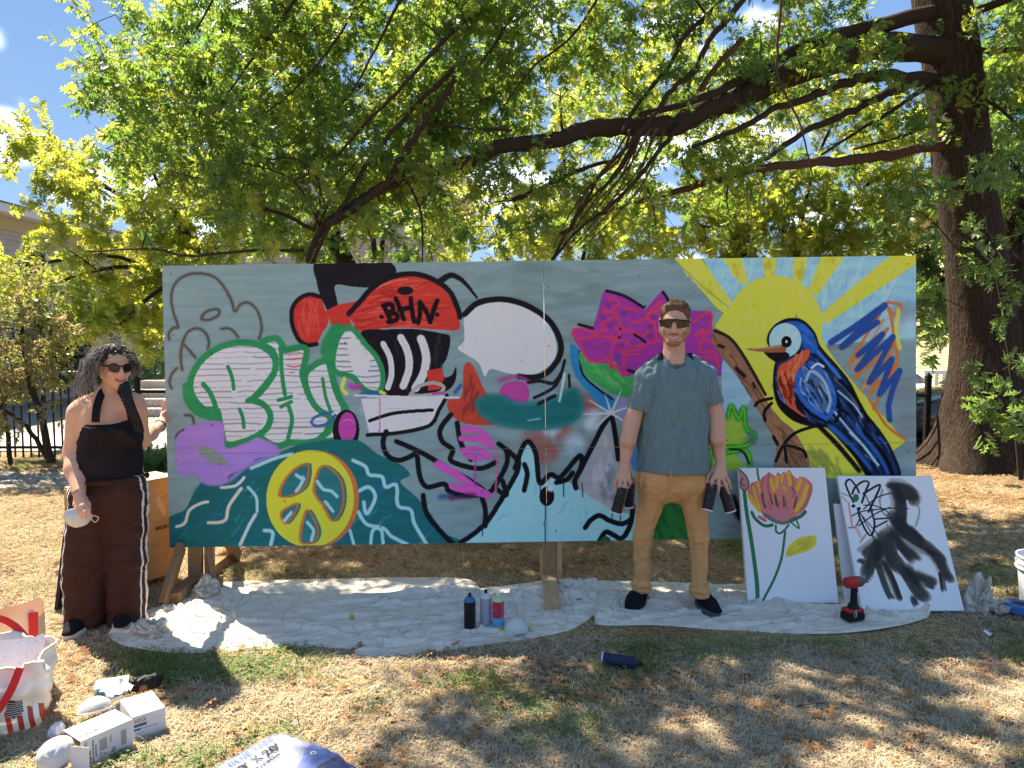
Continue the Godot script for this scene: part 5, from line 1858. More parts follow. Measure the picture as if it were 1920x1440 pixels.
func flower_texture() -> ImageTexture:
	var p := Painter.new(384, 600, [Vector2(1390, 877), Vector2(1562, 872), Vector2(1586, 1144), Vector2(1412, 1147)], "f4f3f4", 12)
	p.mist = 0.0
	p.frame(1380, 860, 0.2083)
	for s in [["1f6a42", 22, "225,60 232,130 245,200"], ["2a7a4c", 40, "105,290 125,480 175,780 205,980 232,1200 240,1400"], ["1f6a42", 36, "108,300 130,500 182,800 212,1000 238,1200 246,1400"], ["1f6a42", 26, "495,700 478,850 455,980 390,1160 275,1385"]]:
		p.stroke(s[0], s[1], s[2], 0.3)
	p.fill("b8707a", "45,80 110,150 145,235 125,290 80,285 58,205")
	for s in ["45,85 115,150 148,230 135,290 100,300 70,270 55,210", "90,180 75,230 110,260"]:
		p.stroke("3b4a40", 14, s, 0.4, 0.8)
	var head := "140,310 175,230 240,200 290,160 340,118 400,150 430,125 480,130 530,92 580,150 620,170 680,155 755,235 735,360 660,500 480,592 320,545 220,440"
	p.fill("c27068", head)
	for s in ["180,235 200,330 250,440", "290,165 270,260 290,360", "340,125 330,240 350,340", "425,125 410,230", "480,115 470,220", "532,95 560,180 560,270", "640,160 600,260 570,360", "720,210 730,300 690,420 620,500", "150,320 200,430 290,520 400,570", "500,400 520,520", "440,420 430,540", "340,420 370,520"]:
		p.stroke("a85a66", 26, s, 0.4, 0.8)
	for s in [[34, "360,185 385,300"], [32, "420,150 412,275"], [30, "472,135 460,215"], [40, "525,115 545,240"], [40, "640,185 605,285"], [44, "705,235 660,380 600,490"], [40, "150,345 190,420 260,510"], [26, "235,225 255,320"], [24, "190,260 220,380 260,470"], [18, "480,250 500,300"]]:
		p.stroke("d2a52c", s[0] * 1.25, s[1], 0.5, 0.8)
	for s in [[26, "278,330 285,400 310,470"], [20, "350,335 375,440"], [30, "400,345 420,450"], [24, "480,355 485,460"], [24, "605,360 578,470"], [16, "560,260 580,300"]]:
		p.stroke("54453f", s[0], s[1], 0.5, 0.8)
	p.fill("b8707e", "340,500 480,470 540,520 480,588 400,570")
	for s in [["1f5f42", 36, "180,515 215,580 300,645 380,635"], ["5a675c", 44, "300,540 400,600 500,610 600,560"], ["2c5c48", 38, "560,585 640,545 690,495"], ["1f5f42", 22, "408,640 412,700 450,715 500,670 530,630"], ["1f5f42", 18, "550,605 625,662 605,590"], ["b8606e", 40, "250,560 310,595"]]:
		p.stroke(s[0], s[1], s[2], 0.4)
	var leaf_ := "500,940 530,835 630,755 760,728 792,770 755,850 650,900 560,925"
	p.fill("cdbd30", leaf_)
	p.scrub("b0a22a", 26, leaf_, 14, 110, -30, 0.8, 0.3)
	p.frame(0, 0, 1)
	return p.finish(Color(1.35, 1.25, 1.1), 0.80, 0.03, 1.0)

func shadow_texture() -> ImageTexture:
	var p := Painter.new(420, 600, [Vector2(1573, 892), Vector2(1752, 893), Vector2(1828, 1160), Vector2(1632, 1162)], "f4f3f4", 13)
	p.mist = 0.0
	p.frame(1560, 880, 0.2014)
	for s in [[80, "560,165 700,180 820,285"], [130, "640,210 680,350 690,500 700,620"], [120, "700,560 850,700 1000,800 1120,920"], [100, "1060,880 1140,1040 1180,1090"], [40, "1090,1040 1120,1200"], [90, "560,680 450,760 340,850"], [90, "500,760 400,960 370,1090"], [130, "590,700 640,880 740,1000"], [90, "680,780 860,900"], [90, "760,980 850,1140 960,1270"], [80, "840,1060 1040,1130"], [60, "540,940 630,1110 700,1280"], [36, "490,970 580,1200 630,1290"], [50, "840,1285 870,1340"], [40, "350,930 310,930"], [120, "640,560 740,640"], [100, "620,640 700,760 800,900"], [90, "560,760 600,900 660,1010"], [90, "720,640 900,760"], [80, "460,800 430,900 400,1010"], [110, "680,240 770,240 800,320"], [70, "700,960 790,1080"], [70, "960,1140 1020,1180"]]:
		p.wash(s[0] * 1.9, s[1])
	for s in [[30, "820,330 860,420 850,520 830,590"], [34, "500,200 480,330 520,450 570,480"], [30, "310,750 370,660"], [24, "110,240 200,280"], [20, "115,275 170,330"], [40, "560,560 580,640"]]:
		p.stroke("77756f", s[0], s[1], 0.6, 0.3)
	for s in [[100, "600,480 690,560 700,640"], [70, "480,760 500,880 490,960"], [60, "640,200 690,330"], [60, "780,600 900,720"], [50, "760,1010 880,1150"], [40, "960,820 1020,860"]]:
		p.stroke("0c0c0c", s[0] * 1.5, s[1], 0.3, 0.3)
	for s in [[22, "230,335 160,185 150,125 190,100 255,185 278,240"], [22, "215,250 240,180 310,120 365,132 340,225 310,345"], [22, "320,250 455,158 470,190 420,330 378,440"], [22, "275,400 300,500 370,640 420,672 442,560 405,425"], [10, "220,480 330,430 590,400 755,405"], [10, "290,580 440,460 580,390"], [10, "330,410 450,290 590,240"], [10, "420,430 330,240"], [14, "440,600 560,530"], [16, "440,512 600,498"], [9, "280,430 500,690"], [9, "300,450 470,750"], [10, "330,370 420,370 540,420 580,470"], [10, "200,600 260,590 300,510"], [9, "430,690 470,740"]]:
		p.stroke("121111", s[0], s[1], 0.3)
	p.oval("121111", 232, 375, 18, 18)
	p.oval("121111", 286, 405, 18, 20)
	p.oval("1c6a42", 250, 292, 30, 42)
	p.stroke("cf7f76", 18, "180,335 205,450 232,600", 0.5, 0.7)
	p.stroke("d98f86", 54, "255,575 320,700", 0.8, 0.4)
	return p.finish(Color(1.35, 1.25, 1.1), 0.80, 0.03, 1.0)

# ================================================================ the painted wall on its stand
func build_mural():
	var t := thing("mural_wall", "long painted plywood mural wall with graffiti lettering, sun and blue bird", "mural", Vector3(0.196, 1.223, -4.74))
	t.basis = Basis(Vector3.UP, deg_to_rad(0.39)) * Basis(Vector3.RIGHT, deg_to_rad(-2.29)) * Basis(Vector3.BACK, deg_to_rad(0.82))
	var m := StandardMaterial3D.new()
	m.albedo_texture = mural_texture()
	m.roughness = 0.75
	m.metallic_specular = 0.15
	var w := 4.877
	var h := 1.829
	var xs := [-w / 2, 0.02, w / 2]
	var ys := [-h / 2, -h / 2 + 0.612, h / 2]
	for i in 2:
		for j in 2:
			var g := 0.0012
			var lo := Vector2(xs[i] + g, ys[j] + g)
			var hi := Vector2(xs[i + 1] - g, ys[j + 1] - g)
			var bow := 0.003
			var mb := MB.new()
			mb.grid(12, 6, func(u, v):
				var p := lo.lerp(hi, 0.0) + (hi - lo) * Vector2(u, 1.0 - v)
				return Vector3(p.x, p.y, 0.009 + bow * sin(u * PI) * sin(v * PI)))
			for k in mb.v.size():
				mb.uv[k] = Vector2(mb.v[k].x / w + 0.5, 0.5 - mb.v[k].y / h)
			var panel := obj("plywood_panel", mb.mesh(true), m, t)
			var back := MB.new()
			back.box(Vector3(hi.x - lo.x, hi.y - lo.y, 0.0125), 0.0, Transform3D(Basis(), Vector3((lo.x + hi.x) / 2, (lo.y + hi.y) / 2, 0.0003)))
			obj("plywood_core", back.mesh(), M.wood, panel)
	var screws := MB.new()
	for q in [[-2.38, 0.86], [0.0, 0.84], [0.05, 0.74], [0.05, 0.36], [0.0, 0.1], [0.05, -0.25], [-0.01, -0.4], [2.38, 0.86], [2.38, -0.36], [2.38, -0.72], [-2.38, -0.34], [-1.2, -0.27], [1.2, -0.27], [0.0, -0.8], [-2.3, -0.62]]:
		screws.lathe([Vector2(0.0045, 0.0), Vector2(0.0045, 0.002), Vector2(0.0, 0.0025)], 8, Transform3D(Basis(Vector3.RIGHT, PI / 2), Vector3(q[0], q[1], 0.0085)))
	obj("screws", screws.mesh(), M.print_dark, t, "stuff")
	# frame behind, and three stands of sawn timber
	var inv := t.transform.affine_inverse()
	for x in [-2.0, 0.26, 2.3]:
		var mb := MB.new()
		mb.box(Vector3(0.09, 1.80, 0.04), 0.003, Transform3D(Basis(), Vector3(x, 0.0, -0.027)))
		obj("stud", mb.mesh(), M.wood, t)
	for q in [[-2.06, 0.0, 0.30], [0.255, -0.02, 0.39], [2.46, 0.0, 0.30]]:
		var x: float = q[0]
		var post := MB.new()
		post.bar(inv * Vector3(x - 0.012, 0.085, -4.70 + q[1]), inv * Vector3(x - 0.012, 0.55, -4.72 + q[1]), 0.088, 0.040, 0.003, Vector3.BACK)
		obj("post", post.mesh(), M.wood_dark, t)
		var cheek := MB.new()
		cheek.bar(inv * Vector3(x + 0.055, 0.05, -4.76), inv * Vector3(x + 0.055, 0.6, -4.78), 0.04, 0.088, 0.003, Vector3.BACK)
		obj("post", cheek.mesh(), M.wood, t)
		var foot := MB.new()
		foot.bar(inv * Vector3(x - 0.01, 0.045, -5.30), inv * Vector3(x - 0.012, 0.045, -4.66 + q[2]), 0.09, 0.085, 0.003, Vector3.UP)
		obj("foot_beam", foot.mesh(), M.wood_dark if x < 0 else M.wood, t)
	for b in [[Vector3(-2.10, 0.03, -4.30), Vector3(-2.13, 0.30, -4.63)], [Vector3(-1.93, 0.04, -4.62), Vector3(-2.02, 0.27, -4.78)], [Vector3(-2.0, 0.04, -5.25), Vector3(-2.0, 0.42, -4.84)], [Vector3(0.30, 0.09, -5.25), Vector3(0.30, 0.45, -4.86)], [Vector3(2.46, 0.09, -5.25), Vector3(2.46, 0.45, -4.86)]]:
		var mb := MB.new()
		mb.bar(inv * b[0], inv * b[1], 0.04, 0.088, 0.003, Vector3.UP)
		obj("brace", mb.mesh(), M.wood_dark, t)
	var block := MB.new()
	block.box(Vector3(0.16, 0.075, 0.1), 0.003, inv * Transform3D(Basis(Vector3.UP, 0.3), Vector3(-1.95, 0.04, -4.62)))
	obj("block", block.mesh(), M.wood_dark, t)

# ================================================================ drop cloths
var covered := []   # outlines of the cloths on the ground: no grass grows through them

func drop_cloth(label: String, back: Array, front: Array, seed_: int, thick := 0.004) -> Node3D:
	var b := curve(back, 12)
	var f := curve(front, 12)
	var fold := noise(3.2, 3, seed_)
	var crease := noise(9.0, 2, seed_ + 7)
	var pick := func(l, u):
		var q: float = u * (l.size() - 1)
		var i := mini(int(q), l.size() - 2)
		return l[i].lerp(l[i + 1], q - i)
	var r := RandomNumberGenerator.new()
	r.seed = seed_
	var creases := []   # each: middle, direction, half length, height, width
	for i in 70:
		var p: Vector3 = pick.call(b, r.randf()).lerp(pick.call(f, 0.0), 0.0)
		var u0 := r.randf()
		p = pick.call(b, u0).lerp(pick.call(f, u0), r.randf())
		var a := r.randf_range(-0.5, 0.35) if r.randf() < 0.75 else r.randf_range(0.6, 1.6)
		creases.append([Vector2(p.x, p.z), Vector2.from_angle(a), r.randf_range(0.08, 0.5), r.randf_range(0.010, 0.030), r.randf_range(0.007, 0.020)])
	var mb := MB.new()
	mb.grid(320, 84, func(u, v):
		var p: Vector3 = pick.call(b, u).lerp(pick.call(f, u), v)
		var edge := minf(minf(u, 1.0 - u) * 30.0, minf(v, 1.0 - v) * 9.0)
		var e := clampf(edge, 0.0, 1.0)
		var long := 0.0
		for q in creases:
			var d := Vector2(p.x - q[0].x, p.z - q[0].y)
			var s: float = d.dot(q[1])
			if absf(s) < q[2]:
				var o: float = d.cross(q[1]) + 0.012 * sin(s * 9.0 + q[0].x * 7.0)
				if absf(o) < q[4] * 3.0:
					var side: float = o / q[4]
					long += q[3] * exp(-side * side) * (1.0 - pow(s / q[2], 2.0)) * (1.0 if side > 0.0 else exp(-absf(side) * 0.8))
		var cross := crease.get_noise_2d(p.x * 0.5, p.z * 1.1)
		var hgt := thick * 0.6 + e * (minf(long, 0.035) + 0.0035 * cross + 0.010 * (1.0 + fold.get_noise_2d(p.x * 0.4, p.z * 0.4)))
		var rim := thick * exp(-pow((edge - 0.22) / 0.2, 2.0)) * 0.9
		var lift := 0.0
		if edge <= 0.001:
			hgt = 0.0
		return Vector3(p.x + 0.006 * cross * e, hgt + rim + 0.004 + lift, p.z))
	var rim_ := PackedVector2Array()
	for q in b:
		rim_.append(Vector2(q.x, q.z))
	for i in f.size():
		rim_.append(Vector2(f[f.size() - 1 - i].x, f[f.size() - 1 - i].z))
	covered.append(rim_)
	for k in mb.uv.size():
		mb.uv[k] = Vector2(mb.v[k].x * 0.5, mb.v[k].z * 0.5)
	var o := obj("drop_cloth", mb.mesh(true), M.canvas)
	tag(o, label, "drop cloth", "drop cloths on the lawn")
	return o

func crumple(called: String, label: String, c: Vector3, size: Vector3, seed_: int, turn := 0.0):
	var n := noise(1.5, 1, seed_)
	var mb := MB.new()
	mb.grid(64, 30, func(u, v):
		var a: float = TAU * u
		var e: float = v * PI * 0.5
		var d := Vector3(cos(a) * sin(e), cos(e), sin(a) * sin(e))
		var k := 1.0 - 0.55 * absf(n.get_noise_3dv(d * Vector3(1.0, 0.4, 1.0))) + 0.35 * n.get_noise_3dv(d * 0.6)
		return d * size * k)
	var o := obj(called, mb.mesh(true), M.canvas)
	o.position = c
	o.rotation.y = turn
	tag(o, label, "cloth")

func build_drop_cloths():
	M.canvas = textured(mottled(0.03, 4, 111, [Color(0.58, 0.51, 0.41), Color(0.68, 0.61, 0.51), Color(0.73, 0.67, 0.57)]), 1.2, 0.95)
	var wr := Painter.new(1200, 1200, [Vector2(0, 0), Vector2(1200, 0), Vector2(1200, 1200), Vector2(0, 1200)], "808080", 113)
	wr.mist = 0.0
	for i in 420:   # creases of cloth that lay folded: thin ridges and valleys, most along its length
		var a := wr.r.randf_range(-0.45, 0.3) if wr.r.randf() < 0.7 else wr.r.randf_range(0.7, 2.2)
		var c := Vector2(wr.r.randf_range(0, 1200), wr.r.randf_range(0, 1200))
		var d := Vector2.from_angle(a) * wr.r.randf_range(25, 190)
		var bow := Vector2(-d.y, d.x) * wr.r.randf_range(-0.18, 0.18)
		wr.line(wr.points("%f,%f %f,%f %f,%f" % [c.x - d.x, c.y - d.y, c.x + bow.x, c.y + bow.y, c.x + d.x, c.y + d.y]), wr.r.randf_range(2.5, 8.0), Color("d8d8d8") if i % 3 else Color("303030"), 0.10, 0.9, 0.4)
	wr.im.convert(Image.FORMAT_L8)
	M.canvas.uv1_triplanar = false
	M.canvas.uv1_scale = Vector3.ONE
	relief(M.canvas, tex(wr.im), 5.0)
	var g := func(list):
		var out := []
		for q in list:
			out.append(on_ground(q[0], q[1]))
		return out
	drop_cloth("wrinkled canvas drop cloth at the left under the woman's foot", g.call([[285, 1158], [335, 1112], [400, 1094], [500, 1090], [640, 1086], [800, 1084], [880, 1088], [904, 1112]]), g.call([[200, 1192], [232, 1212], [330, 1226], [450, 1222], [560, 1214], [655, 1218], [780, 1216], [905, 1200]]), 121)
	drop_cloth("canvas drop cloth under the three spray cans in the middle", g.call([[690, 1130], [800, 1108], [905, 1104], [1010, 1092], [1060, 1090], [1125, 1092]]), g.call([[660, 1238], [760, 1230], [900, 1213], [990, 1200], [1070, 1182], [1122, 1150]]), 131)
	drop_cloth("canvas drop cloth at the right under the man's shoes and the white boards", g.call([[1080, 1092], [1180, 1091], [1300, 1096], [1420, 1098], [1560, 1100], [1720, 1122], [1745, 1150]]), g.call([[1115, 1160], [1128, 1174], [1230, 1174], [1340, 1182], [1500, 1190], [1600, 1187], [1690, 1174], [1740, 1160]]), 141)
	crumple("cloth_bunch", "bunched end of canvas cloth lying by the foot of the left stand", on_ground(382, 1122), Vector3(0.10, 0.13, 0.07), 151, 0.6)
	crumple("cloth_bunch", "crumpled canvas heap by the woman's right shoe", on_ground(283, 1196), Vector3(0.11, 0.10, 0.08), 152, 0.2)
	crumple("cloth_bunch", "grey crumpled canvas heap right of the black splash painting", on_ground(1838, 1142), Vector3(0.13, 0.20, 0.09), 153, 0.9)
	crumple("cloth_bunch", "low fold of canvas between the grey heap and the blue tape", on_ground(1872, 1145), Vector3(0.11, 0.08, 0.07), 154, 0.2)

# ================================================================ the two white painted boards
func leaning_board(called: String, label: String, bl: Vector3, br: Vector3, tl: Vector3, thick: float, texture: Texture2D) -> Node3D:
	var t := thing(called, label, "painting", bl)
	var x := (br - bl).normalized()
	var up := tl - bl
	up -= x * up.dot(x)
	var h := up.length()
	var y := up / h
	t.basis = Basis(x, y, x.cross(y))
	var w := bl.distance_to(br)
	var m := StandardMaterial3D.new()
	m.albedo_texture = texture
	m.roughness = 0.7
	var face := MB.new()
	face.quad(Vector3(0.002, 0.002, 0.001), Vector3(w - 0.002, 0.002, 0.001), Vector3(w - 0.002, h - 0.002, 0.001), Vector3(0.002, h - 0.002, 0.001))
	obj("painted_face", face.mesh(), m, t)
	var core := MB.new()
	core.box(Vector3(w, h, thick), 0.003, Transform3D(Basis(), Vector3(w / 2, h / 2, -thick / 2)))
	obj("board", core.mesh(), M.white_board, t)
	return t

func build_leaning_boards():
	M.white_board = plain(0.76, 0.76, 0.77, 0.7)
	leaning_board("flower_painting", "white board painted with a pink and yellow flower leaning on the mural", Vector3(1.442, 0.02, -4.375), Vector3(1.998, 0.02, -4.375), at(1390, 877, 4.62), 0.03, flower_texture())
	leaning_board("black_splash_painting", "white board with a black wash figure and thin bug leaning beside the flower", Vector3(2.088, 0.015, -4.26), Vector3(2.697, 0.015, -4.26), at(1573, 892, 4.65), 0.025, shadow_texture())
	var t := thing("white_board", "blank white board half hidden behind the black splash painting", "board", Vector3(2.055, 0.012, -4.42))
	t.basis = Basis(Vector3.RIGHT, -0.34)
	var mb := MB.new()
	mb.box(Vector3(0.56, 0.60, 0.02), 0.003, Transform3D(Basis(), Vector3(0.28, 0.30, 0)))
	obj("board", mb.mesh(), M.white_board, t)

# ================================================================ the cardboard box behind the woman
func build_box_behind_woman():
	# box: near right lower corner at the stand, running away to the left
	var t := thing("cardboard_box", "tall flat brown cardboard box with dark lettering behind the woman", "box")
	var a := Vector3(-2.57, 0.05, -4.35)
	var b := Vector3(-2.27, 0.05, -4.86)
	var x := (b - a).normalized()
	var y := Vector3.UP
	var z := x.cross(y)
	var w := 0.62
	var h := 0.66
	var base := Transform3D(Basis(x, y, z), a)
	var mb := MB.new()
	mb.box(Vector3(w, h, 0.24), 0.006, base * Transform3D(Basis(), Vector3(w / 2, h / 2, -0.12)))
	obj("carton", mb.mesh(), M.card, t)
	var tape := MB.new()
	tape.quad(base * Vector3(0.450, 0.52, 0.0015), base * Vector3(0.505, 0.40, 0.0015), base * Vector3(0.530, 0.43, 0.0015), base * Vector3(0.475, 0.55, 0.0015))
	obj("tape", tape.mesh(), plain(0.52, 0.36, 0.19, 0.5), t)
	var o := obj("lettering", letters("MADE IN CHINA", 0.026), M.print_dark, t)
	o.transform = base * Transform3D(Basis().scaled(Vector3(0.52, 1.0, 1.0)), Vector3(0.515, 0.335, 0.001))
	var flap := MB.new()
	for s in [0.10, 0.22]:
		flap.box(Vector3(w - 0.01, 0.004, 0.115), 0.001, base * Transform3D(Basis(Vector3.RIGHT, 0.04), Vector3(w / 2, h + 0.004, -s + 0.04)))
	obj("flaps", flap.mesh(), plain(0.58, 0.44, 0.28, 0.9), t)
	var k := thing("wood_block", "short brown wood block lying on top of the cardboard box", "wood block")
	mb = MB.new()
	mb.box(Vector3(0.20, 0.07, 0.085), 0.003, base * Transform3D(Basis(Vector3.UP, 0.4), Vector3(0.36, h + 0.042, -0.14)))
	obj("block", mb.mesh(), M.wood_dark, k)
	var d := thing("dark_panel", "dark panel with a red smear leaning at the woman's trouser leg", "panel", on_ground(104, 1150))
	d.basis = Basis(Vector3.UP, 1.85) * Basis(Vector3.RIGHT, 0.14)
	mb = MB.new()
	mb.box(Vector3(0.50, 0.70, 0.02), 0.002, Transform3D(Basis(), Vector3(0.25, 0.35, 0)))
	obj("board", mb.mesh(), plain(0.03, 0.022, 0.026, 0.6), d)
	mb = MB.new()
	mb.quad(Vector3(0.03, 0.20, 0.0115), Vector3(0.16, 0.22, 0.0115), Vector3(0.16, 0.36, 0.0115), Vector3(0.06, 0.30, 0.0115))
	obj("paint_smear", mb.mesh(), plain(0.28, 0.02, 0.06, 0.7), d)

func letters(s: String, size: float, depth := 0.0012, font := "Droid Sans", bold := true) -> TextMesh:
	var f := SystemFont.new()
	f.font_names = PackedStringArray([font])
	f.font_weight = 700 if bold else 400
	var m := TextMesh.new()
	m.text = s
	m.font = f
	m.font_size = 32
	m.pixel_size = size / 24.0
	m.depth = depth
	m.curve_step = 2.0
	return m

# ================================================================ people
func cloth(mb: MB, n: FastNoiseLite, squash: Vector3, amp: float, fine: FastNoiseLite, amp2: float):   # folds and creases
	ripple(mb, func(p, _e): return amp * (absf(n.get_noise_3dv(p * squash)) * 1.6 - 0.35) + amp2 * fine.get_noise_3dv(p))

func head_field(wide: float, jaw: float) -> Field:
	var f := Field.new(Vector3(-0.12, -0.20, -0.14), Vector3(0.12, 0.15, 0.15), 0.0042, 0.0055)
	f.ball(Vector3(0, 0.035, -0.018), Vector3(0.073 * wide, 0.083, 0.095))
	f.ball(Vector3(0, -0.015, 0.018), Vector3(0.064 * wide, 0.088, 0.070))
	for s in [-1.0, 1.0]:
		f.cap(Vector3(s * 0.050 * jaw, -0.045, -0.005), Vector3(s * 0.018, -0.098, 0.058), 0.024, 0.017)
		f.ball(Vector3(s * 0.040, -0.028, 0.066), Vector3(0.022, 0.018, 0.018))      # cheek
		f.cap(Vector3(s * 0.040, 0.021, 0.074), Vector3(s * 0.010, 0.018, 0.087), 0.009, 0.009)   # brow
		f.ball(Vector3(s * 0.031, 0.001, 0.072), Vector3(0.013, 0.010, 0.010))       # eye
		f.ball(Vector3(s * 0.012, -0.041, 0.094), Vector3(0.009, 0.008, 0.010))      # nostril
		f.cap(Vector3(s * 0.074 * wide, 0.008, -0.012), Vector3(s * 0.073 * wide, -0.034, -0.006), 0.021, 0.011, Vector3.RIGHT, 0.42)   # ear
		f.cap(Vector3(s * 0.030, -0.064, 0.074), Vector3(s * 0.036, -0.045, 0.076), 0.008, 0.007)   # smile fold
	f.cap(Vector3(0, 0.008, 0.086), Vector3(0, -0.036, 0.104), 0.008, 0.012)           # nose
	f.cap(Vector3(-0.022, -0.067, 0.080), Vector3(0.022, -0.067, 0.080), 0.007, 0.007)
	f.cap(Vector3(-0.016, -0.080, 0.079), Vector3(0.016, -0.080, 0.079), 0.008, 0.008)
	f.ball(Vector3(0, -0.104, 0.062), Vector3(0.022, 0.014, 0.018))                    # chin
	f.cap(Vector3(0, -0.05, -0.025), Vector3(0, -0.20, -0.040), 0.052 * wide, 0.056 * wide)
	return f

func finger(f: Field, pts: Array, r0: float, r1: float):
	for i in pts.size() - 1:
		f.cap(pts[i], pts[i + 1], lerpf(r0, r1, float(i) / (pts.size() - 1)), lerpf(r0, r1, float(i + 1) / (pts.size() - 1)))

func hand(mb: MB, wrist: Vector3, rw: float, palm: Array, fingers: Array, thumb: Array, size: float, tint):   # PALM: knuckles from index to little finger; FINGERS: for each its further joints
	var lo := wrist
	var hi := wrist
	for l in fingers + [palm, thumb]:
		for p in l:
			lo = lo.min(p)
			hi = hi.max(p)
	var f := Field.new(lo - Vector3.ONE * 0.045, hi + Vector3.ONE * 0.045, 0.0036, 0.0032)
	for i in palm.size():
		f.cap(wrist.lerp(palm[i], 0.12), palm[i], rw * 0.78, 0.0125 * size)
		if i > 0:
			f.cap(palm[i - 1], palm[i], 0.0115 * size, 0.0115 * size)
		finger(f, [palm[i]] + fingers[i], 0.0112 * size, 0.0078 * size)
	finger(f, [wrist.lerp(thumb[0], 0.4)] + thumb, 0.0155 * size, 0.0085 * size)
	f.build(mb, Transform3D(), tint)

func shoe(t: Node3D, heel: Vector3, dir: Vector3, length: float, upper: Material, sole: Material, tongue := true):
	dir = dir.normalized()
	var xf := Transform3D(Basis(Vector3.UP.cross(dir), Vector3.UP, dir), heel)
	var f := Field.new(Vector3(-0.075, 0.0, -0.07), Vector3(0.075, 0.17, length + 0.02), 0.006, 0.008)
	f.cap(Vector3(0, 0.055, 0.0), Vector3(0, 0.045, length * 0.5), 0.040, 0.043)
	f.cap(Vector3(0, 0.045, length * 0.45), Vector3(0.004, 0.034, length * 0.74), 0.045, 0.036, Vector3.UP, 0.8)
	f.cap(Vector3(0, 0.07, 0.005), Vector3(0, 0.12, 0.005), 0.040, 0.044)
	f.cap(Vector3(0, 0.09, length * 0.16), Vector3(0, 0.055, length * 0.52), 0.030, 0.026)
	if tongue:
		f.cap(Vector3(0, 0.13, length * 0.10), Vector3(0, 0.105, length * 0.22), 0.024, 0.024)
	f.cut(Vector3(0, 0.032, 0), Vector3.DOWN)
	var mb := MB.new()
	f.build(mb, xf)
	var s := obj("shoe", mb.mesh(true), upper, t)
	var outline := PackedVector2Array()
	for k in 28:
		var a := TAU * k / 28
		var z := -cos(a) * 0.5 + 0.5
		outline.append(Vector2(sin(a) * 0.050 * (0.86 + 0.22 * sin(z * PI * 0.9 - 0.3)), z * (length + 0.005) - 0.05))
	mb = MB.new()
	mb.prism(outline, 0.034, xf * Transform3D(Basis(Vector3.RIGHT * 1.06, Vector3.BACK, Vector3.DOWN), Vector3(0, 0.018, 0)))
	obj("sole", mb.mesh(), sole, s)
	if tongue:
		mb = MB.new()
		for i in 4:
			var y := 0.098 - i * 0.013
			var z := length * (0.22 + 0.085 * i)
			mb.tube([xf * Vector3(-0.026, y - 0.004, z), xf * Vector3(0, y + 0.012, z + 0.008), xf * Vector3(0.026, y - 0.004, z)], [0.0032], 6)
		obj("laces", mb.mesh(true), upper, s, "stuff")

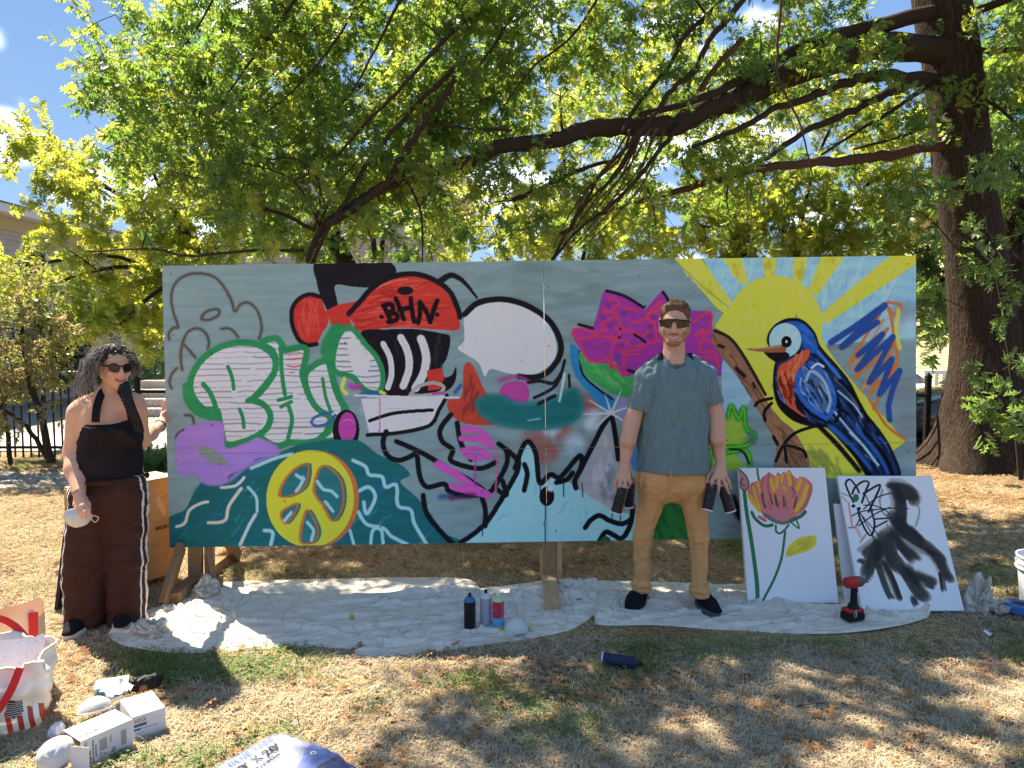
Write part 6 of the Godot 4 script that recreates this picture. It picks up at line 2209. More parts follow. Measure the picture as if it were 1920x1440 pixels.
func build_man():
	var t := thing("person", "smiling person with short beard in grey T-shirt and khaki trousers holding spray cans", "person", Vector3.ZERO)
	var P := func(x, y, dd): return at(x, y, 4.27 + dd)
	var face := Vector3(-0.20, 0, 0.98).normalized()
	var blot := noise(28.0, 3, 161)
	var skin := Color(0.58, 0.33, 0.225)
	# --- head
	var hx := Transform3D(Basis(Vector3.UP, -0.24) * Basis(Vector3.BACK, -0.03), P.call(1265, 607, 0.0)).scaled_local(Vector3.ONE * 1.11)
	var mb := MB.new()
	mb.colored = true
	var tint := func(p):
		var c := skin.lerp(Color(0.60, 0.29, 0.21), 0.5 * exp(-pow((absf(p.x) - 0.04) / 0.02, 2.0) - pow((p.y + 0.03) / 0.02, 2.0)))
		c *= 1.0 + 0.05 * blot.get_noise_3dv(p)
		var ym: float = -0.0735 + 0.010 * pow(p.x / 0.026, 2.0)
		var front: bool = p.z > 0.055
		var b := 0.0
		if p.y < -0.030:
			b = smoothstep(0.030, 0.052, absf(p.x)) * smoothstep(-0.03, -0.05, p.y) * 0.75
			b = maxf(b, smoothstep(-0.084, -0.098, p.y) * (0.85 if p.z > 0.0 else 0.4))
			if front and absf(p.x) < 0.036 and p.y > -0.066:
				b = maxf(b, 0.75 * smoothstep(-0.047, -0.055, p.y))
			if p.y < -0.125:
				b = 0.0
		if absf(p.x) > 0.062 and p.y < 0.03 and p.y > -0.05 and p.z > -0.005:
			b = maxf(b, 0.6)
		c = c.lerp(Color(0.17, 0.085, 0.045), clampf(b * (0.85 + 0.4 * blot.get_noise_3dv(p * 6.0)), 0, 1))
		if front and absf(p.x) < 0.029 and absf(p.y - ym) < 0.0095:
			c = Color(0.44, 0.17, 0.14)
			if absf(p.x) < 0.022 and absf(p.y - ym) < 0.0040:
				c = Color(0.52, 0.46, 0.41)
		return c
	head_field(1.0, 1.08).build(mb, hx, tint)
	# --- trunk, arms and legs, mostly under the clothes
	var flesh := func(p):
		return skin * (1.0 + 0.06 * blot.get_noise_3dv(p * 0.5))
	var f := Field.new(P.call(1150, 1140, -0.2) - Vector3(0.02, 0.02, 0.45), P.call(1372, 640, -0.2) + Vector3(0.02, 0, 0.22), 0.012, 0.012)
	f.cap(P.call(1264, 730, 0.02), P.call(1262, 880, 0.02), 0.165, 0.150, face, 0.55)
	f.cap(P.call(1264, 640, 0.03), P.call(1264, 700, 0.03), 0.061, 0.066)
	for q in [[1236, 692, 1264, 676, 0.034, 0.045], [1293, 691, 1264, 676, 0.034, 0.045], [1210, 716, 1184, 795, 0.053, 0.046], [1184, 795, 1178, 825, 0.045, 0.047], [1178, 825, 1172, 866, 0.046, 0.031], [1326, 712, 1344, 790, 0.053, 0.046], [1344, 790, 1345, 822, 0.045, 0.046], [1345, 822, 1351, 866, 0.045, 0.031]]:
		f.cap(P.call(q[0], q[1], 0.0), P.call(q[2], q[3], 0.0 if q[3] < 800 else -0.05), q[4], q[5])
	for q in [[1228, 900, 1206, 1005, 1201, 1125, 0.10], [1297, 900, 1311, 1010, 1313, 1128, 0.0]]:
		f.cap(P.call(q[0], q[1], 0.02), P.call(q[2], q[3], q[6] * 0.5), 0.068, 0.040)
		f.cap(P.call(q[2], q[3], q[6] * 0.5), P.call(q[4], q[5], q[6]), 0.039, 0.030)
	f.build(mb, Transform3D(), flesh)
	# --- hands: each holds two cans by their tops
	hand(mb, P.call(1172, 866, -0.05), 0.030, [P.call(1179, 893, -0.085), P.call(1173, 897, -0.10), P.call(1166, 896, -0.10), P.call(1160, 892, -0.085)], [[P.call(1181, 905, -0.10), P.call(1179, 913, -0.085)], [P.call(1172, 909, -0.125), P.call(1174, 918, -0.115)], [P.call(1161, 909, -0.125), P.call(1163, 919, -0.115)], [P.call(1154, 903, -0.10), P.call(1157, 915, -0.095)]], [P.call(1180, 880, -0.04), P.call(1185, 892, -0.035), P.call(1183, 906, -0.045)], 1.0, flesh)
	hand(mb, P.call(1351, 866, -0.05), 0.030, [P.call(1341, 891, -0.10), P.call(1347, 896, -0.11), P.call(1354, 895, -0.10), P.call(1359, 890, -0.08)], [[P.call(1335, 902, -0.125), P.call(1334, 912, -0.115)], [P.call(1348, 909, -0.13), P.call(1347, 923, -0.115)], [P.call(1361, 910, -0.12), P.call(1367, 929, -0.11)], [P.call(1366, 904, -0.09), P.call(1370, 917, -0.085)]], [P.call(1338, 880, -0.05), P.call(1329, 891, -0.07), P.call(1325, 905, -0.085)], 1.0, flesh)
	obj("body", mb.mesh(true), M.skin, t)
	# --- hair
	var hf := Field.new(Vector3(-0.12, -0.1, -0.15), Vector3(0.12, 0.17, 0.13), 0.0045, 0.005)
	hf.ball(Vector3(0, 0.042, -0.020), Vector3(0.079, 0.081, 0.100))
	hf.cap(Vector3(-0.040, 0.086, 0.060), Vector3(0.040, 0.092, 0.052), 0.011, 0.013)
	hf.cut(Vector3(0, 0.070, 0.072), Vector3(0, -0.66, 0.75).normalized())
	hf.cut(Vector3(0, -0.062, 0), Vector3.DOWN)
	for s in [-1.0, 1.0]:
		hf.hollow(Vector3(s * 0.085, -0.035, 0.0), Vector3(0.03, 0.045, 0.035))
	var hm := MB.new()
	hf.build(hm, hx)
	var strand := noise(90.0, 2, 162)
	ripple(hm, func(p, _e): return 0.0035 * strand.get_noise_3dv(p * Vector3(1.6, 0.5, 0.6)))
	var hair := obj("hair", hm.mesh(true), M.hair_brown, t)
	var locks := MB.new()
	for i in 420:   # short locks combed back from the forehead
		var a := rng.randf_range(-2.6, 2.6)
		var e := rng.randf_range(0.35, 1.5)
		var d := Vector3(sin(a) * cos(e), sin(e), cos(a) * cos(e))
		var root := Vector3(0, 0.041, -0.020) + d * Vector3(0.079, 0.080, 0.100)
		if root.z > 0.02 and root.y < 0.098 - 0.1 * absf(root.x):
			continue
		var back := (Vector3(d.x * 0.4 + 0.25, 0.3, -0.9) - d * (Vector3(d.x * 0.4, 0.3, -0.9).dot(d)) + d * 0.09 + Vector3(rng.randf() - 0.5, rng.randf() - 0.5, rng.randf() - 0.5) * 0.35).normalized()
		var l := rng.randf_range(0.018, 0.034)
		locks.tube([hx * root, hx * (root + back * l * 0.5 + d * 0.004), hx * (root + back * l)], [0.0020, 0.0016, 0.0006], 4, false)
	obj("locks", locks.mesh(true), M.hair_brown, hair, "stuff")
	# --- wraparound sunglasses
	var g := MB.new()
	g.grid(32, 4, func(u, v):
		var a := lerpf(-1.2, 1.2, u)
		var nose := exp(-pow(a / 0.16, 2.0))
		var top := 0.019 - 0.004 * absf(a)
		var bottom := -0.026 + 0.022 * nose + 0.014 * pow(absf(a) / 1.2, 2.0)
		return hx * Vector3(sin(a) * 0.080, lerpf(bottom, top, v), 0.030 + cos(a) * 0.072 - 0.006 * (1.0 - v)))
	var gl := obj("sunglasses", g.mesh(true), M.lens, t)
	g = MB.new()
	for s in [-1.0, 1.0]:
		g.tube([hx * Vector3(s * 0.074, 0.012, 0.056), hx * Vector3(s * 0.079, 0.010, 0.02), hx * Vector3(s * 0.078, 0.004, -0.02)], [0.006, 0.004, 0.003], 6)
	var rim := []
	for k in 15:
		var a := lerpf(-1.2, 1.2, k / 14.0)
		rim.append(hx * Vector3(sin(a) * 0.081, 0.020 - 0.004 * absf(a), 0.031 + cos(a) * 0.072))
	g.tube(rim, [0.0035], 6)
	obj("frame", g.mesh(true), M.black_plastic, gl)
	# --- dark ear defenders hanging round the neck
	g = MB.new()
	var band := []
	for k in 13:
		var a := lerpf(0.15, PI - 0.15, k / 12.0)
		band.append(P.call(1266, 672, 0.05) + Vector3(cos(a) * 0.088, -0.008 - 0.02 * sin(a), -sin(a) * 0.06 + 0.045))
	g.tube(band, [0.012], 8)
	for s in [-1.0, 1.0]:
		g.tube([P.call(1266, 672, 0.0) + Vector3(s * 0.083, 0.03, 0.0), P.call(1266, 672, 0.0) + Vector3(s * 0.090, -0.012, 0.012)], [0.013, 0.020], 10)
	obj("neck_band", g.mesh(true), M.black_plastic, t)
	# --- T-shirt
	f = Field.new(P.call(1168, 905, -0.1) - Vector3(0, 0, 0.42), P.call(1366, 655, -0.25) + Vector3(0, 0, 0.05), 0.0078, 0.012)
	f.cap(P.call(1264, 735, 0.02), P.call(1262, 925, 0.02), 0.196, 0.222, face, 0.64)
	f.cap(P.call(1222, 708, 0.03), P.call(1310, 706, 0.03), 0.082, 0.082, face, 0.85)
	f.cap(P.call(1214, 708, 0.03), P.call(1250, 681, 0.03), 0.074, 0.062)
	f.cap(P.call(1316, 706, 0.03), P.call(1281, 680, 0.03), 0.074, 0.062)
	f.cap(P.call(1240, 694, 0.03), P.call(1290, 693, 0.03), 0.066, 0.066)
	f.cut(P.call(1262, 886, 0.0), Vector3(0.0, -1, 0.05).normalized())
	f.hollow(P.call(1265, 653, -0.01), Vector3(0.078, 0.092, 0.100))
	mb = MB.new()
	f.build(mb)
	for q in [[1216, 712, 1193, 792, 1196, 769], [1318, 710, 1341, 782, 1338, 757]]:
		var sf := Field.new(P.call(q[0], q[1], 0.0).min(P.call(q[2], q[3], 0.0)) - Vector3.ONE * 0.14, P.call(q[0], q[1], 0.0).max(P.call(q[2], q[3], 0.0)) + Vector3.ONE * 0.14, 0.0078, 0.010)
		sf.cap(P.call(q[0], q[1], 0.01), P.call(q[2], q[3], 0.0), 0.084, 0.068)
		sf.cut(P.call(q[4], q[5], 0.0), (P.call(q[2], q[3], 0.0) - P.call(q[0], q[1], 0.0)).normalized())
		sf.build(mb)
	var hem = P.call(1262, 886, 0.0).y
	var drape := noise(9.0, 2, 163)
	var fine := noise(22.0, 2, 164)
	ripple(mb, func(p, _e): return clampf((p.y - hem) / 0.10, 0.12, 1.0) * (0.017 * (absf(drape.get_noise_3dv(p * Vector3(1.2, 0.4, 1.2) + Vector3(0, 0.25 * absf(p.x - 0.93), 0))) * 1.6 - 0.35) + 0.002 * fine.get_noise_3dv(p)))
	obj("t_shirt", mb.mesh(true), M.shirt, t)
	g = MB.new()
	var neck := []
	for k in 25:
		var a := TAU * k / 24.0
		neck.append(P.call(1265, 679, 0.012) + Vector3(sin(a) * 0.080, -0.026 * cos(a) + 0.010 * absf(sin(a)), cos(a) * 0.072))
	g.tube(neck, [0.0115], 8, false)
	obj("collar", g.mesh(true), M.shirt_dark, t)
	# --- trousers
	f = Field.new(P.call(1165, 1148, 0.0) - Vector3(0, 0, 0.35), P.call(1352, 860, -0.2) + Vector3(0, 0, 0.03), 0.0085, 0.011)
	f.cap(P.call(1236, 900, 0.02), P.call(1289, 900, 0.02), 0.134, 0.134, face, 0.82)
	for q in [[1227, 905, 1205, 1005, 1203, 1108, 0.10], [1296, 905, 1311, 1010, 1311, 1118, 0.0]]:
		f.cap(P.call(q[0], q[1], 0.02), P.call(q[2], q[3], q[6] * 0.5), 0.090, 0.053)
		f.cap(P.call(q[2], q[3], q[6] * 0.5), P.call(q[4], q[5] - 18, q[6]), 0.053, 0.046)
		f.cap(P.call(q[4] - 2, q[5] - 14, q[6]), P.call(q[4] + 2, q[5] - 12, q[6]), 0.051, 0.051, Vector3.UP, 0.35)
		f.cap(P.call(q[4], q[5] - 4, q[6]), P.call(q[4] + 2, q[5] - 3, q[6]), 0.053, 0.053, Vector3.UP, 0.3)
	f.cut(P.call(1262, 866, 0.0), Vector3.UP)
	mb = MB.new()
	f.build(mb)
	cloth(mb, noise(11.0, 2, 165), Vector3(0.9, 0.45, 0.9), 0.011, noise(30.0, 2, 166), 0.0015)
	var low = P.call(1203, 1040, 0.0).y
	var bag := noise(30.0, 2, 167)
	ripple(mb, func(p, _e): return (0.013 * smoothstep(low - 0.10, low - 0.24, p.y) + 0.008 * exp(-pow((p.y - low - 0.10) / 0.09, 2.0)) + 0.007 * exp(-pow((p.y - low - 0.42) / 0.07, 2.0))) * bag.get_noise_3dv(p * Vector3(0.35, 1.5, 0.35)))
	obj("trousers", mb.mesh(true), M.khaki, t)
	g = MB.new()
	var fly := [P.call(1257, 880, -0.115), P.call(1258, 900, -0.118), P.call(1256, 918, -0.108)]
	g.tube(fly, [0.004], 5)
	obj("fly_seam", g.mesh(true), M.khaki, t)
	# --- shoes
	shoe(t, on_ground(1203, 1128) + Vector3(0, 0.012, 0), Vector3(-0.50, 0, 0.86), 0.275, M.black_suede, M.rubber)
	shoe(t, on_ground(1313, 1136) + Vector3(0, 0.012, 0), Vector3(0.16, 0, 0.98), 0.285, M.black_suede, plain(0.07, 0.075, 0.085, 0.7))
	# --- the four cans in the hands, each a thing of its own
	can("black spray can with gold print, front one in the person's hand at the left hip", P.call(1169, 912, -0.105), P.call(1155, 963, -0.115), 0, Color(0.02, 0.018, 0.018), Color(0.75, 0.6, 0.35), true)
	can("black spray can with pink base held nearest the trousers behind the gold one", P.call(1181, 908, -0.06), P.call(1178, 950, -0.035), 0, Color(0.016, 0.015, 0.016), Color(0.35, 0.28, 0.16), true)
	can("black spray can with white print and red base held beside the right trouser leg", P.call(1338, 902, -0.09), P.call(1326, 958, -0.125), 1, Color(0.02, 0.02, 0.025), Color(0.75, 0.75, 0.78), true)
	can("plain black spray can with red base held between the last two fingers", P.call(1354, 908, -0.085), P.call(1370, 960, -0.10), 1, Color(0.018, 0.019, 0.026), Color(0.2, 0.21, 0.26), true)

func curl(mb: MB, a: Vector3, dir: Vector3, length: float, turns: float, wide: float, r: float, fall: float):   # a curly lock
	var pts := []
	var n := int(turns * 7) + 4
	var p := a
	var d := dir
	var ph := rng.randf() * TAU
	for i in n:
		var f := float(i) / n
		d = (d + Vector3(0, -fall / n, 0)).normalized()
		p += d * length / n
		var s := d.cross(Vector3(0.3, 0.2, 0.9)).normalized()
		var o := s.cross(d)
		pts.append(p + (s * cos(ph + turns * TAU * f) + o * sin(ph + turns * TAU * f)) * wide * minf(1.0, f * 4.0))
	mb.tube(pts, taper(n, r, r * 0.4), 5, false)

func build_woman():
	var t := thing("person", "smiling person with long curly grey hair in black halter top and brown trousers", "person", Vector3.ZERO)
	var P := func(x, y, dd): return at(x, y, 4.05 + dd)
	var face := Vector3(0.52, 0, 0.85).normalized()
	var blot := noise(28.0, 3, 171)
	var skin := Color(0.64, 0.36, 0.245)
	var hx := Transform3D(Basis(Vector3.UP, 0.84) * Basis(Vector3.BACK, -0.03), P.call(215, 689, 0.0)).scaled_local(Vector3.ONE * 0.98)
	var mb := MB.new()
	mb.colored = true
	var tint := func(p):
		var c := skin.lerp(Color(0.62, 0.27, 0.20), 0.6 * exp(-pow((absf(p.x) - 0.042) / 0.022, 2.0) - pow((p.y + 0.03) / 0.024, 2.0)))
		c *= 1.0 + 0.05 * blot.get_noise_3dv(p)
		var ym: float = -0.0735 + 0.009 * pow(p.x / 0.028, 2.0)
		if p.z > 0.055 and absf(p.x) < 0.030 and absf(p.y - ym) < 0.0085:
			c = Color(0.50, 0.19, 0.16)
			if absf(p.y - ym) < 0.0028:
				c = Color(0.25, 0.07, 0.06)
		return c
	head_field(0.98, 0.98).build(mb, hx, tint)
	var flesh := func(p):
		return skin * (1.0 + 0.06 * blot.get_noise_3dv(p * 0.5))
	var f := Field.new(P.call(105, 1190, -0.15) - Vector3(0.02, 0, 0.85), P.call(325, 715, 0.0) + Vector3(0.02, 0, 0.2), 0.012, 0.012)
	f.cap(P.call(208, 790, 0.02), P.call(208, 880, 0.02), 0.150, 0.150, face, 0.66)
	f.cap(P.call(165, 765, 0.03), P.call(248, 758, 0.03), 0.068, 0.064)
	f.cap(P.call(208, 725, 0.03), P.call(207, 760, 0.03), 0.052, 0.066)
	f.cap(P.call(175, 755, 0.03), P.call(208, 742, 0.03), 0.045, 0.05)
	f.cap(P.call(242, 752, 0.03), P.call(208, 742, 0.03), 0.045, 0.05)
	f.cap(P.call(152, 776, 0.02), P.call(142, 848, 0.02), 0.074, 0.060)
	f.cap(P.call(142, 848, 0.02), P.call(143, 880, -0.05), 0.056, 0.056)
	f.cap(P.call(143, 880, -0.05), P.call(148, 924, -0.17), 0.054, 0.034)
	f.cap(P.call(255, 768, 0.05), P.call(264, 826, 0.16), 0.056, 0.047)
	f.cap(P.call(264, 826, 0.16), P.call(281, 812, 0.34), 0.046, 0.044)
	f.cap(P.call(281, 812, 0.34), P.call(302, 797, 0.56), 0.044, 0.031)
	for q in [[180, 930, 166, 1050, 160, 1180], [236, 930, 238, 1050, 240, 1172]]:
		f.cap(P.call(q[0], q[1], 0.02), P.call(q[2], q[3], 0.0), 0.095, 0.062)
		f.cap(P.call(q[2], q[3], 0.0), P.call(q[4], q[5], 0.0), 0.060, 0.042)
	f.build(mb, Transform3D(), flesh)
	hand(mb, P.call(148, 924, -0.17), 0.031, [P.call(160, 946, -0.21), P.call(154, 950, -0.225), P.call(148, 950, -0.22), P.call(142, 946, -0.21)], [[P.call(166, 956, -0.23), P.call(166, 966, -0.225)], [P.call(158, 961, -0.245), P.call(160, 971, -0.235)], [P.call(151, 961, -0.24), P.call(154, 970, -0.23)], [P.call(144, 956, -0.23), P.call(147, 964, -0.22)]], [P.call(158, 934, -0.18), P.call(166, 945, -0.195), P.call(168, 957, -0.205)], 1.0, flesh)
	hand(mb, P.call(302, 797, 0.56), 0.028, [P.call(305, 776, 0.655), P.call(309, 776, 0.665), P.call(313, 778, 0.668), P.call(316, 782, 0.665)], [[P.call(306, 762, 0.675), P.call(308, 752, 0.67)], [P.call(310, 760, 0.68), P.call(313, 750, 0.672)], [P.call(314, 762, 0.68), P.call(317, 753, 0.672)], [P.call(318, 769, 0.678), P.call(320, 761, 0.672)]], [P.call(302, 786, 0.60), P.call(306, 776, 0.625), P.call(312, 770, 0.64)], 0.9, flesh)
	obj("body", mb.mesh(true), M.skin, t)
	# bracelet
	var g := MB.new()
	var loop := []
	var wa: Vector3 = P.call(299, 799, 0.53)
	var wd: Vector3 = (P.call(302, 797, 0.56) - P.call(281, 812, 0.34)).normalized()
	var w1 := wd.cross(Vector3.UP).normalized()
	for k in 17:
		loop.append(wa + (w1 * cos(TAU * k / 16) + wd.cross(w1) * sin(TAU * k / 16)) * 0.036)
	g.tube(loop, [0.004], 6, false)
	obj("bracelet", g.mesh(true), M.black_plastic, t)
	# --- sunglasses
	g = MB.new()
	var fr := MB.new()
	for s in [-1.0, 1.0]:
		var shape := PackedVector2Array()
		var rim := []
		for k in 24:
			var a := TAU * k / 24
			var p := Vector2(s * 0.034 + cos(a) * 0.028, 0.0 + sin(a) * (0.020 if sin(a) > 0 else 0.023))
			p.y += 0.003 * s * cos(a)
			shape.append(p)
			rim.append(hx * (Basis(Vector3.UP, s * 0.22) * Vector3(p.x, p.y, 0.0) + Vector3(0, 0.002, 0.098)))
		rim.append(rim[0])
		g.prism(shape, 0.003, hx * Transform3D(Basis(Vector3.UP, s * 0.22), Vector3(0, 0.002, 0.098)))
		fr.tube(rim, [0.0042], 6, false)
		fr.tube([hx * Vector3(s * 0.060, 0.012, 0.085), hx * Vector3(s * 0.076, 0.010, 0.03), hx * Vector3(s * 0.076, 0.004, -0.02)], [0.005, 0.004, 0.003], 6)
	fr.tube([hx * Vector3(-0.010, 0.010, 0.1), hx * Vector3(0, 0.013, 0.102), hx * Vector3(0.010, 0.010, 0.1)], [0.004], 6)
	var gl := obj("sunglasses", g.mesh(), M.lens, t)
	obj("frame", fr.mesh(true), plain(0.06, 0.012, 0.012, 0.3), gl)
	# --- hair: a cap with a parting and many curls, and a plait over the far shoulder
	var hf := Field.new(Vector3(-0.13, -0.14, -0.17), Vector3(0.13, 0.17, 0.13), 0.0052, 0.006)
	hf.ball(Vector3(0, 0.042, -0.024), Vector3(0.088, 0.094, 0.105))
	hf.ball(Vector3(0.0, -0.03, -0.055), Vector3(0.085, 0.09, 0.07))
	hf.cut(Vector3(0, 0.082, 0.075), Vector3(0, -0.72, 0.70).normalized())
	hf.hollow(Vector3(0, -0.01, 0.095), Vector3(0.062, 0.088, 0.09))
	var hm := MB.new()
	hf.build(hm, hx)
	var strand := noise(60.0, 2, 172)
	ripple(hm, func(p, _e): return 0.006 * strand.get_noise_3dv(p))
	var dark := MB.new()
	var grey := MB.new()
	for i in 900:
		var a := rng.randf_range(-2.9, 2.9)
		var e := rng.randf_range(-0.25, 1.35)
		if absf(a) < 0.95 and e < 0.78:
			continue
		var d := Vector3(sin(a) * cos(e), sin(e), cos(a) * cos(e))
		var root := Vector3(0, 0.035, -0.022) + d * Vector3(0.084, 0.092, 0.102)
		var out := (d * Vector3(0.9, 0.2, 0.7) + Vector3(signf(d.x) * 0.25, -0.1, -0.15)).normalized()
		var near_side: bool = d.x < 0.05
		var fringe: bool = absf(a) < 0.95 and e < 1.15
		if fringe:   # combed from the parting to the sides
			out = Vector3(1.0 if d.x > 0.0 else -1.0, -0.05, -0.25).normalized()
		var l := rng.randf_range(0.08, 0.13) if fringe else rng.randf_range(0.14, 0.30) if near_side else rng.randf_range(0.06, 0.13)
		var m: MB = grey if rng.randf() < (0.68 if near_side else 0.5) else dark
		curl(m, hx * root, (hx.basis * out).normalized(), l, rng.randf_range(2.0, 4.5), rng.randf_range(0.005, 0.012), rng.randf_range(0.0010, 0.0019), rng.randf_range(3.0, 5.0) if near_side else 2.6)
	for i in 160:   # fine flyaway hair
		var a := rng.randf_range(-2.6, 2.6)
		var e := rng.randf_range(0.1, 1.4)
		var d := Vector3(sin(a) * cos(e), sin(e), cos(a) * cos(e))
		curl(grey, hx * (Vector3(0, 0.035, -0.022) + d * Vector3(0.086, 0.094, 0.104)), (hx.basis * (d + Vector3(rng.randf() - 0.5, 0.2, rng.randf() - 0.5))).normalized(), rng.randf_range(0.05, 0.10), 2.0, 0.006, 0.0009, 1.0)
	var hair := obj("hair", hm.mesh(true), M.hair_black, t)
	obj("curls", dark.mesh(true), M.hair_black, hair, "stuff")
	obj("grey_curls", grey.mesh(true), M.hair_grey, hair, "stuff")
	var plait := MB.new()
	var way := curve([P.call(232, 722, -0.03), P.call(238, 745, -0.09), P.call(248, 770, -0.12), P.call(258, 792, -0.12), P.call(262, 806, -0.11)], 8)
	for i in way.size():
		var r := lerpf(0.026, 0.012, float(i) / way.size())
		for k in 2:
			var o := Vector3(0.011 * (1.0 if (i + k) % 2 == 0 else -1.0), 0, 0.006 * (1 if k == 0 else -1))
			plait.tube([way[i] + o + Vector3(0, r * 0.8, 0), way[i] + o, way[i] - o * 0.6 - Vector3(0, r * 0.9, 0)], [r * 0.4, r, r * 0.4], 7)
	obj("plait", plait.mesh(true), M.hair_black, hair)
	# --- halter top
	f = Field.new(P.call(125, 912, -0.1) - Vector3(0, 0, 0.35), P.call(290, 715, -0.25) + Vector3(0, 0, 0.05), 0.0078, 0.010)
	f.cap(P.call(208, 806, 0.015), P.call(206, 868, 0.02), 0.166, 0.158, face, 0.70)
	f.cap(P.call(206, 868, 0.02), P.call(208, 925, 0.02), 0.158, 0.176, face, 0.72)
	f.ball(P.call(190, 808, -0.07), Vector3(0.080, 0.075, 0.080))
	f.ball(P.call(240, 806, -0.06), Vector3(0.078, 0.075, 0.080))
	f.cut(P.call(210, 786, 0.0), Vector3(0.05, 1.0, 0.25).normalized())
	f.cut(P.call(177, 787, 0.0), Vector3(-0.84, 0.53, 0.1).normalized())
	f.cut(P.call(250, 786, 0.0), Vector3(0.88, 0.46, 0.0).normalized())
	f.cut(P.call(208, 903, 0.0), Vector3.DOWN)
	mb = MB.new()
	f.build(mb)
	cloth(mb, noise(11.0, 2, 173), Vector3(0.5, 1.5, 0.5), 0.007, noise(30.0, 2, 174), 0.0015)
	obj("halter_top", mb.mesh(true), M.black_knit, t)
	g = MB.new()
	for q in [[[179, 792, -0.125], [181, 768, -0.112], [186, 748, -0.075], [194, 732, -0.02]], [[248, 790, -0.135], [243, 766, -0.118], [235, 746, -0.085], [226, 732, -0.03]]]:
		var pts := []
		for e in q:
			pts.append(P.call(e[0], e[1], e[2]))
		var line := curve(pts, 5)
		for i in line.size() - 1:
			g.bar(line[i], line[i + 1] + (line[i + 1] - line[i]) * 0.15, 0.040, 0.006, 0.002, face)
	obj("straps", g.mesh(), M.black_knit, t)
	# --- wide trousers with a white side stripe
	f = Field.new(P.call(98, 1215, -0.1) - Vector3(0, 0, 0.45), P.call(300, 880, -0.25) + Vector3(0, 0, 0.05), 0.0085, 0.010)
	f.cap(P.call(185, 915, 0.02), P.call(232, 913, 0.02), 0.125, 0.125, face, 0.95)
	f.cap(P.call(180, 935, 0.02), P.call(164, 1050, 0.0), 0.142, 0.122)
	f.cap(P.call(164, 1050, 0.0), P.call(158, 1200, 0.0), 0.122, 0.108)
	f.cap(P.call(235, 935, 0.02), P.call(239, 1050, 0.03), 0.120, 0.100)
	f.cap(P.call(239, 1050, 0.03), P.call(239, 1190, 0.03), 0.100, 0.098)
	f.cut(P.call(208, 893, 0.0), Vector3.UP)
	f.cut(P.call(208, 1181, 0.0), Vector3(0.06, -1, 0.0).normalized())
	var gapx: Vector3 = P.call(204, 1100, 0.0)
	mb = MB.new()
	f.build(mb)
	cloth(mb, noise(7.0, 2, 175), Vector3(0.45, 1.1, 0.45), 0.013, noise(22.0, 2, 176), 0.0015)
	var axis := func(y, right):
		var top: Vector3 = P.call(235, 935, 0.02) if right else P.call(180, 935, 0.02)
		var end: Vector3 = P.call(239, 1190, 0.03) if right else P.call(158, 1200, 0.0)
		return top.lerp(end, clampf((top.y - y) / (top.y - end.y), 0, 1))
	var side := func(p):
		var right: bool = p.x > gapx.x
		var a: Vector3 = axis.call(p.y, right)
		var d := Vector3(p.x - a.x, 0, p.z - a.z).normalized()
		return d.dot(Vector3(0.78, 0, -0.25) if right else Vector3(-0.93, 0, 0.10))
	var cutout := sub_mesh(mb, func(p): return side.call(p) > 0.80)
	var rest := sub_mesh(cutout[1], func(p):
		var s: float = side.call(p)
		return s > 0.66 and s < 0.71)
	var tr := obj("trousers", rest[1].mesh(true), M.brown_nylon, t)
	obj("side_stripe", cutout[0].mesh(true), M.white_nylon, tr)
	obj("piping", rest[0].mesh(true), M.white_nylon, tr)
	g = MB.new()
	var waist := []
	for k in 33:
		var a := TAU * k / 32
		waist.append(P.call(208, 897, 0.02) + Vector3(0, 0.0, 0) + Basis(Vector3.UP, 0.55) * Vector3(sin(a) * 0.178, 0, cos(a) * 0.128))
	g.tube(waist, [0.016], 8, false)
	ripple(g, func(p, _e): return 0.004 * sin((p.x * 0.85 - p.z * 0.5) * 190.0))
	obj("waistband", g.mesh(true), M.brown_nylon, tr)
	shoe(t, on_ground(158, 1177) + Vector3(0, 0.004, 0), Vector3(0.10, 0, 1.0), 0.24, M.black_suede, M.white_rubber, false)
	shoe(t, on_ground(238, 1168) + Vector3(0, 0.016, 0), Vector3(0.30, 0, 0.95), 0.24, M.black_suede, M.white_rubber, false)
	# the mask in her hand
	mask("white dust mask held upside down in the curly haired person's hand", Transform3D(Basis(Vector3.UP, 0.5) * Basis(Vector3.BACK, -0.22) * Basis(Vector3.RIGHT, 2.25), P.call(146, 968, -0.20)), true)

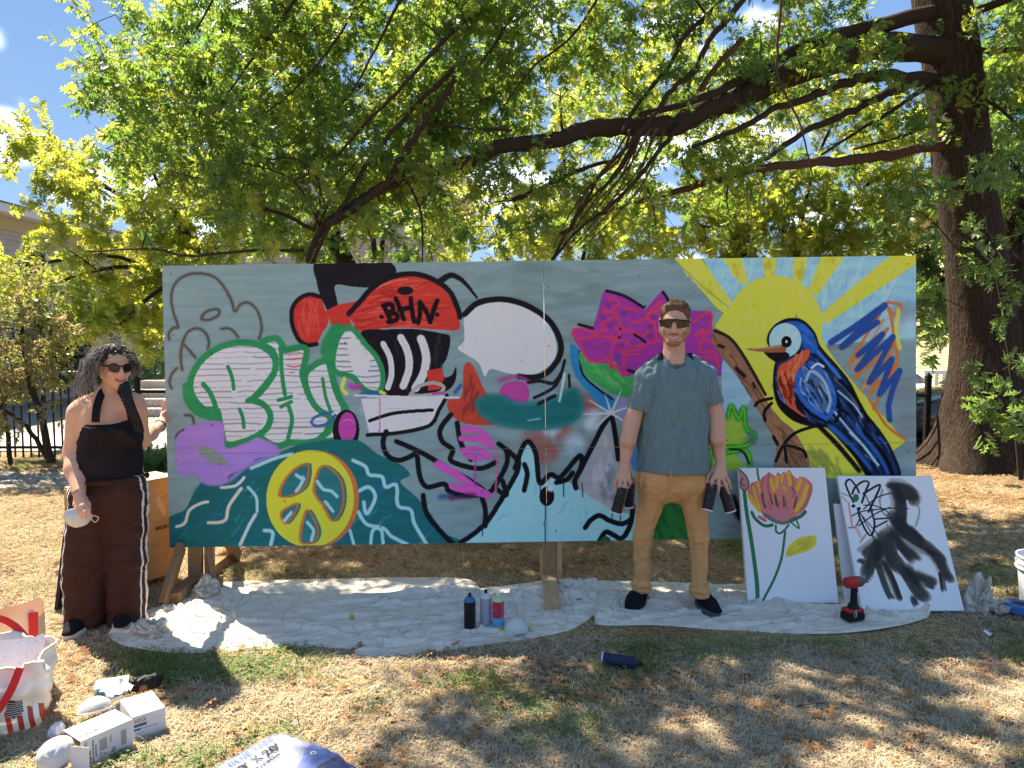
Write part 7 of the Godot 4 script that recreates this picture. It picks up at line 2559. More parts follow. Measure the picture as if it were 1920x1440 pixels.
# ================================================================ small things
func people_materials():
	M.skin = plain(1, 1, 1, 0.55)
	M.skin.vertex_color_use_as_albedo = true
	M.skin.subsurf_scatter_enabled = true
	M.skin.subsurf_scatter_strength = 0.08
	M.hair_brown = textured(mottled(0.05, 3, 181, [Color(0.05, 0.030, 0.018), Color(0.12, 0.072, 0.042), Color(0.20, 0.125, 0.07)], 256, 6.0), 9.0, 0.5)
	M.hair_black = textured(mottled(0.05, 3, 182, [Color(0.012, 0.011, 0.012), Color(0.045, 0.042, 0.042)], 256, 6.0), 9.0, 0.45)
	M.hair_grey = plain(0.27, 0.245, 0.23, 0.6)
	M.lens = plain(0.008, 0.008, 0.009, 0.05)
	var weave := tex(noise(0.35, 2, 183).get_seamless_image(256, 256))
	M.shirt = relief(textured(mottled(0.012, 4, 184, [Color(0.130, 0.198, 0.212), Color(0.142, 0.212, 0.226), Color(0.152, 0.224, 0.238)]), 2.2, 0.95), weave, 0.04)
	M.shirt_dark = textured(mottled(0.03, 3, 185, [Color(0.07, 0.12, 0.138), Color(0.10, 0.16, 0.18)], 128), 3.0, 0.95)
	M.khaki = relief(textured(mottled(0.015, 4, 186, [Color(0.56, 0.30, 0.115), Color(0.60, 0.33, 0.135), Color(0.64, 0.36, 0.155)]), 2.0, 0.92), weave, 0.05)
	M.brown_nylon = textured(mottled(0.02, 3, 187, [Color(0.046, 0.019, 0.014), Color(0.062, 0.027, 0.020)], 128), 2.0, 0.75)
	M.white_nylon = plain(0.62, 0.61, 0.60, 0.6)
	M.black_knit = relief(textured(mottled(0.03, 3, 188, [Color(0.012, 0.010, 0.012), Color(0.024, 0.019, 0.022)], 128), 2.0, 0.85), weave, 0.03)
	M.black_suede = textured(mottled(0.05, 3, 189, [Color(0.008, 0.008, 0.010), Color(0.018, 0.018, 0.021)], 128), 5.0, 0.9)
	M.white_rubber = plain(0.62, 0.60, 0.56, 0.7)

func can_texture(body: Color, mark: Color, seed_: int) -> ImageTexture:   # printed steel: bands, blocks and specks of print
	var im := Image.create(160, 160, false, Image.FORMAT_RGB8)
	var b := body.linear_to_srgb()
	var k := mark.linear_to_srgb()
	im.fill(b)
	var r := RandomNumberGenerator.new()
	r.seed = seed_
	for i in 5:
		var x := r.randi_range(0, 130)
		var y := r.randi_range(20, 120)
		im.fill_rect(Rect2i(x, y, r.randi_range(8, 26), r.randi_range(3, 12)), b.lerp(k, r.randf_range(0.3, 1.0)))
	for i in 46:
		im.fill_rect(Rect2i(r.randi_range(0, 156), r.randi_range(10, 150), r.randi_range(1, 7), r.randi_range(1, 3)), b.lerp(k, r.randf_range(0.2, 0.9)))
	im.fill_rect(Rect2i(20, 0, 3, 160), b.lerp(k, 0.7))
	return tex(im)

func can(label: String, top: Vector3, base: Vector3, kind: int, body: Color, mark: Color, held := false, band := Color(0, 0, 0, 0)) -> Node3D:   # TOP and BASE: where its nozzle and the middle of its base are
	var t := thing("spray_can", label, "spray can", base, 0.0, "spray cans")
	var y := (top - base).normalized()
	var x := y.cross(Vector3.BACK if absf(y.z) < 0.9 else Vector3.RIGHT).normalized()
	t.basis = Basis(x, y, x.cross(y))
	var h := 0.158
	var r := 0.0325
	var m := StandardMaterial3D.new()
	m.albedo_texture = can_texture(body, mark, hash(label) % 1000)
	m.roughness = 0.35
	m.metallic_specular = 0.3
	var mb := MB.new()
	mb.lathe([Vector2(r, 0.006), Vector2(r, h)], 28)
	obj("body", mb.mesh(true), m, t)
	if band.a > 0:
		mb = MB.new()
		mb.lathe([Vector2(r + 0.0004, 0.012), Vector2(r + 0.0004, h * 0.42)], 28)
		obj("band", mb.mesh(true), plain(band.r, band.g, band.b, 0.4), t)
	mb = MB.new()
	mb.lathe([Vector2(0.0, 0.009), Vector2(r * 0.82, 0.005), Vector2(r * 0.88, 0.0), Vector2(r * 1.03, 0.001), Vector2(r * 1.05, 0.005), Vector2(r, 0.009)], 28)
	obj("base_ring", mb.mesh(true), M.pink_base if kind < 2 else M.steel_dull, t)
	if kind == 1:
		mb = MB.new()
		mb.lathe([Vector2(0.0, 0.0030), Vector2(r * 0.86, 0.0015)], 24, Transform3D(Basis(Vector3.RIGHT, PI), Vector3(0, 0.0045, 0)))
		obj("base_cup", mb.mesh(true), M.red_plastic, t)
	mb = MB.new()
	mb.lathe([Vector2(r, h), Vector2(r * 1.03, h + 0.001), Vector2(r * 1.02, h + 0.004), Vector2(r * 0.86, h + 0.013), Vector2(r * 0.55, h + 0.021), Vector2(r * 0.5, h + 0.022), Vector2(r * 0.52, h + 0.026), Vector2(r * 0.3, h + 0.027), Vector2(0, h + 0.024)], 28)
	obj("dome", mb.mesh(true), M.can_tops[hash(label) % 3] if kind < 3 else M.can_tops[kind], t)
	mb = MB.new()
	mb.lathe([Vector2(0.007, h + 0.024), Vector2(0.007, h + 0.032), Vector2(0.0085, h + 0.033), Vector2(0.0085, h + 0.043), Vector2(0.006, h + 0.046), Vector2(0, h + 0.046)], 14)
	obj("nozzle", mb.mesh(true), M.white_plastic if hash(label) % 2 else M.black_plastic, t)
	return t

func mask(label: String, xf: Transform3D, strap_loose: bool) -> Node3D:   # a cup mask: opening down, straps at its sides
	var t := thing("dust_mask", label, "mask", xf.origin, 0.0, "dust masks")
	t.basis = xf.basis
	var mb := MB.new()
	for s in [0.0, -0.0025]:
		mb.grid(40, 14, func(u, v):
			var a: float = -TAU * u if s == 0.0 else TAU * u
			var e: float = v * PI / 2
			var r := sin(e)
			var nose := 1.0 + 0.13 * exp(-pow(angle_difference(a, PI / 2) / 0.5, 2.0))
			return Vector3(cos(a) * r * (0.066 + s), cos(e) * (0.052 + s) + 0.002 * sin(r * 18.0), sin(a) * r * nose * (0.060 + s)))
	obj("cup", mb.mesh(true), M.mask, t)
	mb = MB.new()
	var rim := []
	for k in 41:
		var a := TAU * k / 40
		var nose := 1.0 + 0.13 * exp(-pow(angle_difference(a, PI / 2) / 0.5, 2.0))
		rim.append(Vector3(cos(a) * 0.0665, 0.0, sin(a) * 0.0605 * nose))
	mb.tube(rim, [0.0032], 6, false)
	obj("rim", mb.mesh(true), M.mask, t)
	mb = MB.new()
	for s in [-1.0, 1.0]:
		mb = MB.new()
		mb.tube(curve([Vector3(s * 0.065, 0.004, 0.01), Vector3(s * 0.088, 0.014, 0.02), Vector3(s * 0.096, 0.006, -0.012), Vector3(s * 0.070, 0.004, -0.024)], 6), [0.0028], 6)
		obj("strap", mb.mesh(true), M.yellow if not strap_loose else plain(0.62, 0.56, 0.36, 0.7), t)
	mb = MB.new()
	mb.tube(curve([Vector3(-0.03, 0.012, 0.064), Vector3(0, 0.016, 0.0685), Vector3(0.03, 0.012, 0.064)], 6), [0.003], 6)
	obj("nose_clip", mb.mesh(true), plain(0.16, 0.16, 0.17, 0.5), t)
	return t

func build_small_things():
	# cans standing on the cloth
	var a := on_ground(881, 1187)
	can("tall black spray can with blue collar standing leftmost of three on the cloth", a + Vector3(0, 0.2, 0) + Vector3(0, 0.025, 0), a + Vector3(0, 0.025, 0), 3, Color(0.013, 0.013, 0.015), Color(0.10, 0.10, 0.11))
	a = on_ground(911, 1180)
	can("silver grey spray can with white dome standing in the middle of three", a + Vector3(0, 0.225, 0), a + Vector3(0, 0.025, 0), 4, Color(0.36, 0.38, 0.47), Color(0.55, 0.57, 0.64), false)
	a = on_ground(934, 1185)
	can("red and blue spray can with pale dome standing rightmost of three", a + Vector3(0, 0.22, 0), a + Vector3(0, 0.022, 0), 5, Color(0.40, 0.045, 0.08), Color(0.62, 0.36, 0.42), false, Color(0.12, 0.36, 0.62))
	a = on_ground(1129, 1247) + Vector3(0, 0.036, 0)
	var b := on_ground(1190, 1256) + Vector3(0, 0.036, 0)
	can("dark blue spray can lying on its side on the bare ground", b, a, 6, Color(0.022, 0.024, 0.06), Color(0.55, 0.55, 0.62))
	mask("white cup dust mask with yellow straps lying beside the standing spray cans", Transform3D(Basis(Vector3.UP, 0.3) * Basis(Vector3.RIGHT, 0.35), on_ground(968, 1190) + Vector3(0, 0.035, 0)), false)
	var cap := thing("paint_cap", "tiny yellow cap lying on the canvas left of the cans", "cap", on_ground(660, 1166) + Vector3(0, 0.022, 0))
	var mb := MB.new()
	mb.lathe([Vector2(0.0, 0.0), Vector2(0.012, 0.0), Vector2(0.013, 0.012), Vector2(0.009, 0.022), Vector2(0.005, 0.024), Vector2(0, 0.024)], 14)
	obj("cap", mb.mesh(true), plain(0.6, 0.36, 0.03, 0.5), cap)
	var pen := thing("pen", "small dark pen lying on the canvas right of the middle post", "pen", on_ground(1086, 1132) + Vector3(0, 0.03, 0), 0.25)
	mb = MB.new()
	mb.tube([Vector3(-0.018, 0, 0), Vector3(0.016, 0, 0), Vector3(0.02, 0, 0)], [0.003, 0.003, 0.001], 6)
	obj("barrel", mb.mesh(true), M.print_dark, pen)
	# --- the cordless driver
	var d := thing("cordless_driver", "red and black cordless impact driver standing on its battery", "power tool", on_ground(1598, 1168) + Vector3(0, 0.02, 0), 0.30)
	d.scale = Vector3.ONE * 1.02
	mb = MB.new()
	mb.box(Vector3(0.115, 0.045, 0.078), 0.008, Transform3D(Basis(), Vector3(0.0, 0.024, 0)))
	obj("battery", mb.mesh(), M.black_plastic, d)
	mb = MB.new()
	mb.box(Vector3(0.108, 0.022, 0.074), 0.008, Transform3D(Basis(), Vector3(0, 0.058, 0)))
	obj("battery_top", mb.mesh(), M.red_plastic, d)
	var f := Field.new(Vector3(-0.08, 0.05, -0.05), Vector3(0.11, 0.28, 0.05), 0.0045, 0.006)
	f.cap(Vector3(0.006, 0.068, 0), Vector3(0.004, 0.19, 0), 0.021, 0.018, Vector3.BACK, 0.85)
	f.cap(Vector3(0.0, 0.068, 0), Vector3(0.01, 0.074, 0), 0.030, 0.024)
	f.cap(Vector3(-0.03, 0.215, 0), Vector3(0.03, 0.215, 0), 0.020, 0.022)
	mb = MB.new()
	f.build(mb)
	obj("handle", mb.mesh(true), M.black_plastic, d)
	mb = MB.new()
	mb.lathe([Vector2(0.0, -0.062), Vector2(0.022, -0.060), Vector2(0.031, -0.048), Vector2(0.033, -0.02), Vector2(0.033, 0.016), Vector2(0.030, 0.020)], 20, Transform3D(Basis(Vector3.BACK, -PI / 2), Vector3(0.0, 0.216, 0)), true)
	obj("motor_housing", mb.mesh(true), M.red_plastic, d)
	mb = MB.new()
	mb.lathe([Vector2(0.031, 0.018), Vector2(0.030, 0.045), Vector2(0.020, 0.066), Vector2(0.013, 0.070), Vector2(0.013, 0.088), Vector2(0.0, 0.088)], 20, Transform3D(Basis(Vector3.BACK, -PI / 2), Vector3(0.0, 0.216, 0)))
	obj("gear_case", mb.mesh(true), plain(0.10, 0.095, 0.09, 0.45), d)
	mb = MB.new()
	mb.tube([Vector3(0.086, 0.216, 0), Vector3(0.128, 0.216, 0)], [0.004, 0.003], 6)
	obj("bit", mb.mesh(true), M.steel_dull, d)
	mb = MB.new()
	mb.box(Vector3(0.012, 0.034, 0.014), 0.004, Transform3D(Basis(Vector3.BACK, 0.15), Vector3(0.024, 0.172, 0)))
	obj("trigger", mb.mesh(), M.red_plastic, d)
	mb = MB.new()
	mb.tube(curve([Vector3(-0.03, 0.04, 0.044), Vector3(-0.03, 0.075, 0.058), Vector3(-0.03, 0.045, 0.062), Vector3(-0.03, 0.035, 0.05)], 5), [0.0025], 6)
	obj("belt_clip", mb.mesh(true), M.steel_dull, d)
	# --- blue tape, bucket, scrap of paper at the right
	var tp := thing("tape_roll", "roll of blue masking tape lying on the grass at the right edge", "tape", on_ground(1912, 1149) + Vector3(0, 0.012, 0))
	mb = MB.new()
	mb.lathe([Vector2(0.040, 0.0), Vector2(0.085, 0.0), Vector2(0.087, 0.003), Vector2(0.087, 0.042), Vector2(0.085, 0.045), Vector2(0.042, 0.045), Vector2(0.040, 0.040), Vector2(0.040, 0.0)], 32)
	obj("roll", mb.mesh(true), plain(0.05, 0.15, 0.42, 0.7), tp)
	var core := MB.new()
	core.lathe([Vector2(0.0395, 0.0), Vector2(0.0395, 0.046), Vector2(0.034, 0.046), Vector2(0.034, 0.0)], 32)
	obj("core", core.mesh(true), plain(0.16, 0.13, 0.10, 0.9), tp)
	var bk := thing("bucket", "white plastic bucket cut off by the right edge of the picture", "bucket", on_ground(1968, 1140))
	mb = MB.new()
	mb.lathe([Vector2(0.0, 0.004), Vector2(0.15, 0.0), Vector2(0.178, 0.30), Vector2(0.182, 0.31), Vector2(0.176, 0.315), Vector2(0.172, 0.30), Vector2(0.148, 0.01), Vector2(0.0, 0.01)], 36)
	obj("pail", mb.mesh(true), M.white_plastic, bk)
	mb = MB.new()
	for y in [0.235, 0.265, 0.305]:
		mb.lathe([Vector2(0.172, y), Vector2(0.186, y + 0.002), Vector2(0.186, y + 0.008), Vector2(0.174, y + 0.010)], 36)
	obj("ribs", mb.mesh(true), M.white_plastic, bk, "stuff")
	var sc := thing("paper_scrap", "small white scrap of paper on the sunlit grass at the right", "paper", on_ground(1857, 1194) + Vector3(0, 0.022, 0), 0.4)
	mb = MB.new()
	mb.grid(6, 4, func(u, v): return Vector3((u - 0.5) * 0.06, 0.008 * sin(u * 5.0) + 0.006 * cos(v * 4.0 + u * 3.0), (v - 0.5) * 0.04))
	obj("paper", mb.mesh(true), M.white_plastic, sc)

# ================================================================ things in the foreground
func carton(called: String, label: String, a: Vector3, b: Vector3, width: float, h: float, mat: Material, open_end := false) -> Array:   # A, B: lower front edge from left to right; returns [thing, frame]
	var t := thing(called, label, "box")
	var x := (b - a).normalized()
	var z := x.cross(Vector3.UP)
	var xf := Transform3D(Basis(x, Vector3.UP, z), a)
	var w := a.distance_to(b)
	var mb := MB.new()
	if not open_end:
		mb.box(Vector3(w, h, width), 0.002, xf * Transform3D(Basis(), Vector3(w / 2, h / 2, -width / 2)))
	else:
		for q in [[Vector3(w, h, 0.002), Vector3(w / 2, h / 2, -0.001)], [Vector3(w, h, 0.002), Vector3(w / 2, h / 2, -width + 0.001)], [Vector3(w, 0.002, width - 0.004), Vector3(w / 2, h - 0.001, -width / 2)], [Vector3(w, 0.002, width - 0.004), Vector3(w / 2, 0.001, -width / 2)], [Vector3(0.002, h - 0.004, width - 0.004), Vector3(w - 0.001, h / 2, -width / 2)]]:
			mb.box(q[0], 0.0004, xf * Transform3D(Basis(), q[1]))
	obj("carton", mb.mesh(), mat, t)
	return [t, xf, w]

func print_block(t: Node3D, xf: Transform3D, rows: Array, mat: Material, called := "print"):   # small printed bars and lines on a face: [x, y, w, h]
	var mb := MB.new()
	for q in rows:
		mb.quad(xf * Vector3(q[0], q[1], 0.0006), xf * Vector3(q[0] + q[2], q[1], 0.0006), xf * Vector3(q[0] + q[2], q[1] + q[3], 0.0006), xf * Vector3(q[0], q[1] + q[3], 0.0006))
	obj(called, mb.mesh(), mat, t, "stuff")

func bag_texture() -> ImageTexture:   # the printed front of the tote: soft colour patches, specks and a striped flag
	var p := Painter.new(512, 400, [Vector2(0, 0), Vector2(512, 0), Vector2(512, 400), Vector2(0, 400)], "e8dfd2", 31)
	p.frame(0, 0, 1)
	p.fill("eadfda", "0,0 512,0 512,180 0,160", 1.0, false)
	p.fill("d8b795", "0,240 200,260 380,320 512,300 512,400 0,400", 1.0, false)
	p.fill("e8e0d6", "40,230 160,200 330,230 400,300 330,380 120,390 20,330")
	p.fill("4a3a36", "60,230 120,215 150,255 90,275")
	p.fill("b8604a", "130,190 230,165 260,195 150,215")
	p.fill("f0e8e0", "80,270 220,250 260,290 120,310")
	p.oval("5a4a48", 60, 320, 46, 26)
	p.stroke("4a403e", 14, "0,370 120,360 200,330", 0.5)
	p.oval("e0b090", 60, 380, 40, 18)
	p.oval("3f3a3c", 70, 382, 16, 14)
	for k in 7:
		var x := 330 + k * 22
		p.fill("b0402f" if k % 2 == 0 else "efe6dc", "%d,260 %d,270 %d,385 %d,390" % [x, x + 22, x + 34, x + 12], 1.0, false)
	p.fill("2c3040", "350,190 400,215 405,285 365,310 335,270", 1.0, false)
	for k in 7:
		p.stroke("c8c8cc", 4, "340,%d 402,%d" % [212 + k * 13, 222 + k * 13], 0.4, 1.0, false)
	return p.finish(Color(1.05, 1.05, 1.05), 0.82, 0.03, 1.0)

func build_foreground():
	var white := textured(mottled(0.03, 3, 191, [Color(0.62, 0.61, 0.62), Color(0.70, 0.69, 0.70)], 128), 3.0, 0.6)
	# front white box
	var r := carton("white_box", "open white carton with small dark print nearest the camera at the lower left", on_ground(153, 1446), on_ground(250, 1401), 0.137, 0.117, white, true)
	var t: Node3D = r[0]
	var xf: Transform3D = r[1]
	var w: float = r[2]
	print_block(t, xf, [[0.012, 0.075, 0.012, 0.03], [0.068, 0.045, 0.028, 0.046], [0.108, 0.062, 0.006, 0.03], [0.070, 0.010, 0.002, 0.03], [0.075, 0.012, 0.002, 0.026], [0.082, 0.010, 0.002, 0.03], [0.115, 0.02, 0.014, 0.02], [0.15, 0.03, 0.022, 0.06]], plain(0.36, 0.33, 0.30, 0.7))
	var o := obj("lettering", letters("HDX", 0.024), M.print_dark, t)
	o.transform = xf * Transform3D(Basis(Vector3.BACK, PI / 2), Vector3(0.026, 0.032, 0.0002))
	o = obj("lettering", letters("PARTICULATE RESPIRATOR", 0.0055), M.print_dark, t)
	o.transform = xf * Transform3D(Basis(Vector3.BACK, PI / 2), Vector3(0.045, 0.055, 0.0002))
	o = obj("lettering", letters("RESPIRATEUR", 0.0055), M.print_dark, t)
	o.transform = xf * Transform3D(Basis(Vector3.BACK, PI / 2), Vector3(0.055, 0.055, 0.0002))
	var top := xf * Transform3D(Basis(Vector3.RIGHT, -PI / 2), Vector3(0, 0.117, 0))
	print_block(t, top, [[0.03, 0.03, 0.03, 0.012], [0.03, 0.05, 0.05, 0.005], [0.065, 0.028, 0.016, 0.018]], plain(0.10, 0.12, 0.17, 0.7), "top_print")
	print_block(t, top, [[0.012, 0.028, 0.012, 0.018]], plain(0.55, 0.2, 0.05, 0.7), "orange_mark")
	var arc := MB.new()
	arc.tube(curve([top * Vector3(0.10, 0.10, 0.0006), top * Vector3(0.10, 0.06, 0.0006), top * Vector3(0.14, 0.045, 0.0006), top * Vector3(0.18, 0.07, 0.0006)], 6), [0.0008], 4)
	obj("drawn_outline", arc.mesh(true), plain(0.45, 0.42, 0.42, 0.7), t)
	var fl := MB.new()
	fl.box(Vector3(0.075, 0.115, 0.0015), 0.0003, xf * Transform3D(Basis(Vector3.UP, 2.05), Vector3(-0.018, 0.058, 0.033)))
	obj("flap", fl.mesh(), white, t)
	# second white box behind it
	r = carton("white_box", "closed white carton with orange and blue print behind the open carton", on_ground(250, 1392), on_ground(312, 1371), 0.19, 0.105, white)
	t = r[0]
	xf = r[1]
	o = obj("lettering", letters("HDX", 0.017), plain(0.55, 0.14, 0.03, 0.6), t)
	o.transform = xf * Transform3D(Basis(), Vector3(0.028, 0.082, 0.0002))
	print_block(t, xf, [[0.004, 0.058, 0.048, 0.011], [0.004, 0.043, 0.026, 0.008]], plain(0.05, 0.10, 0.26, 0.6), "blue_bars")
	print_block(t, xf, [[0.034, 0.045, 0.06, 0.003], [0.085, 0.075, 0.03, 0.001], [0.010, 0.030, 0.03, 0.002]], plain(0.2, 0.2, 0.22, 0.7), "small_print")
	top = xf * Transform3D(Basis(Vector3.RIGHT, -PI / 2), Vector3(0, 0.105, 0))
	print_block(t, top, [[0.02, 0.03, 0.09, 0.002], [0.02, 0.04, 0.08, 0.002], [0.02, 0.05, 0.085, 0.002], [0.02, 0.06, 0.07, 0.002], [0.02, 0.09, 0.05, 0.03]], plain(0.50, 0.50, 0.56, 0.7), "top_print")
	# opened packs behind
	r = carton("flat_pack", "flat white pack with a turquoise stripe lying furthest back", on_ground(176, 1311), on_ground(240, 1300), 0.10, 0.045, white)
	t = r[0]
	xf = r[1]
	print_block(t, xf, [[0.012, 0.012, r[2] - 0.02, 0.03]], plain(0.05, 0.42, 0.56, 0.5), "turquoise_stripe")
	o = obj("lettering", letters("SAFETY GLASSES", 0.008), M.white_plastic, t)
	o.transform = xf * Transform3D(Basis(), Vector3(0.075, 0.027, 0.0006))
	r = carton("torn_pack", "small torn white pack standing between the turquoise pack and the cartons", on_ground(205, 1345), on_ground(232, 1333), 0.06, 0.075, white)
	t = r[0]
	xf = r[1]
	print_block(t, xf, [[0.01, 0.012, 0.012, 0.022], [0.028, 0.014, 0.02, 0.03]], plain(0.16, 0.16, 0.20, 0.7))
	var mb := MB.new()
	var rag := noise(40.0, 2, 192)
	mb.grid(14, 10, func(u, v): return xf * Vector3(u * 0.11 + 0.01, 0.085 + 0.02 * rag.get_noise_2d(u * 2.0, v * 2.0) + 0.01 * v, -v * 0.10))
	obj("torn_liner", mb.mesh(true), M.mask, t)
	# black goggles on the packs
	var gg := thing("goggles", "black safety goggles with a strap lying on top of the torn packs", "goggles", at(272, 1283, 3.24), 0.4)
	var f := Field.new(Vector3(-0.09, -0.05, -0.06), Vector3(0.09, 0.06, 0.06), 0.005, 0.006)
	f.cap(Vector3(-0.035, 0, 0), Vector3(0.035, 0.004, 0), 0.030, 0.030, Vector3.BACK, 0.7)
	f.cap(Vector3(-0.05, 0.01, -0.01), Vector3(0.055, 0.016, -0.01), 0.02, 0.02)
	mb = MB.new()
	f.build(mb)
	var lump := noise(50.0, 2, 193)
	ripple(mb, func(p, _e): return 0.007 * lump.get_noise_3dv(p))
	obj("frame", mb.mesh(true), M.black_plastic, gg)
	mb = MB.new()
	mb.lathe([Vector2(0.0, 0.012), Vector2(0.014, 0.009), Vector2(0.018, 0.0)], 16, Transform3D(Basis(Vector3.RIGHT, PI / 2), Vector3(-0.006, -0.008, 0.020)), true)
	obj("lens", mb.mesh(true), plain(0.25, 0.11, 0.04, 0.1), gg)
	mb = MB.new()
	mb.tube(curve([Vector3(-0.06, 0.0, 0.0), Vector3(-0.10, -0.01, 0.03), Vector3(-0.12, -0.02, 0.06), Vector3(-0.13, -0.04, 0.09)], 6), [0.004], 6)
	obj("strap", mb.mesh(true), M.red_plastic, gg)
	# masks on the ground
	mask("white dust mask with yellow strap lying behind the open carton", Transform3D(Basis(Vector3.UP, 0.6) * Basis(Vector3.RIGHT, -0.25), on_ground(178, 1352) + Vector3(0, 0.05, 0)), false)
	mask("grey white dust mask lying on its side before the open carton", Transform3D(Basis(Vector3.UP, 0.5) * Basis(Vector3.BACK, 0.35) * Basis(Vector3.RIGHT, 0.75), on_ground(106, 1447) + Vector3(0, 0.07, 0)), false)
	var tissue := thing("wrapper", "small crumpled red and white wrapper between the bag and the open carton", "wrapper", on_ground(107, 1378))
	mb = MB.new()
	mb.lathe([Vector2(0.0, 0.05), Vector2(0.02, 0.045), Vector2(0.03, 0.02), Vector2(0.028, 0.0)], 14, Transform3D(), true)
	ripple(mb, func(p, _e): return 0.014 * lump.get_noise_3dv(p * 1.2))
	obj("paper", mb.mesh(false), M.white_plastic, tissue)
	# --- the tote bag
	t = thing("tote_bag", "white printed tote bag with red straps cut off by the left edge", "bag", Vector3(-2.20, 0, -2.98), 0.50)
	var fold := noise(6.0, 3, 194)
	var wall := func(u, v, s):   # round the bag, from the ground up
		var a: float = TAU * u
		var cx := signf(sin(a)) * pow(absf(sin(a)), 0.42) * lerpf(0.20, 0.225, v)
		var cz := signf(cos(a)) * pow(absf(cos(a)), 0.42) * lerpf(0.105, 0.14, v)
		var q := Vector3(cx, v * (0.30 - 0.03 * cz / 0.14) + (0.02 * sin(a * 2.0 + 1.0) + 0.035 * fold.get_noise_2d(cx * 2.0, cz * 2.0)) * v * v, cz)
		q += Vector3(sin(a), 0, cos(a)) * ((0.02 + 0.05 * v) * fold.get_noise_3d(cx * 1.3, v * 0.3, cz * 1.3) + s)
		return q
	mb = MB.new()
	mb.grid(72, 18, func(u, v): return wall.call(u, v, 0.0))
	for k in range(0, mb.ix.size(), 3):
		var s := mb.ix[k + 1]
		mb.ix[k + 1] = mb.ix[k + 2]
		mb.ix[k + 2] = s
	for k in mb.v.size():   # print on the front: u runs from the back round by the right side
		mb.uv[k] = Vector2(fposmod(mb.v[k].x / 0.45 + 0.5, 1.0), 1.0 - mb.v[k].y / 0.31)
	var bm := StandardMaterial3D.new()
	bm.albedo_texture = bag_texture()
	bm.roughness = 0.4
	bm.backlight_enabled = true
	bm.backlight = lin(0.22, 0.2, 0.18)
	obj("bag_wall", mb.mesh(true), bm, t)
	mb = MB.new()
	mb.grid(72, 10, func(u, v): return wall.call(u, lerpf(1.0, 0.25, v), -0.006))
	for k in range(0, mb.ix.size(), 3):
		var s := mb.ix[k + 1]
		mb.ix[k + 1] = mb.ix[k + 2]
		mb.ix[k + 2] = s
	obj("lining", mb.mesh(true), plain(0.66, 0.62, 0.58, 0.7), t)
	mb = MB.new()
	var rim := []
	for k in 73:
		rim.append(wall.call(k / 72.0, 1.0, -0.002))
	mb.tube(rim, [0.006], 6, false)
	obj("rim", mb.mesh(true), plain(0.62, 0.56, 0.48, 0.7), t)
	for s in [1.0, -1.0]:
		mb = MB.new()
		var way := curve([Vector3(-0.15, 0.295, s * 0.152), Vector3(-0.11, 0.36 if s < 0 else 0.22, s * 0.165), Vector3(-0.04, 0.41 if s < 0 else 0.14, s * 0.168), Vector3(0.03, 0.41 if s < 0 else 0.125, s * 0.168), Vector3(0.09, 0.36 if s < 0 else 0.20, s * 0.165), Vector3(0.13, 0.295, s * 0.154)], 6)
		for i in way.size() - 1:
			mb.bar(way[i], way[i + 1] + (way[i + 1] - way[i]) * 0.1, 0.030, 0.003, 0.001, Vector3(0, 0, s))
		obj("strap", mb.mesh(), M.red_strap, t)
	mb = MB.new()
	mb.grid(12, 12, func(u, v): return Vector3(lerpf(0.03, 0.20, u), lerpf(0.20, 0.335, v) + 0.012 * fold.get_noise_2d(u * 3.0, v * 3.0), lerpf(-0.07, -0.10, v) + 0.02 * sin(u * 3.0)))
	obj("speckled_pouch", mb.mesh(true), textured(mottled(0.10, 2, 195, [Color(0.28, 0.20, 0.30), Color(0.66, 0.60, 0.66), Color(0.68, 0.63, 0.66), Color(0.68, 0.63, 0.66)], 128), 6.0, 0.7), t)
	t = thing("paper_bag", "pale orange and red paper bag standing behind the tote bag at the left edge", "bag", Vector3(-2.36, 0, -3.36), 0.3)
	mb = MB.new()
	mb.grid(48, 8, func(u, v):
		var a: float = -TAU * u
		return Vector3(signf(sin(a)) * pow(absf(sin(a)), 0.4) * 0.13, v * 0.36 + 0.03 * v * sin(a * 3.0), signf(cos(a)) * pow(absf(cos(a)), 0.4) * 0.08))
	obj("bag_wall", mb.mesh(true), plain(0.70, 0.50, 0.34, 0.7), t)
	mb = MB.new()
	mb.quad(Vector3(0.095, 0.10, 0.0835), Vector3(0.132, 0.10, 0.075), Vector3(0.138, 0.37, 0.078), Vector3(0.10, 0.37, 0.0865))
	obj("red_edge", mb.mesh(), M.red_strap, t)
	# --- the wrapped tarpaulin at the bottom edge
	t = thing("wrapped_tarp", "blue tarpaulin folded in clear wrap with a white label at the bottom edge", "tarpaulin", Vector3(-0.873, 0, -2.485), -0.52)
	mb = MB.new()
	var crinkle := noise(14.0, 3, 196)
	var pillow := func(u, v, up):
		var x: float = lerpf(-0.20, 0.20, u)
		var z: float = lerpf(-0.25, 0.25, v)
		var e: float = pow(absf(x) / 0.20, 6.0) + pow(absf(z) / 0.25, 6.0)
		var hh: float = 0.055 * pow(clampf(1.0 - e, 0.0, 1.0), 0.4)
		return Vector3(x, 0.06 + (hh + 0.006 * crinkle.get_noise_2d(x, z) if up else -hh), z)
	mb.grid(40, 32, func(u, v): return pillow.call(u, v, true))
	mb.grid(20, 16, func(u, v): return pillow.call(1.0 - u, v, false))
	obj("folded_sheet", mb.mesh(true), relief(textured(mottled(0.03, 3, 197, [Color(0.02, 0.035, 0.13), Color(0.04, 0.075, 0.24)], 256), 4.0, 0.35), tex(noise(0.06, 3, 198).get_seamless_image(256, 256)), 0.3), t)
	mb = MB.new()
	mb.grid(30, 24, func(u, v):
		var p: Vector3 = pillow.call(lerpf(0.04, 0.86, u), lerpf(0.05, 0.86, v), true)
		return p + Vector3(0, 0.004, 0))
	var lab := obj("label", mb.mesh(true), plain(0.24, 0.28, 0.42, 0.4), t)
	mb = MB.new()
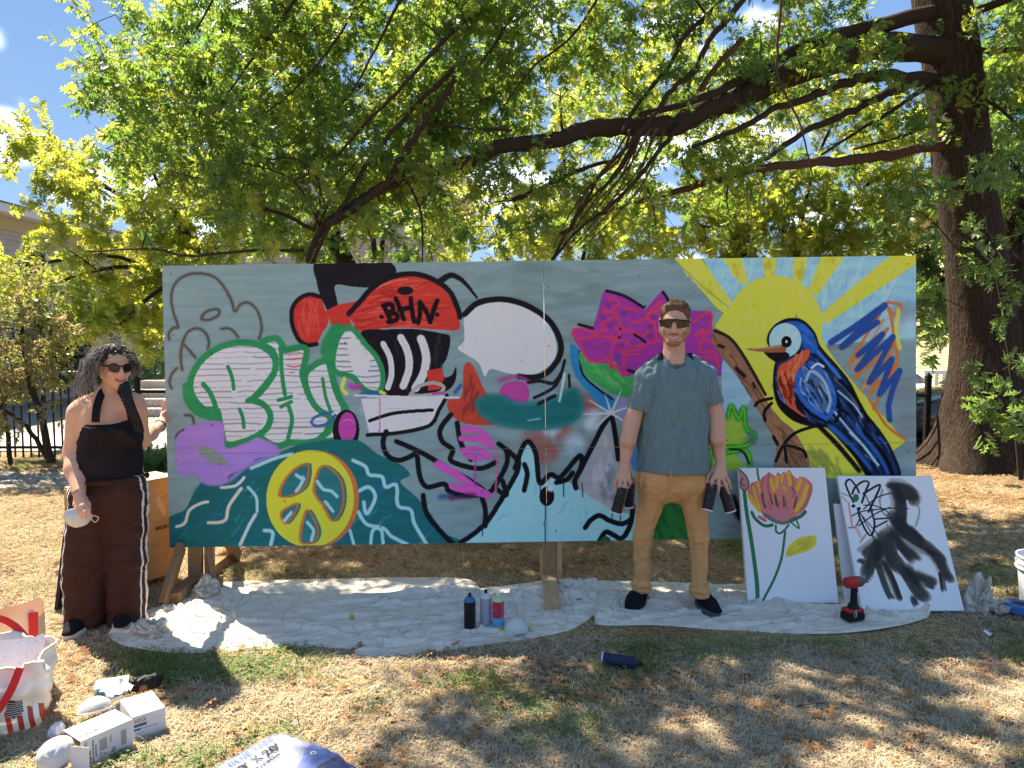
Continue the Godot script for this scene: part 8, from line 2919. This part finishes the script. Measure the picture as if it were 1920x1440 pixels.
	mb.grid(10, 10, func(u, v):
		var p: Vector3 = pillow.call(lerpf(0.5, 0.86, u) , lerpf(0.05, 0.05 + 0.52 * u, v), true)
		return p + Vector3(0, 0.007, 0))
	obj("folded_corner", mb.mesh(true), plain(0.07, 0.13, 0.42, 0.4), lab)
	for q in [["10' X 20'", 0.042, Vector3(-0.075, 0.125, -0.03), M.print_dark], ["BLUE TARP", 0.030, Vector3(-0.135, 0.122, -0.06), plain(0.10, 0.16, 0.45, 0.5)], ["8 x 8 WEAVE", 0.014, Vector3(-0.025, 0.126, -0.04), M.print_dark]]:
		o = obj("lettering", letters(q[0], q[1]), q[3], lab)
		o.transform = Transform3D(Basis(Vector3.UP, PI / 2) * Basis(Vector3.RIGHT, -PI / 2), q[2])
	mb = MB.new()
	mb.lathe([Vector2(0.006, 0.0), Vector2(0.011, 0.0), Vector2(0.011, 0.003), Vector2(0.006, 0.003)], 16, Transform3D(Basis(), Vector3(0.075, 0.1225, -0.16)))
	obj("eyelet", mb.mesh(true), M.white_plastic, lab)
	mb = MB.new()
	mb.grid(40, 32, func(u, v):
		var p: Vector3 = pillow.call(u, v, true)
		var k := 1.03
		return Vector3(p.x * k, p.y + 0.010 + 0.004 * crinkle.get_noise_2d(p.x * 2.0, p.z * 2.0 + 9.0), p.z * k))
	var film := StandardMaterial3D.new()
	film.albedo_color = Color(1, 1, 1, 0.08)
	film.transparency = BaseMaterial3D.TRANSPARENCY_ALPHA
	film.roughness = 0.12
	obj("clear_wrap", mb.mesh(true), film, t)

# ================================================================ grass
func blade_clump(r: RandomNumberGenerator, n: int, tall: float, spread: float, wide: float, flop: float) -> ArrayMesh:
	var mb := MB.new()
	for i in n:
		var a := r.randf() * TAU
		var p := Vector3(r.randf_range(-1, 1), 0, r.randf_range(-1, 1)) * spread
		var lean := Vector3(cos(a), 0, sin(a)) * flop * r.randf_range(0.4, 1.3)
		var h := tall * r.randf_range(0.5, 1.2)
		var s := Vector3(-sin(a), 0, cos(a)) * wide
		var m := p + lean * h * 0.4 + Vector3(0, h * 0.6, 0)
		var e := p + lean * h * 1.2 + Vector3(0, h * (1.0 - 0.35 * flop), 0)
		var i0 := mb.add(p - s)
		mb.add(p + s)
		mb.add(m + s * 0.8)
		mb.add(m - s * 0.8)
		mb.add(e)
		mb.tri(i0, i0 + 1, i0 + 2)
		mb.tri(i0, i0 + 2, i0 + 3)
		mb.tri(i0 + 3, i0 + 2, i0 + 4)
	return mb.mesh(false)

func clover_clump(r: RandomNumberGenerator) -> ArrayMesh:
	var mb := MB.new()
	for i in 7:
		var p := Vector3(r.randf_range(-0.05, 0.05), r.randf_range(0.012, 0.035), r.randf_range(-0.05, 0.05))
		var a0 := r.randf() * TAU
		for k in 3:
			var a := a0 + TAU * k / 3
			var d := Vector3(cos(a), r.randf_range(-0.1, 0.25), sin(a)) * 0.0065
			var s := Vector3(-sin(a), 0.1, cos(a)) * 0.004
			mb.quad(p, p + d * 0.6 - s, p + d * 1.3, p + d * 0.6 + s)
	return mb.mesh(false)

func dead_leaf(r: RandomNumberGenerator) -> ArrayMesh:
	var mb := MB.new()
	for i in 3:
		var p := Vector3(r.randf_range(-0.06, 0.06), 0.012, r.randf_range(-0.06, 0.06))
		var b := Basis(Vector3.UP, r.randf() * TAU) * Basis(Vector3.RIGHT, -1.4 + r.randf_range(-0.25, 0.35))
		oak_leaf(mb, Transform3D(b, p), r.randf_range(0.035, 0.065))
	return mb.mesh(false)

func build_grass():
	var r := RandomNumberGenerator.new()
	r.seed = 404
	var straw := [[], [], []]
	var green := [[], []]
	var clover := []
	var litter := [[], []]
	var cloth_front := on_ground(700, 1238).z
	for i in 150000:
		var d := 1.9 + 8.2 * pow(r.randf(), 1.5)
		var x := r.randf_range(-0.80, 0.80) * (d + 0.3)
		var z := -d
		if z < -3.85 and z > -4.75 and x > -2.05 and x < 2.55 and r.randf() > 0.02:
			continue   # mostly under the cloths
		var hidden := false
		for o in covered:
			hidden = hidden or Geometry2D.is_point_in_polygon(Vector2(x, z), o)
		if hidden:
			continue
		var g := greenness(x, z)
		var b := bare(x, z)
		var f := r.randf()
		var s := r.randf_range(0.7, 1.35)
		var xf := Transform3D(Basis(Vector3.UP, r.randf() * TAU).scaled(Vector3(s, s * r.randf_range(0.7, 1.2), s)), Vector3(x, height(x, z) - 0.002, z))
		if f < g * 0.6:
			if r.randf() < 0.45:
				clover.append(xf)
			else:
				green[i % 2].append(xf)
		elif f < 0.93 - b * 0.72:
			straw[i % 3].append(xf)
		elif f > 0.985 and litter[0].size() + litter[1].size() < 4000:
			litter[i % 2].append(xf)
	var t := thing("grass", "dry straw coloured lawn with green tufts and clover in patches", "grass")
	t.set_meta("kind", "stuff")
	var tones := [plain(0.47, 0.385, 0.26, 0.9), plain(0.33, 0.26, 0.17, 0.9), plain(0.57, 0.485, 0.345, 0.9)]
	for k in 3:
		many("straw_blades", blade_clump(r, 7, 0.026, 0.035, 0.0012, 1.3), tones[k], straw[k], t)
	for k in 2:
		var m: StandardMaterial3D = [plain(0.10, 0.155, 0.04, 0.6), plain(0.16, 0.19, 0.06, 0.6)][k]
		m.backlight_enabled = true
		m.backlight = lin(0.2, 0.28, 0.05)
		many("green_blades", blade_clump(r, 8, 0.050, 0.03, 0.0016, 0.7), m, green[k], t)
	var cm := plain(0.085, 0.15, 0.045, 0.6)
	many("clover", clover_clump(r), cm, clover, t)
	for k in 2:
		many("dead_leaves", dead_leaf(r), plain(0.24, 0.13, 0.06, 0.8) if k == 0 else plain(0.36, 0.22, 0.11, 0.8), litter[k], t)
	# sticks on the bare ground
	for q in [[1060, 1310, 0.16, 0.3, "long thin dry stick on the lawn below the lying spray can"], [320, 1283, 0.14, 0.2, "thin dry stick on the lawn right of the black goggles"], [870, 1285, 0.11, -0.5, "short dry stick on the lawn below the standing spray cans"], [1350, 1250, 0.12, 0.8, "dry stick on the lawn below the shoes in khaki trousers"], [560, 1360, 0.09, 1.2, "shortest dry stick on the lawn above the blue tarpaulin"], [1520, 1330, 0.13, -0.2, "dry stick on the lawn below the flower painting"]]:
		var p := on_ground(q[0], q[1])
		var dv = Vector3(cos(q[3]), 0, sin(q[3])) * q[2]
		var mb := MB.new()
		mb.tube(curve([p - dv * 0.5 + Vector3(0, 0.02, 0), p + Vector3(0, 0.03, 0.01), p + dv * 0.5 + Vector3(0, 0.022, 0)], 4), [0.0035, 0.003, 0.002], 5)
		var o := obj("stick", mb.mesh(true), M.dead_wood)
		tag(o, q[4], "stick", "fallen sticks on the lawn")
